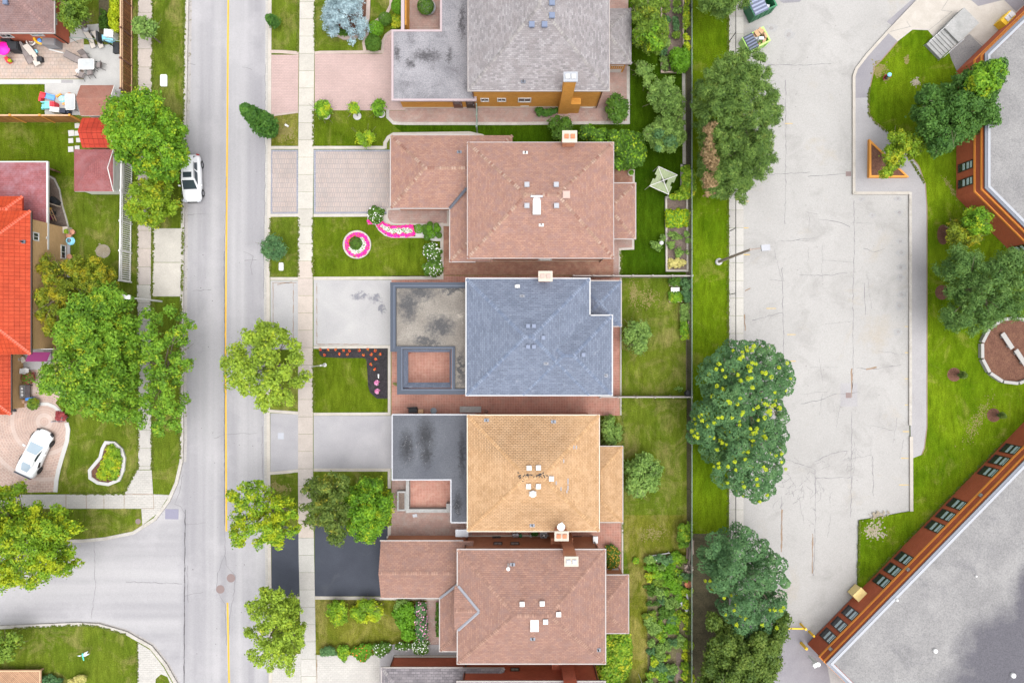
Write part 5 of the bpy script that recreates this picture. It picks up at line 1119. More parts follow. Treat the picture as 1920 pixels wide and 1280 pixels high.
def edged(pl, x, y):
    m = np.full(len(x), 1e9); n = len(pl)
    for i in range(n):
        a, b_ = np.array(pl[i]), np.array(pl[(i + 1) % n]); d = b_ - a; L2 = max(1e-9, d @ d)
        t = np.clip(((x - a[0]) * d[0] + (y - a[1]) * d[1]) / L2, 0, 1); m = np.minimum(m, np.hypot(x - a[0] - t * d[0], y - a[1] - t * d[1]))
    return m
_seed = [100]
def clumps(pl, z0, z1, cr, dens=1.0, seed=0, low=.45, ragged=.35, gap=0, space=.62):
    rng = np.random.default_rng(seed); P_ = np.array(pl); x0, y0 = P_.min(0); x1, y1 = P_.max(0)
    ar = abs(sum(pl[i][0] * pl[(i + 1) % len(pl)][1] - pl[(i + 1) % len(pl)][0] * pl[i][1] for i in range(len(pl)))) / 2
    r = cr * S * H / (H - (z0 + z1) / 2); n = max(4, int(dens * ar / (r * r * .95)))
    out = []; tries = 0
    gx = rng.uniform(x0, x1, 4000); gy = rng.uniform(y0, y1, 4000); k = inside(pl, gx, gy); Rm = max(r, edged(pl, gx[k], gy[k]).max() if k.any() else r)
    pts = np.empty((0, 2)); ds = []
    while len(pts) < n and tries < 60:
        tries += 1; X = rng.uniform(x0, x1, 200); Y = rng.uniform(y0, y1, 200); k = inside(pl, X, Y); X, Y = X[k], Y[k]
        if not len(X): continue
        e = edged(pl, X, Y)
        for x, y, d in zip(X, Y, e):
            if d < r * rng.uniform(.30, .30 + ragged * 1.6): continue
            if len(pts) and np.min(np.hypot(pts[:, 0] - x, pts[:, 1] - y)) < r * space: continue
            pts = np.vstack([pts, (x, y)]); ds.append(d)
            if len(pts) >= n: break
    res = []; Rb = min(max(r * 2.6, 12), Rm * .8); bo = pts[:1]
    for q in pts[1:]:
        if np.min(np.hypot(bo[:, 0] - q[0], bo[:, 1] - q[1])) > Rb: bo = np.vstack([bo, q])
    bz = rng.uniform(-.16, .08, len(bo)) * (z1 - z0)
    for (x, y), d in zip(pts, ds):
        db = np.hypot(bo[:, 0] - x, bo[:, 1] - y); ib = int(db.argmin()); ub = min(1.2, db[ib] / Rb)
        if gap and ub > .55 and rng.random() < gap: continue
        if d < r * 2.2 and ub > .5 and rng.random() < ragged * 1.7: continue
        t = min(1, d / Rm); top = z0 + (z1 - z0) * (.22 + .78 * math.sqrt(t * (2 - t))); z = top + bz[ib] - 2.3 * Rb / S * ub * ub * min(1, (z1 - z0) / 3.5) - abs(rng.normal(0, .05)) * (z1 - z0) - cr * .4
        res.append(P(x, y, max(z, z0 * .8)))
        if rng.random() < low and d > r * .8: res.append(P(x + rng.uniform(-r, r) * .5, y + rng.uniform(-r, r) * .5, z0 + (z - z0) * rng.uniform(.1, .7)))
    return np.array(res) if res else np.array([P(*P_.mean(0), z1)])
def tree(label, pl, z0, z1, mat, leaf_=.15, cr=.55, dens=1.0, nl=70, foot=None, name="tree", cat="tree", group=None, low=.45, bark="bark", up=.55, extra=None, shell=.55, ragged=.35, tr=.16, flat=1.0, aspect=.62, gap=0, space=.62):
    _seed[0] += 7; sd = _seed[0]; rng = random.Random(sd)
    cx = sum(p[0] for p in pl) / len(pl); cy = sum(p[1] for p in pl) / len(pl); zm = z0 + (z1 - z0) * .55
    c3 = P(cx, cy, zm)
    if foot is None: ft = (c3[0], c3[1], 0)
    else: ft = P(*foot, 0)
    root = thing(name, label, cat, ft, group)
    if z1 > 4 and space < .7: cr *= .74; nl = int(nl * .95); up *= .55; leaf_ *= .76
    C = clumps(pl, z0, z1, cr, dens, sd, low, ragged, gap, space); rr = np.random.default_rng(sd).uniform(.75, 1.2, len(C)) * cr
    leafmesh("crown", C, rr, nl, leaf_, mat, root, up, sd, flat, shell, aspect, 0 if space > .7 else .16)
    if extra:
        for nm, pl2, m2, cr2, n2, ls2, dz in extra:
            C2 = clumps(pl2, z0 + dz, z1 + dz, cr2, 1.0, sd + 1, .2); leafmesh(nm, C2, cr2, n2, ls2, m2, root, .3, sd + 2)
    b = MB(); top = (c3[0], c3[1], z0 + (z1 - z0) * .45); k1 = tuple(ft[i] + (top[i] - ft[i]) * .5 + (rng.uniform(-.15, .15) if i < 2 else 0) for i in range(3))
    b.path([(*ft[:2], -.05), k1, top], tr * 1.25, tr * .6, 9)
    for i in range(min(14, len(C))):
        e = C[rng.randrange(len(C))]; s_ = tuple(ft[j] + (top[j] - ft[j]) * rng.uniform(.5, 1) for j in range(3)); md = tuple((s_[j] + e[j]) / 2 + (.15 * (e[2] - s_[2]) if j == 2 else rng.uniform(-.2, .2)) for j in range(3))
        b.path([s_, md, tuple(e)], tr * .42, .02, 6)
        for q in range(2):
            e2 = tuple(e[j] + rng.uniform(-.8, .8) for j in range(3)); b.path([md, e2], tr * .16, .012, 5)
    obj("trunk", b, bark, root, uv=False)
    return root
def shrub(label, pl, z1, mat, leaf_=.09, cr=.28, dens=1.2, nl=60, name="shrub", cat="shrub", group=None, z0=.12, up=.5, shell=.5, extra=None, low=.5, flat=1.0, kind=None, base=0, ragged=.35):
    _seed[0] += 7; sd = _seed[0]
    C = clumps(pl, z0, z1, cr, dens, sd, low, ragged)
    if extra:
        cx = sum(p[0] for p in pl) / len(pl); cy = sum(p[1] for p in pl) / len(pl); root = thing(name, label, cat, P(cx, cy, 0), group)
        leafmesh("foliage", C, cr, nl, leaf_, mat, root, up, sd, flat, shell)
        for nm, m2, n2, ls2, r2 in extra:
            rng = np.random.default_rng(sd + 3); leafmesh(nm, C + np.array([0, 0, cr * .35]), cr * r2, n2, ls2, m2, root, .9, sd + 3, .8, .8, .9)
        return root
    o = leafmesh(name, C, cr, nl, leaf_, mat, None, up, sd, flat, shell); tag(o, label, cat, group, kind); return o
def ball(label, cx, cy, r_px, z, mat, name="clipped_shrub", cat="shrub", group=None, leaf_=.05, n=1500, squash=.85, parent=None, base=0):
    """clipped round bush: leaves tight on a globe"""
    _seed[0] += 7; r = r_px / S * (H - z) / H; c = P(cx, cy, z + base)
    o = leafmesh(name, [(c[0], c[1], max(z, .1) + base)], r, n, leaf_, mat, parent, .3, _seed[0], squash, .9)
    if label: tag(o, label, cat, group)
    return o
def column(label, foot, top, r_px, mat, z1, group=None, n=26, leaf_=.1, cr=.42, nl=80, name="columnar_tree", tip=.35):
    """narrow upright tree; foot and top as seen"""
    _seed[0] += 7; rng = random.Random(_seed[0]); f = P(*foot); root = thing(name, label, "tree", (f[0], f[1], 0), group); C = []; R_ = []
    tp = P(*top, z1)
    for k in range(n * 3):
        t = (k + .5) / (n * 3); prof = (.35 + .65 * math.sin(min(1, t * 3.2) * 1.5708)) * (1 - max(0, t - .3) / .7 * (1 - tip)); r = r_px / S * prof; a = k * 2.4
        C.append((f[0] + (tp[0] - f[0]) * t + r * .72 * math.cos(a), f[1] + (tp[1] - f[1]) * t + r * .72 * math.sin(a), .4 + (z1 - .7) * t)); R_.append(cr * (.6 + .5 * prof) * rng.uniform(.8, 1.15))
    leafmesh("crown", C, R_, nl, leaf_, mat, root, .6, _seed[0])
    b = MB(); b.path([(f[0], f[1], -.05), (tp[0], tp[1], z1 * .85)], .11, .03, 8); obj("trunk", b, "bark", root, uv=False); return root
# ---------------------------------------------------------------- trees on the west side
tree("large bright green tree over the west sidewalk above the parked car", [(205, 185), (240, 172), (275, 166), (302, 175), (322, 200), (338, 230), (353, 235), (348, 270), (357, 300), (342, 322), (338, 338), (305, 344), (270, 333), (245, 312), (215, 302), (197, 262), (193, 222)], 2.6, 8.6, "leaf_bright", .15, .55, 1.15, 85, foot=(303, 282), gap=.2, ragged=.45, low=.25)
tree("small yellow green tree below the large one and beside the white picket fence", [(247, 338), (290, 332), (320, 345), (337, 385), (325, 415), (292, 428), (250, 418), (234, 392), (240, 360)], 1.6, 5.2, "leaf_lime", .14, .48, 1.0, 75, foot=(300, 390), gap=.35, ragged=.5, low=.2)
tree("golden green tree of feathery sprays against the tan brick house", [(58, 500), (92, 470), (98, 492), (125, 478), (150, 473), (190, 482), (215, 505), (228, 540), (205, 565), (150, 570), (118, 602), (98, 648), (72, 610), (55, 560), (48, 535), (75, 528)], 2.0, 6.2, "leaf_gold", .15, .42, .95, 75, foot=(150, 555), aspect=.35, gap=.6, ragged=.55, low=.1)
tree("broad green maple over the front lawn of the orange tiled house", [(128, 562), (150, 545), (172, 538), (205, 526), (245, 545), (262, 585), (272, 640), (262, 690), (264, 760), (232, 800), (200, 790), (172, 782), (130, 775), (112, 745), (70, 738), (66, 702), (84, 682), (112, 655), (92, 632), (102, 598)], 3.0, 9.2, "leaf_mid", .16, .58, 1.05, 75, foot=(240, 662), gap=.3, ragged=.45, low=.2)
tree("airy green maple on the boulevard spreading over the west kerb", [(243, 585), (285, 575), (300, 590), (316, 560), (330, 580), (352, 595), (372, 605), (362, 640), (345, 655), (372, 678), (350, 700), (345, 730), (362, 755), (357, 790), (330, 815), (300, 822), (270, 802), (235, 800), (224, 785), (252, 760), (256, 680)], 2.8, 8.0, "leaf_mid", .15, .5, .72, 58, foot=(325, 690), low=.06, gap=.8, ragged=.55)
tree("yellow green tree standing beside the side street in the lower left", [(-60, 930), (0, 905), (45, 903), (58, 935), (118, 945), (150, 968), (165, 1002), (138, 1022), (152, 1055), (115, 1090), (48, 1117), (28, 1100), (-10, 1108), (-70, 1090), (-90, 1000)], 2.8, 8.4, "leaf_yellow", .15, .55, 1.0, 75, foot=(90, 1000), gap=.55, ragged=.5, low=.1)
tree("small sparse tree over the west sidewalk near the top edge", [(248, 38), (270, 30), (284, 40), (298, 48), (290, 64), (272, 72), (252, 64)], 1.6, 4.0, "leaf_sage", .12, .34, .8, 50, foot=(300, 80), tr=.06, name="young_tree")
tree("leafy green tree leaning over the red bungalow wall in the top left", [(100, -30), (165, -30), (166, 5), (168, 30), (150, 60), (138, 62), (118, 52), (106, 25)], 2.2, 6.0, "leaf_olive", .13, .45, 1.1, 75, foot=(165, 60), gap=.4, ragged=.5, low=.2)
tree("pale shrubby tree at the lower left edge above the wooden deck", [(-40, 1185), (20, 1182), (42, 1195), (40, 1215), (25, 1235), (-40, 1245)], 1.2, 3.6, "leaf_olive", .12, .4, .7, 50, foot=(10, 1215), tr=.07)
# ---------------------------------------------------------------- street trees on the east kerb
tree("wide lime green street tree reaching over the yellow line", [(450, 615), (475, 607), (495, 598), (533, 602), (552, 635), (575, 655), (572, 680), (583, 705), (560, 738), (548, 765), (520, 768), (502, 782), (482, 765), (452, 740), (426, 737), (422, 705), (412, 680), (430, 655), (440, 640)], 3.0, 8.6, "leaf_pale", .15, .55, .98, 78, foot=(538, 686), low=.08, gap=.75, ragged=.5)
tree("yellow tinged street tree next to the dark blue driveway", [(424, 915), (445, 908), (470, 896), (500, 905), (516, 930), (550, 922), (560, 962), (566, 1000), (535, 1022), (510, 1032), (470, 1028), (430, 1025), (422, 1005), (440, 970), (423, 940)], 2.8, 7.6, "leaf_yellow", .14, .48, .85, 70, foot=(532, 950), low=.06, gap=.7, ragged=.5)
tree("light airy street tree at the bottom of the road", [(480, 1108), (500, 1098), (530, 1095), (552, 1115), (586, 1130), (566, 1150), (578, 1192), (562, 1225), (548, 1270), (530, 1255), (490, 1262), (470, 1235), (453, 1190), (468, 1165), (458, 1120)], 2.8, 7.6, "leaf_pale", .14, .48, .80, 68, foot=(540, 1160), low=.06, gap=.5, ragged=.55)
tree("dull olive tree with sparse twigs over the sidewalk", [(562, 905), (598, 892), (630, 877), (652, 885), (658, 930), (652, 980), (642, 1022), (625, 1020), (605, 1000), (575, 987), (558, 960), (572, 935)], 2.2, 6.6, "leaf_drab", .14, .46, .9, 66, foot=(620, 935), low=.08, gap=.6, ragged=.5)
tree("dense rounded bright green tree touching the olive tree", [(645, 935), (660, 905), (690, 892), (716, 900), (734, 930), (738, 958), (722, 985), (697, 1016), (668, 1014), (650, 992)], 1.6, 5.8, "leaf_bright", .13, .5, 1.3, 95, foot=(702, 945))
column("dark green columnar tree leaning out over the road", (513, 248), (455, 200), 19, "leaf_deep", 8.6, leaf_=.12, cr=.48, nl=70, n=34, tip=.15)
column("slim young columnar tree on the top boulevard", (520, 48), (502, 30), 9, "leaf_deep", 2.8, n=12, leaf_=.08, cr=.3, nl=50)
tree("small round blue green tree beside the white utility box", [(490, 460), (505, 444), (522, 447), (537, 462), (532, 478), (518, 488), (500, 482), (488, 470)], 1.4, 3.6, "leaf_bluegreen", .10, .34, 1.2, 80, foot=(528, 471), tr=.07, name="young_tree")
# blue spruce
_r = random.Random(9); C = []; Rr = []
sx, sy = P(655, 45)[:2]
for k in range(150):
    a = _r.uniform(0, 6.283); t = _r.random() ** .7; r = (2.35 * (1 - t) + .15) * _r.uniform(.55, 1); C.append((sx + r * math.cos(a), sy + r * math.sin(a), .5 + 5.4 * t)); Rr.append(.42)
sp = thing("blue_spruce", "powder blue spruce in a round edged bed on the top lawn", "tree", (sx, sy, 0)); leafmesh("crown", C, Rr, 105, .11, "leaf_spruce", sp, .35, 5, .75, .3, .3)
b = MB(); b.path([(sx, sy, 0), (sx, sy, 5.6)], .16, .03, 8); obj("trunk", b, "bark", sp, uv=False)
# ---------------------------------------------------------------- trees of the back yards
BY = "fruit trees in the top back yard"
tree("tall yellow green tree beside the grey porch roof", [(1184, 5), (1205, -20), (1240, -10), (1246, 30), (1254, 60), (1246, 85), (1228, 112), (1208, 98), (1190, 82), (1183, 45)], 1.8, 5.6, "leaf_olive", .12, .42, 1.1, 80, foot=(1215, 90), extra=[("crown", [(1188, 45), (1230, 42), (1250, 60), (1243, 85), (1226, 108), (1206, 95), (1190, 80)], "leaf_bright", .42, 60, .12, .5)])
tree("small grey green sapling on the dark lawn near the rose pavers", [(1190, 122), (1206, 112), (1220, 122), (1229, 148), (1212, 164), (1194, 152)], .9, 2.8, "leaf_sage", .11, .32, .75, 50, foot=(1206, 140), tr=.05, name="young_tree")
tree("sage green fruit tree with upright leaves near the vegetable bed", [(1218, 165), (1240, 142), (1262, 146), (1272, 170), (1287, 195), (1278, 222), (1248, 222), (1228, 208), (1213, 186)], 1.4, 4.6, "leaf_sage", .12, .38, 1.05, 75, foot=(1244, 196))
tree("two toned fruit tree by the fence below the sage one", [(1202, 242), (1228, 225), (1240, 212), (1268, 212), (1289, 238), (1284, 262), (1264, 285), (1232, 284), (1212, 265)], 1.4, 4.6, "leaf_sage", .12, .38, 1.1, 78, foot=(1245, 262), extra=[("crown", [(1215, 245), (1245, 238), (1280, 255), (1264, 283), (1232, 282)], "leaf_bluegreen", .34, 50, .11, .4)])
shrub("bright emerald bush overhanging the back fence", [(1254, 98), (1278, 85), (1297, 98), (1296, 125), (1276, 138), (1256, 126)], 2.2, "leaf_box_bright", .10, .34, 1.2, 80)
tree("dark green shrub on the rose pavers at the grey roofed house corner", [(1136, 185), (1150, 176), (1175, 188), (1178, 212), (1160, 230), (1140, 218)], .5, 2.4, "leaf_box", .12, .34, 1.1, 70, foot=(1156, 206), tr=.06, name="shrub", cat="shrub")
tree("dark green shrub between the two top houses beside the chimney", [(1028, 232), (1045, 216), (1060, 222), (1075, 228), (1070, 262), (1042, 268), (1036, 248)], .6, 2.6, "leaf_box", .12, .32, 1.0, 66, foot=(1052, 250), tr=.05, name="shrub", cat="shrub")
shrub("grape vine mass covering a pergola at the rust roofed house", [(1086, 240), (1110, 235), (1145, 246), (1180, 246), (1206, 255), (1212, 292), (1196, 316), (1168, 318), (1150, 312), (1148, 266), (1120, 268), (1092, 262)], 2.5, "leaf_box", .12, .36, 1.5, 80, name="grape_vine", cat="vine", z0=.8, extra=[("new_leaves", "leaf_bright", 8, .10, 1.05)])
shrub("low ivy hedge against the yellow brick wall", [(1004, 205), (1030, 203), (1046, 205), (1046, 212), (1025, 217), (1008, 216)], .9, "leaf_deep", .09, .24, 1.5, 60, name="hedge")
tree("young open tree on the lawn behind the blue roofed house", [(1168, 615), (1185, 600), (1208, 603), (1222, 622), (1216, 655), (1196, 666), (1176, 655)], 1.0, 3.4, "leaf_sage", .11, .36, .9, 62, foot=(1194, 635), tr=.06, name="young_tree")
tree("bushy green tree behind the orange roofed house", [(1168, 868), (1180, 852), (1212, 850), (1232, 858), (1245, 890), (1232, 915), (1200, 932), (1172, 922)], 1.0, 4.0, "leaf_sage", .12, .40, 1.05, 72, foot=(1203, 885), tr=.08)
shrub("pale leafy bush in the corner of the orange roofed house", [(1126, 780), (1152, 778), (1165, 800), (1163, 830), (1130, 834)], 2.2, "leaf_sage", .10, .34, 1.1, 60)
# ---------------------------------------------------------------- big trees along the parking lot
tree("broad pine standing by the dumpsters along the parking lot", [(1322, 125), (1345, 108), (1370, 95), (1400, 88), (1418, 92), (1442, 108), (1446, 145), (1466, 188), (1468, 215), (1450, 255), (1420, 285), (1370, 280), (1330, 270), (1300, 240), (1296, 200), (1302, 160)], 2.6, 9.5, "leaf_pine", .20, .50, 1.1, 95, foot=(1370, 220), name="pine_tree", aspect=.22, shell=.2, gap=.35, ragged=.45, low=.25)
tree("lower pine with a browning side next to the broad pine", [(1310, 235), (1345, 225), (1400, 240), (1448, 240), (1456, 300), (1450, 325), (1425, 340), (1408, 362), (1395, 384), (1372, 370), (1345, 378), (1325, 360), (1306, 330)], 2.0, 8.0, "leaf_pine", .19, .46, 1.05, 90, foot=(1365, 320), name="pine_tree", aspect=.22, shell=.2,
     extra=[("dead_branches", [(1318, 240), (1342, 224), (1346, 240), (1336, 275), (1350, 300), (1338, 330), (1345, 345), (1338, 368), (1324, 372), (1316, 345), (1322, 312), (1310, 300), (1322, 270)], "leaf_brown", .25, 20, .11, 1.3)])
DK = [(1310, 692), (1330, 668), (1365, 642), (1395, 637), (1430, 645), (1455, 650), (1482, 690), (1488, 722), (1466, 748), (1478, 790), (1440, 822), (1390, 828), (1330, 832), (1295, 828), (1286, 800), (1300, 770), (1312, 735)]
def tips(root, pl, z0, z1, n, seed):
    rng = np.random.default_rng(seed); C = clumps(pl, z0, z1, .30, 1.4, seed, 0, .1); C = C[rng.permutation(len(C))[:n]]; C[:, 2] += .62
    leafmesh("new_growth", C, rng.uniform(.12, .2, len(C)), 44, .06, "leaf_tip", root, .6, seed, 1.0, .4)
t = tree("dark blue green maple dotted with yellow new growth beside the parking lot", DK, 2.6, 9.0, "leaf_bluegreen", .095, .56, 1.5, 230, foot=(1375, 715), low=.3, ragged=.16, shell=.86, space=1.08); tips(t, DK, 2.6, 9.0, 105, 41)
DK2 = [(1300, 815), (1340, 800), (1400, 795), (1478, 795), (1472, 850), (1470, 885), (1450, 920), (1420, 940), (1395, 938), (1345, 905), (1325, 865)]
t = tree("dark maple with yellow tips directly below the larger dotted maple", DK2, 2.2, 8.0, "leaf_bluegreen", .095, .56, 1.5, 230, foot=(1375, 840), low=.3, ragged=.16, shell=.86, space=1.08); tips(t, DK2, 2.2, 8.0, 55, 43)
DK3 = [(1303, 1010), (1320, 998), (1345, 1000), (1360, 988), (1385, 983), (1412, 988), (1418, 1005), (1440, 1020), (1468, 1045), (1480, 1085), (1472, 1120), (1478, 1150), (1455, 1178), (1415, 1190), (1380, 1195), (1360, 1165), (1345, 1130), (1320, 1112), (1312, 1060)]
t = tree("rounded dark green maple with few yellow tips lower down the parking lot edge", DK3, 2.4, 8.6, "leaf_bluegreen", .095, .56, 1.5, 230, foot=(1370, 1050), low=.3, ragged=.16, shell=.86, space=1.08); tips(t, DK3[10:] + [(1400, 1120)], 2.0, 7.6, 20, 45)
tree("olive green tree at the bottom edge below the dark maples", [(1325, 1140), (1360, 1160), (1400, 1185), (1470, 1150), (1485, 1150), (1472, 1200), (1465, 1240), (1440, 1310), (1330, 1340), (1306, 1290), (1318, 1240), (1330, 1190)], 1.8, 7.2, "leaf_pine_dark", .15, .48, 1.1, 85, foot=(1370, 1180), low=.35)
tree("pine like tree at the top edge beside the green dumpster", [(1290, -50), (1405, -50), (1404, 8), (1382, 24), (1345, 38), (1312, 20)], 2.0, 7.0, "leaf_pine", .18, .46, 1.1, 85, foot=(1355, 20), aspect=.26, shell=.25)
# ---------------------------------------------------------------- trees round the school
tree("large green maple overlapping the school roof", [(1722, 165), (1745, 150), (1768, 162), (1796, 138), (1818, 128), (1832, 118), (1858, 112), (1882, 110), (1893, 138), (1880, 168), (1866, 190), (1880, 202), (1872, 232), (1842, 240), (1815, 262), (1790, 270), (1780, 292), (1745, 296), (1730, 262), (1713, 232), (1708, 210)], 2.2, 7.6, "leaf_forest", .15, .5, 1.15, 85, foot=(1762, 225), gap=.3, ragged=.45, low=.2, extra=[("crown", [(1800, 140), (1830, 120), (1858, 112), (1882, 110), (1893, 138), (1872, 180), (1835, 195), (1806, 172)], "leaf_bright", .38, 44, .13, .5)])
tree("yellow green young tree growing out of the triangular planter", [(1655, 290), (1648, 282), (1668, 270), (1662, 252), (1690, 243), (1712, 252), (1732, 240), (1738, 268), (1728, 290), (1705, 302), (1682, 318), (1660, 337), (1642, 328), (1662, 310)], 1.6, 5.4, "leaf_lime", .13, .40, .95, 68, foot=(1668, 305), tr=.09, gap=.5, ragged=.5, low=.1)
tree("small bright tree against the school wall with a mulched foot", [(1795, 418), (1812, 392), (1838, 384), (1858, 402), (1858, 432), (1840, 444), (1812, 436)], 1.4, 4.6, "leaf_bright", .12, .42, 1.1, 75, foot=(1800, 430), tr=.08)
tree("bronze olive tree beside the bright one near the school wall", [(1770, 428), (1790, 415), (1812, 425), (1842, 440), (1830, 458), (1795, 462), (1775, 450)], 1.2, 3.8, "leaf_gold", .12, .38, 1.1, 70, foot=(1782, 445), tr=.07)
tree("wide soft green pine in front of the round mulch circle", [(1748, 500), (1768, 485), (1785, 458), (1822, 462), (1850, 475), (1885, 460), (1930, 470), (1960, 530), (1950, 580), (1915, 602), (1868, 606), (1842, 626), (1800, 632), (1770, 612), (1758, 590), (1776, 565), (1765, 535)], 2.0, 7.6, "leaf_soft", .17, .5, 1.0, 80, foot=(1812, 545), aspect=.3, shell=.3, gap=.35, ragged=.45, low=.25)
column("tiny dark conifer in a round mulch patch near the circular bed", (1797, 702), (1815, 704), 5, "leaf_pine_dark", 2.4, n=9, leaf_=.07, cr=.2, nl=40, name="conifer_sapling", tip=.2)
column("tiny dark conifer in a round mulch patch closest to the lower school wall", (1870, 777), (1889, 781), 4, "leaf_pine_dark", 2.4, n=9, leaf_=.07, cr=.18, nl=40, name="conifer_sapling", tip=.2)
# ---------------------------------------------------------------- front gardens
FA = "lollipop trees along the pink driveway"
for x, y, rx, ry, lb in ((606, 205, 15, 16, "largest round tree at the sidewalk end of the pink driveway"), (664, 206, 9, 12, "smallest round tree in the row beside the pink driveway"), (709, 202, 11, 16, "narrow round tree near the garage end of the pink driveway")):
    o = tree(lb, ell(x, y, rx, ry, 10), .7, 2.2, "leaf_bright", .09, .26, 1.3, 70, foot=(x + 6, y + 11), tr=.05, name="small_tree", group=FA)
    b = MB(); q = P(x + 6, y + 12); b.lathe([(.36, 0), (.38, .06), (.30, .07)], (q[0], q[1], 0), 16); obj("edging_ring", b, "stone_white", o)
tree("yellow speckled round tree on the lawn between the driveways", ell(686, 259, 17, 15, 10), .6, 2.4, "leaf_yellow", .09, .28, 1.1, 70, foot=(692, 262), tr=.05, name="small_tree")
b = MB(); b.strip(px([(614, -20), (616, 20), (618, 45), (626, 62), (645, 72), (665, 71), (682, 58), (690, 35), (692, -20)]), .36, -.02, .14); t = thing("edging_stone", "curved pale stone edging round the blue spruce bed", "edging", P(652, 70)); obj("kerb_stones", b, "kerb_pink", t)
sh("mulch_bed", "mulch_brown", [(616, -20), (618, 45), (626, 60), (645, 70), (665, 69), (680, 57), (688, 35), (690, -20)], 2)
shrub("low green ground plants under the blue spruce", [(622, 40), (640, 55), (660, 58), (655, 66), (640, 66), (626, 58)], .5, "leaf_box", .08, .2, 1.4, 50, name="ground_plant", cat="plant")
ball("bright green clipped ball in the middle of the three by the garage", 705, 54, 14, .8, "leaf_box_bright", n=2200); ball("dark clipped ball lowest of the three beside the pink driveway", 700, 81, 15, .8, "leaf_box", n=2400); ball("dark clipped ball uppermost of the three beside the lawn curve", 722, 36, 12, .8, "leaf_box", n=1800)
ball("large bright clipped ball against the pale entrance beam", 748, 12, 14, .9, "leaf_box_bright", n=2200)
shrub("yellow dotted ground shrub beside the pale entrance beam", [(730, 34), (752, 20), (753, 55), (736, 52)], .6, "leaf_lime", .07, .2, 1.3, 50)
t = thing("potted_shrub", "round green shrub in a grey bowl inside the rose paved entrance court", "planter", P(800, 18)); b = MB(); b.lathe([(.5, 0), (.72, .35), (.75, .45), (.65, .45), (.6, .36)], (*P(803, 18)[:2], 0), 20); obj("bowl", b, "vent_light", t); ball(None, 798, 12, 15, .8, "leaf_box", "foliage", n=2200, parent=t)
# flower circle and flower strip on front lawn B
def flowers(name, parent, pl, m, n, z=.22, seed=1, size=.07):
    rng = np.random.default_rng(seed); P_ = np.array(pl); out = []
    while len(out) < n:
        x, y = rng.uniform(P_.min(0), P_.max(0));
        if inside(pl, np.array([x]), np.array([y]))[0]: out.append(P(x, y, z * rng.uniform(.7, 1.15)))
    return leafmesh(name, out, .10, 16, size, m, parent, 1.2, seed, .6, .3, .9)
t = thing("flower_bed", "round flower bed with rings of pink and white petunias and a green centre", "flower bed", P(670, 459)); q = P(670, 459); b = MB(); b.lathe([(1.30, 0), (1.33, .2), (1.30, .22), (1.14, .22), (1.13, .1)], (q[0], q[1], 0), 40); obj("edging_ring", b, "kerb_clean", t)
b = MB(); b.lathe([(1.14, .0), (1.14, .12)], (q[0], q[1], 0), 32); obj("soil", b, "soil_dark", t)
def ringpts(cx, cy, r0, r1, a0, a1): return [(cx + r0 * math.cos(a0 + (a1 - a0) * k / 20), cy + r0 * math.sin(a0 + (a1 - a0) * k / 20)) for k in range(21)] + [(cx + r1 * math.cos(a1 + (a0 - a1) * k / 20), cy + r1 * math.sin(a1 + (a0 - a1) * k / 20)) for k in range(21)]
flowers("pink_petunias", t, ringpts(670, 459, 22.5, 15, 0, 6.283), "petal_pink", 420, .2, 3); flowers("white_petunias", t, ringpts(668, 458, 16.5, 11, -.9, 2.6), "petal_white", 190, .25, 4); flowers("orange_petunias", t, ringpts(668, 458, 17, 13, 3.0, 4.6), "petal_orange", 30, .22, 5)
ball(None, 667, 456, 12, .3, "leaf_box", "foliage", n=1300, squash=.6, parent=t)
t = thing("flower_bed", "curving strip of pink petunias with a white middle along the rose terrace", "flower bed", P(745, 432)); stp = [(707, 421), (717, 416), (724, 420), (736, 425), (755, 424), (772, 422), (777, 428), (777, 440), (764, 444), (735, 443), (722, 438), (712, 430)]
b = MB(); b.prism(px(stp), 0, .1); obj("soil", b, "soil_dark", t); b = MB(); b.strip(px([(690, 419), (704, 420), (711, 432), (722, 441), (735, 445), (796, 445)]), .12, 0, .16); obj("edging", b, "kerb_clean", t)
flowers("pink_petunias", t, stp, "petal_pink", 420, .18, 6); flowers("white_petunias", t, [(712, 421), (722, 425), (735, 430), (760, 428), (775, 431), (774, 435), (758, 436), (735, 436), (722, 432)], "petal_white", 150, .26, 7); flowers("white_petunias", t, [(690, 413), (698, 414), (697, 418), (690, 418)], "petal_pink", 30, .2, 8)
def hydrangea(label, pl, z1, nf=3, green="leaf_box"): return shrub(label, pl, z1, green, .09, .26, 1.5, 62, extra=[("blossoms", "petal_white", nf, .075, 1.15)], name="flowering_shrub", group="white flowering shrubs")
hydrangea("white flowering globe shrub at the corner of the rose terrace", ell(705, 403, 15, 16, 12), 1.5)
hydrangea("white flowering shrub just below the clipped topiary cluster", [(795, 462), (810, 455), (826, 464), (830, 478), (824, 488), (805, 488), (796, 476)], 1.3, 4); hydrangea("white flowering shrub at the lower corner of the front lawn", [(794, 500), (806, 490), (826, 488), (829, 508), (820, 518), (800, 516)], 1.2, 3)
t = thing("topiary_cluster", "cluster of clipped green cloud balls on a pale gravel corner", "topiary", P(803, 435)); b = MB(); b.prism(px([(779, 422), (826, 420), (826, 452), (812, 452), (795, 445), (779, 445)]), 0, .06); obj("gravel", b, "stone_white", t)
for x, y, r in ((785, 429, 8.5), (797, 427, 6), (806, 421, 5.5), (805, 428, 6.5), (798, 436, 5), (809, 439, 8), (818, 423, 5), (820, 429, 6.5), (823, 441, 5.5), (801, 445, 6)): ball(None, x, y, r, .55, "leaf_box_bright" if r > 6 else "leaf_box", "clipped_ball", n=700, parent=t, leaf_=.045)
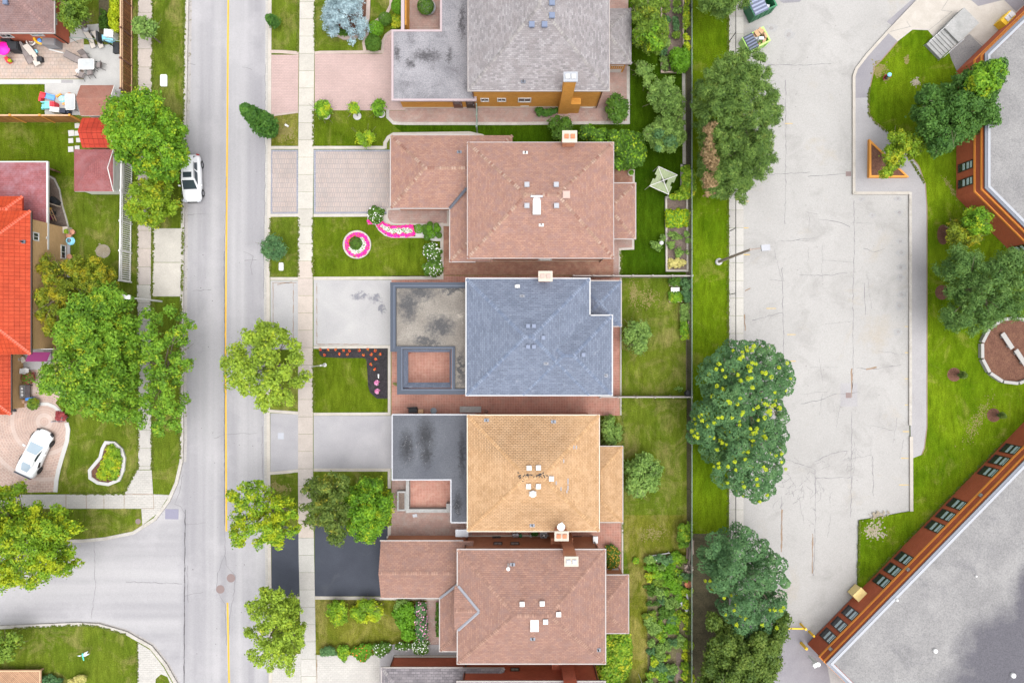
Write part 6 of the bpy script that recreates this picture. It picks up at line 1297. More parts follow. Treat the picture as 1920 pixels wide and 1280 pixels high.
# C: black mulch bed with small flowers
sh("mulch_bed", "mulch_black", [(598, 653), (727, 652), (727, 747), (707, 747), (694, 736), (690, 722), (689, 700), (687, 674), (682, 671), (640, 671), (603, 669), (599, 664)], 3)
MG = "small orange flowering plants in the black mulch"
for i, (x, y) in enumerate([(601, 655), (616, 656), (630, 655), (645, 657), (656, 657), (674, 656), (690, 655), (704, 657), (609, 665), (637, 663), (652, 664), (682, 665), (697, 664), (713, 664), (705, 673), (696, 683), (703, 692)]):
    q = P(x, y); t = thing("marigold", "small orange flowering plant set in the L shaped black mulch bed", "flower", (q[0], q[1], 0), MG); leafmesh("leaves", [(q[0], q[1], .08)], .09, 16, .05, "leaf_box", t, .8, i); leafmesh("flowers", [(q[0], q[1], .14)], .13, 20, .055, "petal_orange", t, 1, i + 50)
for x, y, lb in ((707, 717, "upper"), (708, 733, "lower")):
    q = P(x, y); t = thing("pink_flower_clump", f"{lb} of two round mauve flower clumps in the black mulch bed", "flower", (q[0], q[1], 0), "round mauve flower clumps"); leafmesh("leaves", [(q[0], q[1], .1)], .2, 60, .05, "leaf_box", t, .8, 7); leafmesh("flowers", [(q[0], q[1], .18)], .24, 110, .06, "petal_mauve", t, 1, 8)
b = MB(); q = P(710, 705); b.tube((q[0], q[1] - .2, .1), (q[0], q[1] + .2, .12), .05, .08, 8); b.tube((q[0], q[1], 0), (q[0], q[1], .1), .03); tag(obj("garden_light", b, "white_plastic"), "little white garden light lying in the black mulch", "garden light")
# E front garden
tree("ball shaped yellow green shrub nearest the sidewalk on the dry lawn", ell(632, 1148, 19, 25, 12), .4, 2.0, "leaf_yellow", .10, .3, 1.25, 75, foot=(634, 1150), tr=.06, name="shrub", cat="shrub")
tree("double headed yellow green shrub in the middle of the dry lawn", [(660, 1140), (672, 1128), (690, 1120), (710, 1128), (718, 1148), (705, 1165), (690, 1162), (675, 1166), (662, 1155)], .4, 2.0, "leaf_yellow", .10, .3, 1.25, 75, foot=(688, 1145), tr=.06, name="shrub", cat="shrub")
shrub("big bright green bush beside the gabled garage", [(735, 1150), (748, 1132), (770, 1128), (782, 1150), (780, 1190), (765, 1202), (752, 1190), (745, 1170)], 1.8, "leaf_box_bright", .11, .36, 1.3, 75)
shrub("silvery green shrub between the bright bush and the garage eave", [(737, 1140), (745, 1125), (768, 1124), (772, 1136), (752, 1145)], 1.2, "leaf_sage", .09, .26, 1.3, 60)
shrub("dark shrub with mauve flowers along the rose path", [(775, 1128), (798, 1130), (800, 1170), (800, 1196), (784, 1204), (778, 1160)], 1.3, "leaf_bluegreen", .09, .28, 1.4, 65, extra=[("blossoms", "petal_mauve", 4, .06, 1.1)], name="flowering_shrub")
hydrangea("white flowering bush spilling over the grey path", ell(789, 1211, 15, 16, 12), 1.2, 6)
hydrangea("sparse white roses over the grey path edge", [(740, 1205), (760, 1203), (772, 1210), (765, 1218), (742, 1215)], .9, 3); hydrangea("white rose shrub between the dry lawn and the pale driveway", [(700, 1208), (715, 1204), (732, 1208), (734, 1218), (712, 1232), (702, 1222)], .9, 3)
shrub("grey green perennials at the sidewalk end of the pale driveway", [(600, 1214), (628, 1212), (632, 1226), (602, 1228)], .7, "leaf_bluegreen", .08, .22, 1.4, 55, name="perennial", cat="plant"); shrub("lime green perennials hanging over the pale driveway", [(634, 1210), (652, 1210), (656, 1228), (645, 1240), (634, 1230)], .8, "leaf_bright", .08, .22, 1.4, 55, name="perennial", cat="plant")
shrub("sword leaved plants with red blooms beside the pale driveway", [(658, 1218), (680, 1206), (697, 1208), (696, 1226), (680, 1240), (662, 1228)], .8, "leaf_box_bright", .10, .24, 1.3, 55, extra=[("blossoms", "petal_orange", 2, .06, 1.1)], name="perennial", cat="plant")
shrub("thin line of plants against the gabled house wall beside the rose path", [(818, 1128), (826, 1128), (826, 1192), (819, 1192)], .8, "leaf_box", .08, .2, 1.4, 50, name="perennial", cat="plant")
# west bits
hd = shrub("lime yellow clipped hedge along the brown fence", [(204, -40), (223, -40), (223, 58), (206, 60)], 1.9, "leaf_hedge_lime", .075, .3, 1.6, 95, name="hedge", low=.3)
shrub("dark low plants in the strip beside the lime hedge", [(186, 15), (200, 20), (202, 60), (188, 52)], .5, "leaf_box", .09, .24, 1.0, 50, name="perennial", cat="plant")
t = thing("flower_bed", "kidney shaped bed of yellow green plants edged in white stone", "flower bed", P(202, 868)); kb = [(200, 829), (216, 830), (229, 842), (234, 858), (232, 880), (224, 899), (205, 907), (185, 904), (171, 895), (170, 881), (180, 869), (190, 857), (194, 840)]
b = MB(); b.strip(px(kb), .3, 0, .2, closed=True); obj("edging_stones", b, "stone_white", t); b = MB(); b.prism(px(kb), .0, .09); obj("mulch", b, "mulch_brown", t)
C = clumps([(200, 834), (215, 834), (226, 845), (228, 880), (218, 898), (188, 898), (178, 886), (196, 860)], .1, .8, .26, 1.2, 77); leafmesh("foliage", C, .26, 60, .09, "leaf_yellow", t, .6, 77); flowers("flowers", t, [(205, 850), (225, 860), (222, 892), (195, 895)], "leaf_orange", 40, .5, 9, .06)
shrub("red leaved rosebush with a white trellis beside the ringed driveway", ell(113, 780, 10, 9), 1.1, "leaf_red", .08, .22, 1.3, 60, name="rosebush"); shrub("purplish shrub at the end of the porch bench", ell(62, 757, 11, 10), .9, "leaf_olive", .08, .22, 1.3, 60); shrub("pink flowering pot plant beside the porch bench", ell(53, 708, 12, 11), .9, "leaf_red", .08, .22, 1.3, 50, extra=[("leaves", "leaf_box", 14, .08, 1.0)], name="potted_plant", cat="plant")
shrub("white flowering shrub at the bottom edge by the wooden deck", [(130, 1275), (148, 1266), (160, 1262), (160, 1276), (145, 1290), (130, 1290)], .9, "leaf_cream", .07, .22, 1.2, 55, name="flowering_shrub"); shrub("dark leafy shrub at the bottom edge right against the wooden deck", [(78, 1270), (92, 1264), (115, 1272), (118, 1290), (78, 1292)], .8, "leaf_bluegreen", .1, .24, .9, 50)
# ---------------------------------------------------------------- vegetable gardens
VG = "mixed plants of the overgrown vegetable garden"
sh("soil", "soil_garden", [(1214, 1040), (1286, 1040), (1296, 1060), (1300, 1330), (1214, 1330)], 3)
_v = random.Random(21); vm = ["leaf_box", "leaf_olive", "leaf_box_bright", "leaf_bluegreen", "leaf_sage", "leaf_bright", "leaf_mid", "leaf_lime", "leaf_lime", "leaf_sage"]
k = 0
for gy in range(1046, 1290, 17):
    for gx in range(1222, 1300, 16):
        x, y = gx + _v.uniform(-7, 7), gy + _v.uniform(-7, 7)
        if 1262 < x < 1282 and y > 1215: continue
        if x > 1286 and y < 1100: continue
        m = _v.choice(vm if y < 1180 else ["leaf_bluegreen", "leaf_sage", "leaf_sage", "leaf_mid", "leaf_lime", "leaf_yellow"]) if x < 1284 else "leaf_yellow"
        o = shrub("leafy plant in the overgrown vegetable garden by the black mesh fence", ell(x, y, _v.uniform(7, 16), _v.uniform(7, 15), 8), _v.uniform(.25, .95), m, _v.uniform(.08, .12), .2, .75, 26, name="vegetable_plant", cat="plant", group=VG); k += 1
sh("path", "soil", [(1268, 1222), (1278, 1224), (1282, 1330), (1266, 1330)], 4)
V2 = "vegetable rows of the top back yard"
sh("soil", "soil", [(1241, -60), (1279, -60), (1279, 136), (1241, 136)], 2)
for gy in range(-8, 130, 15):
    for gx in (1247, 1270):
        if gy > 78 and gx > 1250: continue
        x, y = gx + _v.uniform(-3, 3), gy + _v.uniform(-3, 3); shrub("vegetable plant in the long soil bed of the top back yard", ell(x, y, _v.uniform(6, 9), _v.uniform(6, 9), 8), _v.uniform(.4, 1.1), _v.choice(["leaf_bluegreen", "leaf_sage", "leaf_olive"]), .09, .22, 1.0, 34, name="vegetable_plant", cat="plant", group=V2)
shrub("yellow green climber on the back fence at the top", [(1283, -10), (1292, -10), (1292, 55), (1282, 54)], 1.8, "leaf_lime", .10, .26, .9, 50, name="climber", cat="vine"); shrub("yellowing climber on the back fence above the emerald bush", [(1282, 65), (1294, 64), (1296, 95), (1284, 96)], 1.8, "leaf_yellow", .10, .26, .9, 50, name="climber", cat="vine")
t = thing("raised_bed", "long concrete edged raised bed with bare soil in the rust roofed house yard", "raised bed", P(1268, 440)); b = MB(); bd = [(1248, 371), (1287, 371), (1288, 508), (1249, 508)]; b.strip(px(bd), .17, 0, .3, closed=True); obj("edging", b, "kerb_clean", t); b = MB(); b.prism(px(bd), 0, .2); obj("soil", b, "soil", t)
shrub("vivid lime patch of chard filling the raised bed", [(1249, 396), (1268, 393), (1292, 396), (1290, 422), (1270, 425), (1250, 424)], .9, "leaf_hedge_lime", .11, .24, 1.7, 60, name="leafy_crop", cat="plant", extra=[("lower_leaves", "leaf_bright", 14, .1, 1.0)]); shrub("cream coloured dying plants at the end of the raised bed", [(1253, 486), (1275, 484), (1290, 495), (1270, 500), (1253, 502)], .6, "leaf_cream", .09, .2, 1.1, 40, name="leafy_crop", cat="plant")
for x, y, r in ((1232, 462, 9), (1224, 458, 6), (1240, 448, 8), (1262, 440, 9), (1272, 445, 8), (1258, 458, 9), (1275, 470, 7), (1288, 438, 6), (1291, 452, 6), (1290, 472, 5), (1270, 475, 7)): shrub("spindly tomato plant in or beside the raised bed", ell(x, y, r, r, 8), 1.1, "leaf_sage", .09, .22, .9, 30, name="tomato_plant", cat="plant", group="tomato plants round the raised bed")
shrub("yellow green vine bending over the top of the raised bed", [(1278, 315), (1290, 312), (1301, 322), (1302, 352), (1300, 366), (1280, 374), (1258, 374), (1256, 366), (1272, 360), (1280, 345)], 1.9, "leaf_bright", .11, .28, 1.4, 70, name="grape_vine", cat="vine", extra=[("yellow_leaves", "leaf_lime", 22, .1, 1.05)])
for i, (x0, y0, x1, y1, lb) in enumerate([(1255, 521, 1278, 536, "timber framed bed of leafy crops just below the white fence"), (1255, 548, 1278, 566, "timber framed bed of leafy crops beside the white cover"), (1276, 570, 1289, 602, "narrow timber framed bed above the lowest one"), (1277, 602, 1290, 636, "lowest narrow timber framed bed against the fence")]):
    t = thing("raised_bed", lb, "raised bed", P((x0 + x1) / 2, (y0 + y1) / 2)); b = MB(); q = px([(x0, y0), (x1, y0), (x1, y1), (x0, y1)]); b.strip(q, .08, 0, .25, closed=True); obj("frame", b, "wood_weathered", t); b = MB(); b.prism(q, 0, .15); obj("soil", b, "soil", t)
    C = clumps([(x0, y0), (x1 + 2, y0), (x1 + 2, y1), (x0, y1)], .15, .8, .2, 1.0, 60 + i); leafmesh("crop", C, .22, 40, .09, ["leaf_box", "leaf_bright", "leaf_sage", "leaf_bright"][i], t, .6, i)
shrub("tangle of climbers on the fence below the white fence", [(1276, 520), (1296, 522), (1295, 570), (1280, 568)], 1.5, "leaf_bluegreen", .10, .26, .8, 50, name="climber", cat="vine"); b = MB(); q = P(1264, 545); b.obox((q[0], q[1], .3), .75, .5, .35, .0); b.obox((q[0], q[1], .49), .8, .55, .04); tag(obj("garden_box", b, "white_plastic"), "white lidded garden box between the timber framed beds", "box")
shrub("flower bed plants beside the brown roofed house patio", [(1137, 1022), (1150, 1022), (1162, 1030), (1158, 1062), (1140, 1066)], .9, "leaf_box", .09, .24, 1.3, 55, extra=[("blossoms", "leaf_orange", 6, .07, 1.1)], name="flowering_shrub")
shrub("squash vines behind the brown roofed house", [(1125, 1185), (1150, 1182), (1180, 1178), (1184, 1240), (1175, 1260), (1150, 1300), (1118, 1300), (1120, 1240)], 1.4, "leaf_box_bright", .13, .32, 1.2, 60, name="squash_vine", cat="vine", extra=[("yellow_leaves", "leaf_lime", 16, .12, 1.05)])
shrub("bushy green climber on the black mesh fence above the vegetable garden", [(1272, 985), (1296, 975), (1298, 1015), (1278, 1030), (1270, 1010)], 1.7, "leaf_mid", .10, .3, 1.1, 60, name="climber", cat="vine"); shrub("tiny tuft of plants with a white tag on the dry back lawn", ell(1192, 1050, 6, 6, 8), .3, "leaf_bright", .07, .15, 1.3, 30, name="ground_plant", cat="plant"); shrub("wispy seedlings on the lawn near the fence corner", ell(1273, 729, 8, 6, 8), .3, "leaf_sage", .07, .16, .7, 20, name="ground_plant", cat="plant")

# ragged grass along kerbs, slabs and beds
rng = np.random.default_rng(5); E = []
for pl, n in (([(257.5, -20), (257, 480), (259, 880)], 520), ([(286.5, -20), (284.5, 330), (284.5, 425)], 300), ([(284, 560), (285, 880)], 260), ([(346, 0), (341, 420)], 330), ([(339, 560), (337, 700), (338, 860)], 260), ([(558, 5), (558, 95)], 60), ([(590.5, 5), (590.5, 95)], 60), ([(588, 210), (588, 273)], 40), ([(587, 408), (587, 518)], 70), ([(588, 655), (588, 772)], 70), ([(507, 408), (507, 518)], 80), ([(559, 408), (559, 518)], 70), ([(130, 925), (232, 925), (256, 880)], 130), ([(150, 1171), (184, 1174), (236, 1190)], 80), ([(20, 1178), (144, 1172)], 90), ([(257, 1205), (257, 1280)], 60), ([(1168, 750), (1168, 1000)], 120), ([(1164, 470), (1164, 515)], 40), ([(1365, 30), (1365, 1000)], 500), ([(1297, 0), (1297, 1000)], 500), ([(1631, 165), (1628, 185), (1630, 215), (1640, 228), (1690, 272), (1735, 345)], 160), ([(1612, 975), (1609, 1090)], 90), ([(1625, 1090), (1760, 952), (1880, 830)], 260), ([(590, 1226), (700, 1226)], 60), ([(287, 427), (285, 556)], 110), ([(343, 425), (341, 556)], 90)):
    seg = [math.hypot(b_[0] - a[0], b_[1] - a[1]) for a, b_ in zip(pl, pl[1:])]; T = sum(seg)
    for q in rng.uniform(0, T, n):
        for (a, b_), l in zip(zip(pl, pl[1:]), seg):
            if q <= l: E.append(P(a[0] + (b_[0] - a[0]) * q / l + rng.normal(0, .9), a[1] + (b_[1] - a[1]) * q / l + rng.normal(0, .9), .03)); break
            q -= l
o = leafmesh("grass", E, .09, 7, .06, "leaf_grass", None, .8, 5); o["kind"] = "stuff"
# ================================================================ FENCES
def picket(label, a, c, h, m, name="picket_fence", board=.1, gap=.07, rail_m=None, posts=None, solid=False, post_m=None):
    """upright fence between two ground pixels"""
    p0, p1 = Vector(P(*a)[:2]), Vector(P(*c)[:2]); d = p1 - p0; Ln = d.length; d.normalize(); n = Vector((-d.y, d.x)); ang = math.atan2(d.y, d.x)
    t = thing(name, label, "fence", ((p0.x + p1.x) / 2, (p0.y + p1.y) / 2, 0)); b = MB(); k = int(Ln / (board + gap))
    for i in range(k):
        q = p0 + d * (i + .5) * (Ln / k); b.obox((q.x, q.y, h / 2 + .03), board, .025, h - .06, ang)
    obj("boards", b, m, t)["kind"] = "stuff"
    b = MB(); mid = (p0 + p1) / 2
    for z in (.3, h - .22): q = mid + n * .045; b.obox((q.x, q.y, z), Ln, .06, .09, ang)
    b.obox((mid.x, mid.y, h + .02), Ln, .13, .05, ang); obj("rail", b, rail_m or m, t)
    for i in range((posts or max(2, int(Ln / 2.4))) + 1):
        q = p0 + d * Ln * i / (posts or max(2, int(Ln / 2.4))); b = MB(); b.obox((q.x, q.y, h / 2 + .05), .13, .13, h + .1, ang); b.obox((q.x, q.y, h + .12), .18, .18, .04, ang); obj("post", b, post_m or rail_m or m, t)
    return t
picket("tall brown wooden fence along the west sidewalk at the top", (249, -40), (249, 181), 2.1, "wood_brown", "wooden_fence", .15, .035, "wood_rail", None, post_m="brown_trim")
picket("golden wooden fence between the two west back yards", (-60, 229.5), (157, 229.5), 2.1, "wood_gold", "wooden_fence", .15, .035, "wood_rail", None, post_m="timber_orange")
picket("white picket fence with open slats beside the west sidewalk", (249, 312), (246, 529), 2.0, "white_trim", "picket_fence", .10, .095, "white_trim")
def panel_fence(label, a, c, h, m, n=4):
    p0, p1 = Vector(P(*a)[:2]), Vector(P(*c)[:2]); d = p1 - p0; Ln = d.length; d.normalize(); ang = math.atan2(d.y, d.x); t = thing("white_fence", label, "fence", ((p0.x + p1.x) / 2, (p0.y + p1.y) / 2, 0))
    mid = (p0 + p1) / 2; b = MB(); b.obox((mid.x, mid.y, h / 2), Ln, .05, h - .1, ang); b.obox((mid.x, mid.y, h - .03), Ln, .10, .06, ang); obj("panel", b, m, t)
    for i in range(n + 1): q = p0 + d * Ln * i / n; b = MB(); b.obox((q.x, q.y, h / 2 + .04), .13, .13, h + .08, ang); b.lathe([(.11, 0), (.11, .06), (.02, .12)], (q.x, q.y, h + .08), 8); obj("post", b, "gutter_trim", t)
    return t
panel_fence("white panel fence above the blue roofed house yard", (1073, 520), (1289, 520), 1.7, "gutter_trim", 6); panel_fence("white panel fence below the blue roofed house yard", (1122, 742), (1289, 742), 1.5, "gutter_trim", 5)
def chainlink(label, x, y0, y1, h, step, wire=.012, pitch=.07, n_ang=1.0, m="metal_dark", rail="metal_grey", side=1):
    X = P(x, 0)[0]; a, c = P(x, y0)[1], P(x, y1)[1]; t = thing("chain_link_fence", label, "fence", (X, (a + c) / 2, 0)); b = MB(); lo, hi = min(a, c), max(a, c); y = lo - h
    while y < hi:
        for s_ in (1, -1):
            ya, yb = (y, y + h) if s_ == 1 else (y + h, y); z0, z1 = 0, h
            b.face([(X + .001 * s_, ya - wire, z0), (X + .001 * s_, ya + wire, z0), (X + .001 * s_, yb + wire, z1), (X + .001 * s_, yb - wire, z1)])
        y += pitch
    obj("wire_mesh", b, m, t, uv=False); b = MB(); b.tube((X, lo, h), (X, hi, h), .035, .035, 8); obj("top_rail", b, rail, t)
    k = int((hi - lo) / step)
    for i in range(k + 1): yy = lo + (hi - lo) * i / k; b = MB(); b.tube((X, yy, 0), (X, yy, h + .06), .035, .035, 8); obj("post", b, m, t)
    return t
chainlink("long black mesh fence behind the houses' back yards", 1287.5, -40, 1500, 2.0, 3.6, .014, .085, rail="metal_green"); chainlink("black wire fence along the parking lot walkway", 1367, -40, 1500, 2.05, 5.6, .0035, .12, m="metal_dark", rail="black_rubber")
t = thing("metal_gate", "narrow grey green metal gate between the two top houses", "gate", P(893, 222)); b = MB(); x = P(895, 222)[0]; ya, yb = P(895, 208)[1], P(895, 249)[1]
for z in (.2, 1.0, 1.75): b.tube((x, ya, z), (x, yb, z), .03, .03, 8)
for k in range(9): yy = ya + (yb - ya) * k / 8; b.tube((x, yy, .15), (x, yy, 1.8), .014, .014, 6)
obj("bars", b, "metal_green", t)
for yy in (ya, (ya + yb) / 2, yb): b = MB(); b.tube((x, yy, 0), (x, yy, 2.0), .06, .06, 10); b.lathe([(.09, 0), (.05, .08)], (x, yy, 2.0), 8); obj("post", b, "metal_green", t)
# ================================================================ VEHICLES
def carbody(b, st):
    """st: list of (y, half width, sill, shoulder z, crown z)"""
    rings = []
    for y, w_, z0, zs, zc in st:
        rings.append([(w_ * .90, y, z0), (w_ * .985, y, z0 + (zs - z0) * .3), (w_, y, z0 + (zs - z0) * .6), (w_ * .96, y, zs - .03), (w_ * .86, y, zs + (zc - zs) * .45), (w_ * .5, y, zc - (zc - zs) * .1), (0, y, zc)])
    full = [r + [(-x, y, z) for x, y, z in reversed(r[:-1])] for r in rings]
    base_ = len(b.v); n = len(full[0])
    for r in full: b.v += r
    for i in range(len(full) - 1):
        for k in range(n - 1): a = base_ + i * n + k; b.f.append((a, a + n, a + n + 1, a + 1)); b.m.append(0)
    b.f.append(tuple(base_ + k for k in range(n))); b.m.append(0); e = base_ + (len(full) - 1) * n; b.f.append(tuple(e + k for k in reversed(range(n)))); b.m.append(0)
def cabin(b, base4, roof4, nside=6):
    """greenhouse between a base outline and a roof outline (front y, rear y, half widths, z)"""
    (yf, yr, wf, wr, zf, zr), (Yf, Yr, Wf, Wr, Zf, Zr) = base4, roof4
    B4 = [(wf, yf, zf), (-wf, yf, zf), (-wr, yr, zr), (wr, yr, zr)]; T4 = [(Wf, Yf, Zf), (-Wf, Yf, Zf), (-Wr, Yr, Zr), (Wr, Yr, Zr)]
    for k in range(4): j = (k + 1) % 4; b.face([B4[k], B4[j], T4[j], T4[k]][::-1])
    # gently crowned roof
    m = 4
    for i in range(m):
        for j in range(m):
            def q(u, v):
                l = [T4[3][c] + (T4[0][c] - T4[3][c]) * u for c in range(3)]; r = [T4[2][c] + (T4[1][c] - T4[2][c]) * u for c in range(3)]
                p_ = [l[c] + (r[c] - l[c]) * v for c in range(3)]; p_[2] += .07 * math.sin(math.pi * v) ** .7 * (.5 + .5 * math.sin(math.pi * u)); return tuple(p_)
            b.face([q(i / m, j / m), q((i + 1) / m, j / m), q((i + 1) / m, (j + 1) / m), q(i / m, (j + 1) / m)][::-1])
    return B4, T4
def pane_(b, q, s0, s1, t0, t1, o=.012):
    """quad on the plane of q (bottom a,b then top c,d), shrunk to the fractions and lifted by o"""
    A_, B2, C2, D2 = [Vector(v) for v in q]; n = (D2 - A_).cross(B2 - A_).normalized()
    f = lambda s, t_: (A_ + (B2 - A_) * s) * (1 - t_) + (D2 + (C2 - D2) * s) * t_ + n * o
    b.face([f(s0, t0), f(s1, t0), f(s1, t1), f(s0, t1)])
def wheel(parent, x, y, r, w_, rim="rim"):
    s = 1 if x > 0 else -1; b = MB(); pr = [(r * .62, -w_ / 2), (r * .93, -w_ / 2), (r, -w_ * .3), (r, w_ * .3), (r * .93, w_ / 2), (r * .62, w_ / 2)]
    n = 22
    for (r0, o0), (r1, o1) in zip(pr, pr[1:]):
        for k in range(n):
            a0, a1 = k * 2 * math.pi / n, (k + 1) * 2 * math.pi / n
            b.face([(x + o0, y + r0 * math.cos(a0), r + r0 * math.sin(a0)), (x + o0, y + r0 * math.cos(a1), r + r0 * math.sin(a1)), (x + o1, y + r1 * math.cos(a1), r + r1 * math.sin(a1)), (x + o1, y + r1 * math.cos(a0), r + r1 * math.sin(a0))])
    o = obj("wheel", b, "tyre", parent, True); b = MB(); b.tube((x + s * w_ * .2, y, r), (x + s * w_ * .44, y, r), r * .62, r * .6, 18); b.tube((x + s * w_ * .44, y, r), (x + s * w_ * .5, y, r), r * .16, r * .12, 10)
    obj("rim", b, rim, o)
def car(name, label, st, base4, roof4, wheels, wr, loc, rz, extra=None, rim="rim", glass_="car_glass", roofglass=None, ww=.22, side=((.08, .48), (.54, .92)), rear=(.08, .92, .15, .9), front=(.06, .94, .06, .94)):
    t = thing(name, label, "car", (0, 0, 0)); b = MB(); carbody(b, st); o = obj("body", b, "car_paint", t, True)
    m = o.modifiers.new("s", 'SUBSURF'); m.levels = 2; m.render_levels = 2
    b = MB(); B4, T4 = cabin(b, base4, roof4); cb = obj("cabin", b, "car_paint", t)
    m = cb.modifiers.new("w", 'WELD'); m.merge_threshold = .001
    for nm, q, fr in (("windshield", [B4[1], B4[0], T4[0], T4[1]], front), ("rear_window", [B4[3], B4[2], T4[2], T4[3]], rear)): b = MB(); pane_(b, q, *fr[:4]); obj(nm, b, glass_, t)
    for q in ([B4[0], B4[3], T4[3], T4[0]], [B4[2], B4[1], T4[1], T4[2]]):
        for s0, s1 in (side if q[0] == B4[0] else [(1 - e, 1 - s) for s, e in side]): b = MB(); pane_(b, q, s0, s1, .14, .90); obj("side_window", b, "car_glass", t)
    if roofglass: b = MB(); b.obox(*roofglass); obj("sunroof", b, "car_glass", t)
    for x, y in wheels: wheel(t, x, y, wr, ww, rim)
    for x, y in wheels:      # dark wheel arches
        s = 1 if x > 0 else -1; b = MB(); n = 14; xo = x + s * (ww / 2 + .012)
        for k in range(n):
            a0, a1 = -.15 + k * (math.pi + .3) / n, -.15 + (k + 1) * (math.pi + .3) / n
            b.face([(xo, y + wr * 1.02 * math.cos(a0), wr + wr * 1.02 * math.sin(a0)), (xo, y + wr * 1.02 * math.cos(a1), wr + wr * 1.02 * math.sin(a1)), (xo, y + wr * 1.17 * math.cos(a1), wr + wr * 1.17 * math.sin(a1)), (xo, y + wr * 1.17 * math.cos(a0), wr + wr * 1.17 * math.sin(a0))])
        obj("wheel_arch", b, "black_rubber", t)
    if extra: extra(t)
    t.location = loc; t.rotation_euler = (0, 0, rz); return t
def suv_x(t):
    for s in (1, -1):
        b = MB(); b.obox((s * 1.0, .72, 1.0), .2, .14, .13, 0); obj("mirror", b, "car_paint", t)
        b = MB(); b.obox((s * .66, 2.08, .73), .36, .22, .10, -s * .45); obj("headlight", b, "lamp_glass", t); b = MB(); b.obox((s * .74, -2.12, .9), .24, .1, .16, s * .3); obj("taillight", b, "tail_red", t)
        b = MB(); b.tube((s * .62, .2, 1.61), (s * .62, -1.3, 1.6), .02); obj("roof_rail", b, "black_rubber", t)
    b = MB(); b.obox((0, 2.19, .52), .9, .06, .22); obj("grille", b, "black_rubber", t); b = MB(); b.obox((0, -1.78, 1.52), 1.15, .3, .05, 0, 0, .2); obj("spoiler", b, "car_paint", t)
car("parked_car", "white compact car with a dark sunroof parked at the west kerb under the tree", [(-2.18, .72, .32, .70, .84), (-2.05, .84, .25, .86, .98), (-1.5, .90, .22, .92, .99), (-.4, .91, .22, .90, .97), (.6, .91, .22, .89, .98), (1.1, .90, .22, .85, .94), (1.7, .87, .24, .75, .84), (2.05, .78, .26, .66, .73), (2.2, .6, .32, .58, .63)],
    (1.12, -2.02, .74, .70, .95, .98), (.28, -1.62, .60, .57, 1.52, 1.50), [(.80, 1.34), (-.80, 1.34), (.80, -1.32), (-.80, -1.32)], .33, (*P(364, 337)[:2], -.13), math.pi + .03, suv_x, roofglass=((0, -.15, 1.585), .78, .5, .02), side=((.10, .48), (.53, .80)), rear=(.08, .92, .1, .9))
def sport_x(t):
    for s in (1, -1):
        b = MB(); b.obox((s * 1.03, .42, .92), .26, .12, .12, s * .15); obj("mirror", b, "car_paint", t)
        b = MB(); b.obox((s * .72, 1.72, .70), .10, .52, .06, s * .25, 0, -.15); obj("headlight", b, "lamp_glass", t)
        b = MB(); b.obox((s * .93, -.72, .74), .05, .55, .26, s * .12); obj("side_vent", b, "black_rubber", t)
        b = MB(); b.obox((s * .62, -2.2, .78), .4, .08, .12, 0); obj("taillight", b, "tail_red", t)
        b = MB(); b.obox((s * .66, 2.14, .46), .34, .22, .16, -s * .35); obj("intake", b, "black_rubber", t)
    b = MB(); b.obox((0, -2.16, .96), 1.7, .12, .04); obj("spoiler", b, "blue_trim", t); b = MB(); b.obox((0, 2.22, .3), 1.3, .14, .05); obj("splitter", b, "black_rubber", t)
    b = MB(); b.face([(-.52, -.95, 1.10), (-.30, -1.72, 1.005), (.30, -1.72, 1.005), (.52, -.95, 1.10)]); b.face([(-.36, -1.0, 1.118), (-.24, -1.6, 1.03), (.24, -1.6, 1.03), (.36, -1.0, 1.118)]); obj("engine_cover", b, ["car_glass_pale"], t)
car("parked_car", "low white sports car with black mirrors on the ringed paver driveway", [(-2.26, .78, .34, .76, .84), (-2.1, .92, .24, .88, .96), (-1.4, 1.0, .16, .90, 1.0), (-.6, .97, .14, .80, .95), (.2, .92, .13, .76, .92), (.9, .94, .13, .78, .86), (1.5, .97, .14, .76, .76), (2.05, .86, .16, .55, .60), (2.34, .5, .24, .42, .46)],
    (1.02, -1.55, .74, .52, .84, .97), (.12, -.62, .55, .50, 1.21, 1.19), [(.86, 1.38), (-.86, 1.38), (.88, -1.32), (-.88, -1.32)], .34, (*P(73, 848)[:2], .012), -.44, sport_x, rim="rim_dark", glass_="car_glass_pale", ww=.27, side=((.06, .62),), rear=(.1, .9, .12, .7), front=(.04, .96, .04, .97))
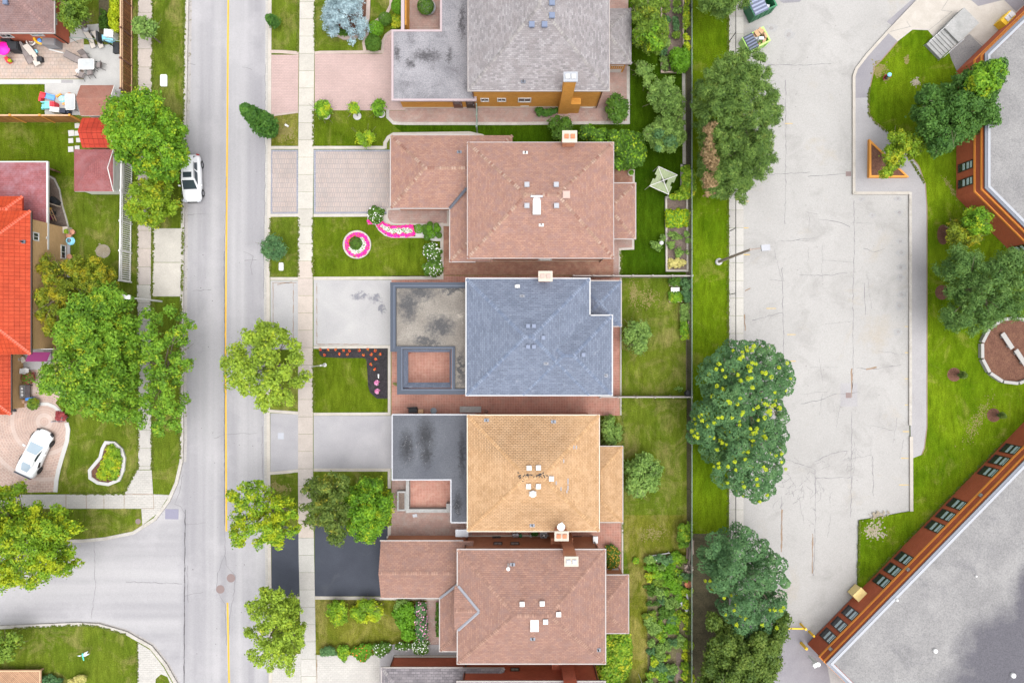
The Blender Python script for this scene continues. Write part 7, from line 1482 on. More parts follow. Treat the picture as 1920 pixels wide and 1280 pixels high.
# ================================================================ DUMPSTERS, LAMPS, POSTS
def dumpster(label, cpx, L_, W_, h, rz, m, lid, lidfrac, cols, z=-.13):
    q = P(*cpx); t = thing("dumpster", label, "dumpster", (0, 0, 0)); th = .07; b = MB()
    b.obox((0, 0, .2), L_, W_, .1)
    b.obox((-L_ / 2, 0, h / 2 + .1), th, W_ + th, h, 0); b.obox((L_ / 2, 0, h / 2 + .1), th, W_ + th, h, 0); b.obox((0, -W_ / 2, h / 2 + .1), L_ - th, th, h - .004); b.obox((0, W_ / 2, h / 2 + .1), L_ - th, th, h - .004)
    b.strip([(-L_ / 2, -W_ / 2), (L_ / 2, -W_ / 2), (L_ / 2, W_ / 2), (-L_ / 2, W_ / 2)], .14, h + .06, h + .13, closed=True)
    for k in range(4): x = -L_ / 2 + L_ * (k + .5) / 4; b.obox((x, -W_ / 2 - .05, h / 2 + .1), .08, .05, h * .9); b.obox((x, W_ / 2 + .05, h / 2 + .1), .08, .05, h * .9)
    obj("container", b, m, t); b = MB(); x0 = -L_ / 2; x1 = x0 + L_ * lidfrac; n = 5
    b.obox(((x0 + x1) / 2, 0, h + .16), x1 - x0, W_ + .1, .05)
    ld = obj("lid", b, lid, t)
    for k in range(n): yy = -W_ / 2 + W_ * (k + .5) / n; b = MB(); b.obox(((x0 + x1) / 2, yy, h + .205), (x1 - x0) * .92, W_ / n * .45, .04); obj("lid_rib", b, "lid_rib" if lid == "bin_lid" else "bin_lid_rib", ld)
    for i, (x, y, z_, sx, sy, sz, r, m2) in enumerate(cols): b = MB(); b.obox((x, y, z_), sx, sy, sz, r, 0, .2 * math.sin(i), .2 * math.cos(i)); tag(obj("rubbish", b, m2, t))
    t.location = (q[0], q[1], z); t.rotation_euler = (0, 0, rz); return t
_d = random.Random(3)
rub = [(.05 + _d.uniform(0, .85), _d.uniform(-.55, .55), .95 + .06 * k, _d.uniform(.3, .6), _d.uniform(.15, .35), .1, _d.uniform(0, 3), "cardboard" if k % 3 else "rubbish_white") for k in range(12)]
dumpster("lime green dumpster heaped with cardboard half under the pine", (1410, 84), 2.1, 1.35, 1.25, .48, "bin_lime", "bin_lid", .45, rub)
rub2 = [(.35 + _d.uniform(0, .3), _d.uniform(-.6, .5), .7 + .05 * k, _d.uniform(.3, .5), _d.uniform(.25, .5), .25, _d.uniform(0, 3), "rubbish_white") for k in range(7)]
dumpster("dark green dumpster with ribbed grey lid at the top edge", (1418, 18), 2.2, 1.7, 1.5, .45, "bin_green", "bin_lid_grey", .62, rub2)
t = thing("lamp_post", "tall taupe lamp post leaning out over the parking lot", "street lamp", P(1347, 491)); q = P(1347, 491); tp = P(1408, 468, 9.4)
b = MB(); b.lathe([(.32, 0), (.32, .25), (.26, .3)], (q[0], q[1], 0), 20); obj("base", b, "stone_white", t); b = MB(); b.tube((q[0], q[1], .3), (q[0], q[1], 9.2), .14, .10, 12); b.tube((q[0], q[1], 9.15), (q[0] + .9, q[1] + .1, 9.35), .06, .05, 8); obj("pole", b, "pole_taupe", t); b = MB(); b.obox((q[0] + 1.15, q[1] + .12, 9.35), .72, .5, .16, .1); obj("lamp_head", b, "vent_light", t)
t = thing("lamp_post", "white street lamp on the west boulevard poking out of the maple", "street lamp", P(303, 565)); q = P(303, 565); b = MB(); b.tube((q[0], q[1], 0), (q[0], q[1], 7.0), .09, .07, 10); b.tube((q[0], q[1], 6.95), (q[0] + .5, q[1] - .05, 7.2), .045, .04, 8); obj("pole", b, "white_trim", t); b = MB(); b.obox((q[0] + .35, q[1], 7.15), .95, .34, .14, -.1); obj("lamp_head", b, "white_plastic", t)
t = thing("lamp_post", "thin white pole standing on the lawn beside the black mulch bed", "lamp post", P(609, 684)); q = P(609, 684); b = MB(); b.tube((q[0], q[1], .55), (q[0], q[1], 5.0), .045, .035, 8); obj("pole", b, "white_trim", t); b = MB(); b.tube((q[0], q[1], 0), (q[0], q[1], 1.6), .10, .09, 12); b.lathe([(.18, 0), (.18, .06), (.1, .1)], (q[0], q[1], 0), 12); obj("base", b, "white_trim", t)
for (x, y), lb in (((308, 152), "pale utility box on the west boulevard above the large tree"), ((528, 500), "white utility box on the boulevard beside the small round tree")):
    q = P(x, y); s_ = (.62, 1.1) if x < 400 else (.42, .74); b = MB(); b.prism([(q[0] + s_[0] / 2 * cx_, q[1] + s_[1] / 2 * cy_) for cx_, cy_ in ((-1, -.8), (-.8, -1), (.8, -1), (1, -.8), (1, .8), (.8, 1), (-.8, 1), (-1, .8))], 0, .16); b.prism([(q[0] + s_[0] / 2.3 * cx_, q[1] + s_[1] / 2.3 * cy_) for cx_, cy_ in ((-1, -1), (1, -1), (1, 1), (-1, 1))], .16, .19); tag(obj("utility_box", b, "white_wall" if x < 400 else "white_plastic"), lb, "utility box")
b = MB(); q = P(538, 236); b.obox((q[0], q[1], .08), .36, .16, .12, -.5); b.obox((q[0], q[1], .15), .26, .1, .04, -.5); tag(obj("valve_cover", b, "white_plastic"), "little white utility cap on the dry boulevard grass", "utility cover")
# school yard
t = thing("planter", "triangular timber planter filled with brown mulch", "planter", P(1652, 315)); tri = px([(1631, 265), (1700, 331), (1631, 331)], .3); b = MB(); b.strip(tri, .2, 0, .4, closed=True); obj("timber_frame", b, "timber_orange", t); b = MB(); b.prism(tri, 0, .3); obj("mulch", b, "mulch_brown", t)
t = thing("mulch_circle", "round brown mulch play circle edged with white concrete blocks", "garden bed", P(1897, 657)); b = MB(); c_ = P(1897, 657); R0 = 3.0; b.lathe([(R0 - .1, 0), (R0 - .1, .08)], (c_[0], c_[1], 0), 48); obj("mulch", b, "mulch_brown", t)
for k in range(13):
    a = .25 + k * 2 * math.pi / 13; b = MB(); b.obox((c_[0] + (R0) * math.cos(a), c_[1] + R0 * math.sin(a), .22), .28, 1.34, .44, a); obj("concrete_block", b, "bench_stone", t)
for (x, y), lb in (((1883, 639), "white slab bench in the mulch circle nearest the pine"), ((1908, 670), "white slab bench in the mulch circle farther from the pine")):
    q = P(x, y); b = MB(); b.obox((q[0], q[1], .42), .42, 1.7, .10, .58); b.obox((q[0] - .27, q[1] + .42, .2), .34, .2, .34, .58); b.obox((q[0] + .27, q[1] - .42, .2), .34, .2, .34, .58); tag(obj("slab_bench", b, "bench_stone"), lb, "bench", "slab benches in the mulch circle")
t = thing("concrete_steps", "grey concrete landing with a flight of steps beside the school lawn", "steps", P(1800, 60)); ux = Vector((math.cos(-.80), math.sin(-.80))); uy = Vector((-ux.y, ux.x)); c0 = Vector(P(1803, 47, 1)[:2]); b = MB(); b.obox((c0.x, c0.y, .5), 2.0, 2.6, 1.0, -.80); obj("landing", b, "steps_concrete", t); b = MB()
pl_ = px([(1770, 52), (1810, 16), (1836, 42), (1798, 81)], .9); 
cs = Vector(P(1774, 75, .4)[:2]); dv = uy
for k in range(6):
    q = c0 - uy * (1.3 + .16 + .30 * k); b.obox((q.x, q.y, (.74 - .08 * k) / 2), 1.9, .30, .74 - .08 * k, -.80)
obj("steps", b, "steps_concrete", t)
for s_ in (-1, 1): b = MB(); a_ = c0 - uy * 1.3 + ux * s_ * .98; c2 = c0 - uy * 3.2 + ux * s_ * .98; b.tube((a_.x, a_.y, 1.8), (c2.x, c2.y, .95), .025); b.tube((a_.x, a_.y, .9), (a_.x, a_.y, 1.8), .025); b.tube((c2.x, c2.y, 0), (c2.x, c2.y, .95), .025); obj("handrail", b, "metal_grey", t)
t = thing("storage_box", "yellow storage box with a flat lid against the school wall", "box", P(1602, 1106)); q = P(1602, 1107); b = MB(); b.obox((q[0], q[1], .55), 1.05, .85, 1.1, .79); obj("box_body", b, "box_yellow", t); b = MB(); b.obox((q[0], q[1], 1.14), 1.12, .92, .08, .79); b.lathe([(.08, 1.18), (.05, 1.24)], (q[0], q[1], 0), 8); obj("lid", b, "box_yellow", t)
t = thing("storage_box", "yellow equipment box with white gear on top by the upper school wall", "box", P(1878, 42)); q = P(1877, 43); b = MB(); b.obox((q[0], q[1], .5), 1.3, .75, 1.0, .8); obj("box_body", b, "paint_yellow", t); b = MB(); b.obox((q[0] + .1, q[1] + .15, 1.06), .95, .5, .1, .8); b.obox((q[0] + .25, q[1] + .2, 1.16), .5, .3, .12, .5); obj("equipment", b, "white_plastic", t)
b = MB(); q = P(1866, 411); b.path([(q[0] - .3, q[1] - .45, 2.4), (q[0] + .1, q[1] - .15, 2.7), (q[0] + .3, q[1] + .25, 2.5)], .1, .1, 8); b.tube((q[0] - .3, q[1] - .45, 0), (q[0] - .3, q[1] - .45, 2.4), .05); tag(obj("slide_tube", b, "paint_yellow"), "bent yellow tube beside the upper school wall", "pipe")
t = thing("barrier_gate", "yellow swing barrier gate across the path at the bottom of the lot", "barrier", P(1500, 1180)); b = MB(); a_, c_ = P(1467, 1177, 1.0), P(1510, 1178, 1.0); b.tube((a_[0], a_[1], .95), (c_[0], c_[1], .95), .05); b.tube((a_[0], a_[1] - .22, .6), (c_[0], c_[1] - .2, .6), .04); obj("arm", b, "paint_yellow", t); b = MB(); b.tube((c_[0], c_[1], -.14), (c_[0], c_[1], 1.15), .11); obj("post", b, "paint_yellow", t); b = MB(); q = P(1518, 1184); b.tube((q[0], q[1], -.14), (q[0], q[1], 1.0), .11); obj("post", b, "paint_yellow", t)
b = MB(); q = P(1503, 1206); b.tube((q[0], q[1], -.14), (q[0], q[1], 1.15), .14, .14, 14); b.lathe([(.14, 1.15), (.1, 1.22), (.03, 1.25)], (q[0], q[1], 0), 14); tag(obj("bollard", b, "paint_yellow"), "thick yellow bollard at the corner of the lower school wall", "bollard")

t = thing("fire_hydrant", "red fire hydrant with a pale teal cap on the school lawn", "hydrant", P(1659, 146.5)); q = P(1659, 146.5); b = MB(); b.lathe([(.2, 0), (.2, .06), (.14, .08), (.13, .72), (.17, .74), (.17, .80)], (q[0], q[1], 0), 14); b.tube((q[0] - .3, q[1] + .1, .55), (q[0] + .3, q[1] - .1, .55), .075, .075, 10); obj("barrel", b, "hydrant_red", t); b = MB(); b.lathe([(.19, .80), (.19, .86), (.13, .98), (.05, 1.02), (.05, 1.08)], (q[0], q[1], 0), 14); obj("cap", b, "plastic_sky", t); b = MB(); b.tube((q[0] - .06, q[1] - .1, .55), (q[0] - .15, q[1] - .3, .55), .09, .09, 10); obj("outlet", b, "metal_dark", t)
# ================================================================ PATIO FURNITURE AND SMALL THINGS, WEST
def place(o, pxy, rz, z=0): q = P(*pxy); o.location = (q[0], q[1], z); o.rotation_euler = (0, 0, rz); return o
def patio_chair(label):
    t = thing("patio_chair", label, "chair", (0, 0, 0), "patio chairs round the glass table"); b = MB(); b.obox((0, 0, .44), .5, .5, .03); obj("seat", b, "fabric_taupe", t)
    b = MB(); b.obox((0, -.33, .75), .5, .03, .62, 0, 0, .28); obj("backrest", b, "fabric_taupe", t); b = MB()
    for s in (-1, 1): b.path([(s * .27, .26, 0), (s * .27, .24, .62), (s * .27, -.28, .64), (s * .26, -.44, 1.05)], .018, .018, 6); b.path([(s * .27, -.40, 0), (s * .27, -.2, .45)], .018, .018, 6)
    obj("frame", b, "metal_dark", t); return t
c0 = patio_chair("high backed taupe chair at the top side of the patio table"); place(c0, (165, 110), 2.5 - 3.1416)
for xy, rz, lb in (((191, 126), 1.45, "taupe chair at the right hand end of the patio table"), ((174, 140), .12, "taupe chair at the lower side of the patio table closest to its middle"), ((158, 144), -.45, "taupe chair at the lower corner of the patio table")):
    q = P(*xy); dup(c0, (q[0], q[1], 0), rz, lb)
q = P(*(165, 110)); c0.rotation_euler = (0, 0, 3.6)
def table(label, pxy, sx, sy, rz, name="patio_table"):
    t = thing(name, label, "table", (0, 0, 0)); b = MB(); n = []; r = .14
    for (cx_, cy_, a0) in ((sx / 2 - r, sy / 2 - r, 0), (-sx / 2 + r, sy / 2 - r, 1.5708), (-sx / 2 + r, -sy / 2 + r, 3.1416), (sx / 2 - r, -sy / 2 + r, 4.7124)):
        n += [(cx_ + r * math.cos(a0 + k * .3927), cy_ + r * math.sin(a0 + k * .3927)) for k in range(5)]
    b.prism(n, .70, .725); obj("tabletop", b, "table_glass", t); b = MB(); b.strip(n, .05, .69, .74, closed=True); obj("rim", b, "white_trim", t)
    for s in (-1, 1):
        for u in (-1, 1): b = MB(); b.tube((s * (sx / 2 - .12), u * (sy / 2 - .12), .69), (s * (sx / 2 - .05), u * (sy / 2 - .05), 0), .02); obj("leg", b, "metal_dark", t)
    return place(t, pxy, rz)
table("frosted glass patio table with rounded corners among taupe chairs", (170, 126), 1.45, .95, 0); table("frosted glass table standing on its own beside the brown shed", (140, 196), .9, 1.45, 0)
def lounger(label, m, pxy, rz, grp):
    t = thing("sun_lounger", label, "lounger", (0, 0, 0), grp); pr = [(-1.0, .36), (-.55, .40), (-.15, .30), (.15, .34), (.5, .62), (.85, .95)]; b = MB()
    for (y0, z0), (y1, z1) in zip(pr, pr[1:]): b.face([(-.29, y0, z0), (.29, y0, z0), (.29, y1, z1), (-.29, y1, z1)]); b.face([(-.29, y0, z0 - .03), (-.29, y1, z1 - .03), (.29, y1, z1 - .03), (.29, y0, z0 - .03)])
    obj("sling", b, m, t, True); b = MB()
    for s in (-1, 1): b.path([(s * .31, y, z - .01) for y, z in pr], .02, .02, 6); b.tube((s * .31, -.6, .39), (s * .31, -.7, 0), .018); b.tube((s * .31, .2, .36), (s * .31, .45, 0), .018)
    obj("frame", b, "metal_dark", t); return place(t, pxy, rz)
lounger("taupe reclining lounger at the corner of the glass patio table", "fabric_taupe", (148, 114), 1.15, "sun loungers on the west patio"); lounger("pale curved lounger beside the small black stool", "fabric_sand", (67, 107), .45, "sun loungers on the west patio"); lounger("taupe lounger folded between the black grill and the pale lounger", "fabric_taupe", (54, 103), .5, "sun loungers on the west patio")
lounger("white lounger with dark frame nearest the grill by the garden corner", "fabric_sand", (174, 78), .35, "white loungers beside the basketball pole").scale = (.75, .75, .9); lounger("white lounger with dark frame behind the basketball backboard", "fabric_sand", (189, 78), .35, "white loungers beside the basketball pole").scale = (.75, .75, .9)
t = thing("play_canopy", "round hot pink canopy on a toy stand beside the black grill", "parasol", P(20, 99)); q = P(21, 100); b = MB(); b.lathe([(.60, 1.0), (.62, 1.12), (.50, 1.22), (.15, 1.36), (.02, 1.38)], (q[0], q[1], 0), 28); obj("canopy", b, "fabric_pink", t, True); b = MB(); b.tube((q[0], q[1], 0), (q[0], q[1], 1.2), .04); obj("pole", b, "white_plastic", t)
b = MB(); b.obox((q[0] - .1, q[1] - .75, .25), .3, .5, .5, .5); obj("toy_seat", b, "plastic_red", t); b = MB(); b.lathe([(.16, .3), (.16, .5), (.05, .55)], (q[0] + .15, q[1] - .85, 0), 12); obj("toy_seat", b, "leaf_hedge_lime", t)
t = thing("covered_grill", "barbecue grill under a black cover against the red bungalow patio", "grill", P(37, 94)); b = MB(); q = P(38, 94); b.obox((q[0], q[1], .55), 1.0, .75, 1.1, -.05); b.obox((q[0], q[1], 1.14), .9, .6, .1, -.05); obj("cover", b, "fabric_black", t)
b = MB(); q = P(79, 114); b.obox((q[0], q[1], .2), .42, .42, .4, .1); b.obox((q[0], q[1], .42), .46, .46, .04, .1); tag(obj("stool", b, "fabric_black"), "small black cube stool at the foot of the pale lounger", "stool")
t = thing("grill_station", "grey steel grill station with blue cap against the red bungalow", "grill", P(103, 86)); q = P(105, 87); b = MB(); b.obox((q[0], q[1], .55), 1.25, .62, 1.1, -.05); obj("cabinet", b, "vent_light", t); b = MB(); b.obox((q[0], q[1], 1.14), 1.1, .6, .1, -.05); obj("lid", b, "metal_grey", t); b = MB(); b.lathe([(.18, 1.0), (.18, 1.2), (.08, 1.25)], (q[0] - .8, q[1] + .1, 0), 14); obj("side_burner", b, "plastic_blue", t); b = MB(); b.obox((q[0] + .1, q[1] - .5, .08), 1.4, .1, .12, -.25); obj("foot_rail", b, "white_trim", t)
b = MB(); q = P(86, 82); r_ = [(q[0] + .42 * math.cos(k * .2618), q[1] + .42 * math.sin(k * .2618) * .55, .95 + .36 * math.sin(k * .2618)) for k in range(25)]; b.path(r_, .13, .13, 8); tag(obj("swim_ring", b, "plastic_yellow"), "yellow swim ring propped against the red brick wall", "swim ring")
t = thing("baby_walker", "round white baby walker against the red brick wall", "walker", P(64, 80)); q = P(64, 80); b = MB(); r_ = [(q[0] + .42 * math.cos(k * .2618), q[1] + .42 * math.sin(k * .2618), .45) for k in range(25)]; b.path(r_, .07, .07, 8); b.lathe([(.2, .3), (.22, .5), (.1, .4)], (q[0], q[1], 0), 14); obj("frame", b, "white_wall", t); b = MB(); b.obox((q[0] + .1, q[1] + .1, .55), .25, .18, .08, .4); obj("toy_tray", b, "plastic_orange", t)
b = MB(); q = P(24, 82); b.obox((q[0], q[1], .5), .9, .3, 1.0, -.05); b.obox((q[0], q[1] + .1, 1.04), 1.05, .2, .06, -.05); tag(obj("window_cabinet", b, "fabric_black"), "dark cabinet with white top under the bungalow wall beside the pink canopy", "cabinet")
b = MB(); q = P(69, 98); b.lathe([(.16, 0), (.19, .22), (.05, .24)], (q[0], q[1], 0), 14); tag(obj("toy_ball", b, "plastic_sky"), "little sky blue bucket beside the pale lounger", "bucket")
b = MB(); q = P(149, 135); b.lathe([(.12, 0), (.22, .16), (.2, .3), (.08, .36)], (q[0], q[1], 0), 14); tag(obj("toy_bundle", b, "white_plastic"), "white toy bundle on the ground at the patio table corner", "toy")
# basketball stand
t = thing("basketball_stand", "black basketball stand with round backboard beside the brown fence", "basketball stand", P(222, 92)); q = P(221, 92); tp = P(186, 71, 2.6); b = MB(); b.obox((q[0], q[1], .18), .55, 1.0, .34, 0); obj("base", b, "fabric_black", t); b = MB(); b.path([(q[0] - .2, q[1] + .1, .3), (tp[0] + .35, tp[1] - .2, 2.5)], .05, .045, 8); obj("pole", b, "metal_dark", t); b = MB(); b.obox((tp[0], tp[1], 2.65), .16, .9, .7, .06); obj("backboard", b, "metal_dark", t)
t = thing("kettle_barbecue", "kettle barbecue with grey dome lid beside the garden corner path", "grill", P(169, 61)); q = P(170, 61); b = MB(); b.lathe([(.1, .5), (.28, .62), (.34, .8), (.33, .9), (.2, 1.05), (.04, 1.1)], (q[0], q[1], 0), 18); obj("kettle", b, "metal_grey", t); b = MB()
for a in (0, 2.1, 4.2): b.tube((q[0] + .12 * math.cos(a), q[1] + .12 * math.sin(a), .55), (q[0] + .34 * math.cos(a), q[1] + .34 * math.sin(a), 0), .018)
obj("stand", b, "metal_dark", t)
b = MB(); a_, c_ = P(130, 70, 1.3), P(226, 77, 1.3); b.tube((a_[0], a_[1], 1.3), (c_[0], c_[1], 1.3), .035)
for f in (0, .33, .66, 1): b.tube((a_[0] + (c_[0] - a_[0]) * f, a_[1] + (c_[1] - a_[1]) * f, 0), (a_[0] + (c_[0] - a_[0]) * f, a_[1] + (c_[1] - a_[1]) * f, 1.32), .03)
tag(obj("garden_rail", b, "metal_green"), "thin pale metal garden rail between bungalow and brown fence", "railing")
b = MB(); q = P(203, 75); b.obox((q[0], q[1], .2), .9, .5, .35, -.2); b.obox((q[0] + .5, q[1] - .15, .25), .35, .35, .4, .3); tag(obj("toy_tub", b, "plastic_sky"), "sky blue toy tub behind the basketball pole", "toy"); b = MB(); q = P(214, 70); b.obox((q[0], q[1], .45), .8, .6, .9, -.1); b.obox((q[0], q[1], .93), .88, .68, .06, -.1); tag(obj("storage_chest", b, "white_wall"), "white storage chest under the end of the lime hedge", "box")
# toys on the white patio
t = thing("toy_slide", "red and blue toddler slide on the white patio", "toy slide", P(91, 183)); q = P(91, 183); b = MB(); b.obox((q[0] - .3, q[1] + .0, .45), .5, .42, .12, -.2); b.obox((q[0] - .55, q[1] - .25, .22), .2, .45, .44, -.2); b.obox((q[0] - .1, q[1] + .22, .55), .45, .07, .4, -.2); obj("steps", b, "plastic_red", t); b = MB(); b.obox((q[0] + .35, q[1] - .05, .3), .7, .4, .05, -.2, 0, 0, .5); b.obox((q[0] + .38, q[1] + .16, .36), .75, .06, .14, -.2, 0, 0, .5); b.obox((q[0] + .3, q[1] - .26, .36), .75, .06, .14, -.2, 0, 0, .5); obj("chute", b, "plastic_blue", t)
t = thing("toy_slide", "aqua and crimson toddler slide nearer to the golden fence", "toy slide", P(95, 200)); q = P(94, 200); b = MB(); b.obox((q[0] - .45, q[1] - .05, .15), .6, .5, .06, 0, 0, 0, -.35); b.obox((q[0] + .1, q[1], .42), .6, .5, .1); b.obox((q[0] - .1, q[1] + .27, .4), .9, .07, .3); b.obox((q[0] - .1, q[1] - .27, .35), .9, .07, .2); obj("chute", b, "plastic_aqua", t); b = MB(); b.obox((q[0] + .65, q[1] - .03, .4), .42, .52, .8); b.obox((q[0] + .62, q[1] - .03, .83), .3, .4, .06); obj("ladder", b, "plastic_red", t)
t = thing("toy_rider", "pale blue and orange ride on toy on the white patio", "toy", P(120, 188)); q = P(121, 188); b = MB(); b.lathe([(.28, .12), (.34, .3), (.25, .48), (.1, .52)], (q[0], q[1], 0), 16); b.obox((q[0] + .32, q[1] + .05, .3), .3, .36, .3, .4); obj("shell", b, "plastic_sky", t); b = MB(); b.obox((q[0] - .28, q[1] + .3, .4), .5, .16, .2, .5); b.lathe([(.12, 0), (.12, .3)], (q[0] + .1, q[1] - .42, 0), 10); obj("handle", b, "plastic_orange", t)
t = thing("toy_grill", "white and grey storage cart along the golden fence", "cart", P(116, 212)); q = P(113, 211); b = MB(); b.obox((q[0], q[1], .45), .85, .45, .9, -.1); obj("cabinet", b, "white_plastic", t); b = MB(); b.obox((q[0] + .68, q[1] - .06, .4), .5, .42, .75, -.1); b.obox((q[0] + 1.0, q[1] - .1, .3), .24, .3, .5, -.1); obj("side_bin", b, "bin_lid", t)
b = MB(); q = P(132, 179); b.lathe([(.2, 0), (.22, .2), (.1, .25)], (q[0], q[1], 0), 10); b.obox((q[0] + .35, q[1] - .05, .1), .35, .2, .2, .2); tag(obj("flower_pot", b, "clay_pot"), "terracotta pots in front of the lone glass table", "pot")
# things beside the tiled house
b = MB(); a_, c_ = P(88, 314), P(114, 324); d_ = Vector((c_[0] - a_[0], c_[1] - a_[1])); b.obox(((a_[0] + c_[0]) / 2, (a_[1] + c_[1]) / 2, .5), d_.length, .14, .9, math.atan2(d_.y, d_.x)); tag(obj("plank_fence", b, "brown_trim"), "short dark plank fence at the corner of the maroon roof", "fence")
b = MB(); q = P(108, 378); b.obox((q[0], q[1], .35), .75, .36, .7, -.75); b.obox((q[0] - .3, q[1] - .1, .2), .3, .3, .4, .3); tag(obj("garden_bin", b, "fabric_black"), "black bin lying on the soil beside the maroon roof", "bin")
b = MB(); a_, c_ = P(86, 379), P(114, 388); d_ = Vector((c_[0] - a_[0], c_[1] - a_[1])); b.obox(((a_[0] + c_[0]) / 2, (a_[1] + c_[1]) / 2, .4), d_.length, .1, .8, math.atan2(d_.y, d_.x)); tag(obj("low_fence", b, "wood_weathered"), "low weathered board between the soil yard and the cluttered nook", "fence")
t = thing("clutter_pile", "jumble of tools and tubs in the nook below the maroon roof", "clutter", P(95, 402)); q = P(94, 402)
for i, (dx, dy, s_, m) in enumerate(((-.3, .3, .3, "plastic_blue"), (0, .1, .35, "metal_grey"), (.2, -.3, .4, "fabric_magenta"), (-.3, -.2, .35, "vent_light"), (.1, .5, .2, "plastic_yellow"), (.45, .1, .3, "metal_dark"))): b = MB(); b.obox((q[0] + dx, q[1] + dy, s_ / 2), s_, s_ * .8, s_, i); obj("tub", b, m, t)
b = MB(); a_, c_ = P(101, 414), P(106, 396); b.tube((a_[0], a_[1], .05), (c_[0], c_[1], 1.2), .05); b.tube((a_[0] + .25, a_[1], .05), (c_[0] + .25, c_[1], 1.2), .05)
for f in (.2, .5, .8): b.tube((a_[0] + (c_[0] - a_[0]) * f, a_[1] + (c_[1] - a_[1]) * f, .05 + 1.15 * f), (a_[0] + .25 + (c_[0] - a_[0]) * f, a_[1] + (c_[1] - a_[1]) * f, .05 + 1.15 * f), .035)
tag(obj("ladder", b, "wood_rail"), "wooden ladder leaning in the nook below the maroon roof", "ladder")
b = MB(); b.box(*P(125, 520)[:2], 0.0, *P(132, 430)[:2], .08); tag(obj("house_step", b, "path_grey"), "grey concrete ledge along the tan brick wall", "ledge")
t = thing("plant_stand", "cream pedestal with a green plant at the corner of the tan wall", "plant stand", P(131, 433)); q = P(131, 433); b = MB(); b.obox((q[0] - .1, q[1], .35), .6, .6, .7, -.05); obj("pedestal", b, "stone_cap", t); leafmesh("plant", [(q[0] + .15, q[1] - .18, .8)], .2, 60, .1, "leaf_lime", t, .6, 3)
b = MB(); q = P(134, 452); 
for k in range(7): r_ = .36 - .02 * k; b.path([(q[0] + r_ * math.cos(i * .35), q[1] + r_ * math.sin(i * .35), .1 + .05 * k) for i in range(19)], .035, .035, 6)
tag(obj("garden_hose", b, "plastic_sky"), "coiled blue garden hose beside the tan wall", "hose")
for i, (x, y, lb) in enumerate(((139, 436, "terracotta pot next to the cream pedestal"), (133, 442, "terracotta pot touching the coiled hose"), (134, 482, "lower terracotta pot by the tan wall near the golden tree"))): q = P(x, y); b = MB(); b.lathe([(.16, 0), (.24, .35), (.26, .36), (.2, .36), (.18, .3)], (q[0], q[1], 0), 14); tag(obj("flower_pot", b, "clay_pot"), lb, "pot", "terracotta pots along the tan wall")
# porch of the tiled house
t = thing("canopy", "magenta fabric awning over the porch of the tiled house", "awning", P(72, 668)); b = MB(); z = 2.2; b.face([P(47, 677.5, z), P(88, 677.5, z), P(95, 660, z + .25), P(55, 660, z + .25)]); b.face([P(47, 677.5, z - .03), P(55, 660, z + .22), P(95, 660, z + .22), P(88, 677.5, z - .03)]); obj("fabric", b, "fabric_magenta", t); b = MB()
for x, y in ((49, 677), (87, 677), (57, 661), (94, 661)): q = P(x, y, 2.2); b.tube((q[0], q[1], 0), (q[0], q[1], 2.25), .025)
obj("pole", b, "metal_dark", t)
b = MB(); b.box(*P(46, 693)[:2], 0, *P(98, 655)[:2], .18); tag(obj("porch_slab", b, "path_grey"), "grey concrete porch slab under the magenta awning", "porch")
t = thing("garden_chair", "white plastic garden chair on the porch", "chair", (0, 0, 0)); b = MB(); b.obox((0, 0, .42), .46, .44, .04); obj("seat", b, "white_plastic", t); b = MB(); b.obox((0, -.24, .68), .46, .04, .5, 0, 0, .2); b.obox((-.25, 0, .62), .05, .45, .04); b.obox((.25, 0, .62), .05, .45, .04); obj("backrest", b, "white_plastic", t)
for s in (-1, 1):
    for u in (-1, 1): b = MB(); b.tube((s * .2, u * .19, .42), (s * .25, u * .25, 0), .025); obj("leg", b, "white_plastic", t)
place(t, (55, 695), -1.6)
t = thing("garden_bench", "slatted grey bench with three white discs on its back on the porch", "bench", (0, 0, 0)); b = MB(); b.obox((0, .1, .44), 1.2, .5, .05); obj("seat", b, "bench_slat", t); b = MB(); b.obox((0, -.2, .7), 1.2, .06, .5, 0, 0, .25); bk = obj("backrest", b, "metal_grey", t); b = MB()
for k in range(3): b.lathe([(.11, 0), (.11, .03)], ((k - 1) * .3, -.14 + .01 * k, .82), 16)
obj("disc", b, "white_plastic", bk); b = MB()
for s in (-1, 1): b.obox((s * .55, .1, .22), .06, .5, .44)
obj("leg", b, "metal_dark", t); place(t, (55, 733), -1.5708)
b = MB(); q = P(46, 752); b.obox((q[0], q[1], .2), .5, .34, .4, 0); tag(obj("wooden_box", b, "wood_rail"), "light wooden box at the lower end of the porch bench", "box"); b = MB(); q = P(61, 747); b.obox((q[0], q[1], .3), .65, .25, .5, .1); tag(obj("blue_cushion", b, "plastic_blue"), "blue bag beside the lower end of the porch bench", "bag"); b = MB(); q = P(43, 672); b.obox((q[0] - .1, q[1], .45), .5, .6, .9, .5); b.obox((q[0] + .35, q[1] - .1, .3), .4, .5, .6, .6); tag(obj("folded_chair", b, "fabric_sand"), "folded sand coloured chairs in the corner of the porch", "chair")
b = MB(); q = P(128, 738); b.lathe([(.2, 0), (.28, .4), (.22, .4)], (q[0], q[1], 0), 16); tag(obj("planter_pot", b, "plastic_blue"), "blue glazed pot under the edge of the front lawn maple", "pot")
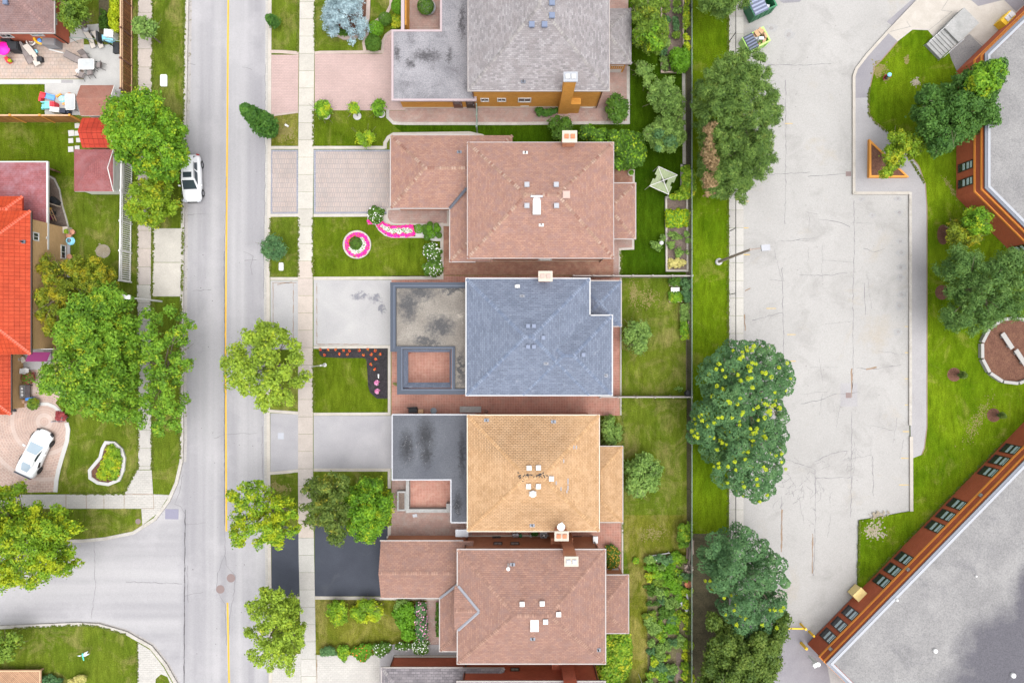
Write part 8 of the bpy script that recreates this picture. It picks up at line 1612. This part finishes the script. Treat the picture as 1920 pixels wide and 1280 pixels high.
t = thing("garden_ornament", "white trellis arch with candle shaped lights beside the red rosebush", "trellis", P(118, 787)); b = MB(); q = P(118, 788); b.tube((q[0] - .7, q[1] - .05, 0), (q[0] - .7, q[1] - .05, .6), .06); b.tube((q[0] + .5, q[1] + .3, 0), (q[0] + .5, q[1] + .3, 1.0), .04); b.tube((q[0] - .7, q[1] - .05, .6), (q[0] + .6, q[1] + .02, .9), .03); b.obox((q[0] + .4, q[1] + .25, .6), .3, .3, .5, .3); obj("trellis_frame", b, "vent_light", t)
b = MB(); q = P(41, 776); b.lathe([(.14, 0), (.14, .2)], (q[0] - .6, q[1] + .35, 0), 10); b.obox((q[0] - .8, q[1] + .35, .12), .5, .14, .24, .2); tag(obj("downspout_foot", b, "metal_dark"), "dark downspout foot at the tiled garage corner", "drain")
t = thing("dragonfly_ornament", "teal dragonfly ornament on the lower left lawn", "garden ornament", P(161, 1224)); q = P(160, 1225); b = MB(); b.path([(q[0], q[1] - .5, .25), (q[0] + .02, q[1], .45), (q[0] + .05, q[1] + .25, .5)], .05, .08, 8); b.tube((q[0], q[1], 0), (q[0], q[1], .45), .02); obj("body", b, "teal_paint", t); b = MB()
for dx, dy in ((.6, .5), (.75, .25), (-.45, .05), (.4, .0)): b.face([(q[0], q[1] + .05, .47), (q[0] + dx * .5 - dy * .15, q[1] + dy * .5 + dx * .12, .53), (q[0] + dx, q[1] + dy, .55), (q[0] + dx * .5 + dy * .15, q[1] + dy * .5 - dx * .12, .52)])
obj("wing", b, "lamp_glass", t)
t = thing("wooden_deck", "pale wooden deck with a rail in the bottom left corner", "deck", P(30, 1270)); b = MB(); x0, y0 = P(-80, 1330, .9)[:2]; x1, y1 = P(75, 1257, .9)[:2]; b.box(x0, y0, .78, x1, y1, .86); obj("planks", b, "wood_deck", t); b = MB(); b.strip([(x0, y1), (x1, y1), (x1, y0)], .12, .74, .93); obj("edge_board", b, "wood_rail", t); b = MB()
for x in (x0 + .3, x1 - .3): b.obox((x, y1 - .2, .39), .12, .12, .78)
obj("leg", b, "wood_rail", t)
# ================================================================ SMALL THINGS BETWEEN THE HOUSES AND IN THE YARDS
t = thing("folding_chair", "black folding chair by the tarred garage wall", "chair", P(775, 768)); q = P(775, 768); b = MB(); b.obox((q[0], q[1], .42), .75, .5, .05, .06); obj("seat", b, "fabric_black", t); b = MB(); b.obox((q[0], q[1] + .28, .75), .9, .05, .5, .06, 0, -.2); obj("backrest", b, "fabric_black", t); b = MB()
for s in (-1, 1): b.tube((q[0] + s * .4, q[1] + .2, 0), (q[0] + s * .4, q[1] - .25, .5), .02); b.tube((q[0] + s * .4, q[1] - .25, 0), (q[0] + s * .4, q[1] + .25, .6), .02)
obj("frame", b, "metal_dark", t)
b = MB(); q = P(790, 770); b.obox((q[0], q[1], .25), .5, .35, .5); tag(obj("carton", b, "cardboard"), "brown box between the folding chair and the round tub", "box")
b = MB(); q = P(814, 769); b.lathe([(.2, 0), (.28, .5), (.3, .52), (.25, .52), (.22, .3)], (q[0], q[1], 0), 20); tag(obj("round_tub", b, "grey_pot"), "round blue grey tub by the tarred garage wall", "tub")
b = MB(); b.box(*P(862, 773, .3)[:2], 0, *P(902, 762, .3)[:2], .3); tag(obj("concrete_step", b, "steps_concrete"), "pale concrete step beside the orange roofed house", "step"); b = MB(); q = P(912, 771); b.lathe([(.12, 0), (.18, .3), (.16, .4), (.05, .42)], (q[0], q[1], 0), 12); tag(obj("garden_urn", b, "brown_trim"), "small brown urn beside the pale concrete step", "urn")
for x, lb in ((963.5, "grey round bin nearer the side canopy in the narrow gap"), (969.5, "grey round bin touching the green bin in the narrow gap")): b = MB(); q = P(x, 1000); b.lathe([(.14, 0), (.17, .55), (.19, .57), (.14, .6), (.05, .62)], (q[0], q[1], 0), 14); tag(obj("rubbish_bin", b, "vent_light"), lb, "bin", "bins in the narrow gap between two houses")
b = MB(); q = P(976, 1001.5); b.lathe([(.14, 0), (.16, .5), (.05, .55)], (q[0], q[1], 0), 14); tag(obj("rubbish_bin", b, "bin_green"), "green bin in the narrow gap between two houses", "bin", "bins in the narrow gap between two houses")
t = thing("air_conditioner", "square air conditioner with a white fan in the gap below the orange roof", "air conditioner", P(1019, 999)); q = P(1019, 999); b = MB(); b.obox((q[0], q[1], .4), .6, .5, .8); obj("cabinet", b, "vent_light", t); b = MB(); b.lathe([(.22, .8), (.22, .83)], (q[0], q[1], 0), 18); obj("fan_guard", b, "metal_dark", t); b = MB(); b.obox((q[0], q[1], .84), .34, .07, .02, .7); b.obox((q[0], q[1], .845), .34, .07, .02, 2.2); obj("fan", b, "white_plastic", t)
shrub("dark little shrub in the narrow gap beside the air conditioner", ell(1003, 1000, 6, 4, 8), .7, "leaf_deep", .07, .16, 1.3, 30)
b = MB(); q = P(995, 1002); b.lathe([(.12, 0), (.15, .4), (.08, .45)], (q[0], q[1], 0), 12); tag(obj("lidded_pot", b, "metal_grey"), "small lidded metal pot in the gap beside the dark shrub", "pot")
b = MB(); q = P(1123, 1011); b.obox((q[0], q[1], .04), .2, .2, .04)
t = thing("planter_trough", "weathered stone trough planter in front of the tarred garage court", "planter", P(752, 940)); tr_ = px([(746, 922), (760, 922), (760, 956), (746, 956)], .6); b = MB(); b.strip(tr_, .16, 0, .6, closed=True); obj("trough", b, "steps_concrete", t); b = MB(); b.prism(tr_, 0, .5); obj("soil", b, "soil", t)
b = MB(); q = P(778, 966); b.obox((q[0], q[1], .03), .42, .3, .04, .2); tag(obj("paving_slab", b, "vent_light"), "small pale slab below the low court wall", "slab")
b = MB(); q = P(741, 723); 
for k in range(5): b.face([(q[0], q[1], .1), (q[0] + .35 * math.cos(k * .5), q[1] + .35 * math.sin(k * .5), .25), (q[0] + .3 * math.cos(k * .5 + .3), q[1] + .3 * math.sin(k * .5 + .3), .22)])
tag(obj("weed", b, "leaf_box"), "single green weed growing out of the red pavers", "plant")
t = thing("potted_shrub", "round pot with a green plant at the rust roofed house patio", "planter", P(1183, 325)); q = P(1182, 326); b = MB(); b.lathe([(.2, 0), (.3, .4), (.32, .42), (.26, .42), (.25, .3)], (q[0], q[1], 0), 18); obj("pot", b, "stone_cap", t); leafmesh("foliage", [(q[0], q[1], .5)], .22, 90, .08, "leaf_box_bright", t, .7, 9)
def swing(label, cx, cy, rz, nm="garden_swing"):
    t = thing(nm, label, "garden swing", (0, 0, 0)); b = MB(); z = 1.9
    for x0, x1 in ((-.95, -.2), (.2, .95)): b.obox(((x0 + x1) / 2, 0, z), x1 - x0, 1.9, .03)
    b.obox((0, .5, z), .42, .5, .025); b.obox((0, -.55, z), .42, .4, .025); obj("canopy", b, "awning_sage", t); b = MB()
    for p0, p1 in (((-.95, .95), (.95, -.95)), ((-.95, -.95), (.95, .95))): b.tube((*p0, z + .06), (*p1, z + .06), .035)
    for s in (-1, 1): b.tube((s * .97, .95, z + .04), (s * .97, -.95, z + .04), .03)
    obj("frame", b, "white_trim", t); b = MB()
    for s in (-1, 1):
        for u in (-1, 1): b.tube((s * .95, u * .95, z), (s * .95, u * 1.05, 0), .03)
    obj("leg", b, "white_trim", t); b = MB(); b.obox((0, 0, .5), 1.3, .5, .06); b.obox((0, -.26, .75), 1.3, .06, .45); obj("seat", b, "awning_sage", t); return place(t, (cx, cy), rz)
swing("sage green canopied garden swing with white crossed frame on the dark lawn", 1236, 347, -.42 + 1.5708)
swing("sage green garden swing half out of frame at the bottom edge behind the brown house", 1184, 1288, .25)
b = MB(); q = P(1288, 737); b.lathe([(.28, 0), (.32, .85), (.34, .88), (.3, .9), (.27, .86)], (q[0], q[1], 0), 20); tag(obj("rain_barrel", b, "fabric_black"), "black rain barrel in the fence corner of the blue roofed house yard", "barrel")
t = thing("wood_pile", "pile of weathered boards and stacked wood along the black fence", "wood pile", P(1291, 1050)); q = P(1291, 1050); b = MB(); r_ = random.Random(2)
for k in range(14): b.obox((q[0] + r_.uniform(-.25, .25), q[1] + r_.uniform(.2, 1.9), .1 + .05 * k), .12, 1.4, .05, r_.uniform(-.15, .15))
for k in range(22): b.obox((q[0] + r_.uniform(-.3, .2), q[1] - r_.uniform(.2, 1.0), r_.uniform(.1, .5)), .14, .4, .12, r_.uniform(0, 3))
obj("boards", b, "firewood", t)
b = MB(); q = P(1289, 1093); b.lathe([(.3, 0), (.35, .3), (.34, .32), (.2, .34)], (q[0], q[1], 0), 14); tag(obj("rust_bucket", b, "terracotta"), "rust coloured tub at the end of the wood pile", "tub")
t = thing("bean_trellis", "white rail with a round pan marking the top of the vegetable garden", "railing", P(1235, 1040)); b = MB(); a_, c_ = P(1219, 1042, .4), P(1255, 1036, .4); b.tube((a_[0], a_[1], .4), (c_[0], c_[1], .4), .05); b.tube((a_[0], a_[1], 0), (a_[0], a_[1], .5), .05); b.tube((c_[0], c_[1], 0), (c_[0], c_[1], .5), .04); obj("rail", b, "stone_white", t); b = MB(); q = P(1228, 1044); b.lathe([(.18, .5), (.2, .55), (.1, .56)], (q[0], q[1], 0), 14); obj("pan", b, "white_plastic", t)
b = MB(); q = P(1281, 1133); b.obox((q[0], q[1], .5), .3, 1.0, .05, .6); b.obox((q[0] + .2, q[1] + 1.0, .7), .15, .5, .05, .2); tag(obj("plastic_sheet", b, "vent_light"), "torn white plastic sheet in the vegetable garden", "sheet")
b = MB(); q = P(1236, 458); b.lathe([(.12, .9), (.2, 1.05), (.1, 1.2)], (q[0], q[1], 0), 12); b.tube((q[0], q[1], 0), (q[0], q[1], .95), .02); tag(obj("bird_feeder", b, "white_plastic"), "white bird feeder on a stake among the tomato plants", "bird feeder")
t = thing("timber_edging", "weathered timber frame round the top vegetable bed", "edging", P(1260, 136)); b = MB(); b.strip(px([(1240, -60), (1240, 136.5), (1280, 136.5)]), .14, 0, .2); b.strip(px([(1280.5, -60), (1280.5, 85)]), .12, 0, .2); obj("frame_board", b, "wood_weathered", t)
b = MB(); b.box(*P(1138, 1072, .5)[:2], 0, *P(1160, 1067, .5)[:2], .5); tag(obj("porch_step", b, "white_trim"), "white step beside the brown rear porch roof", "step")
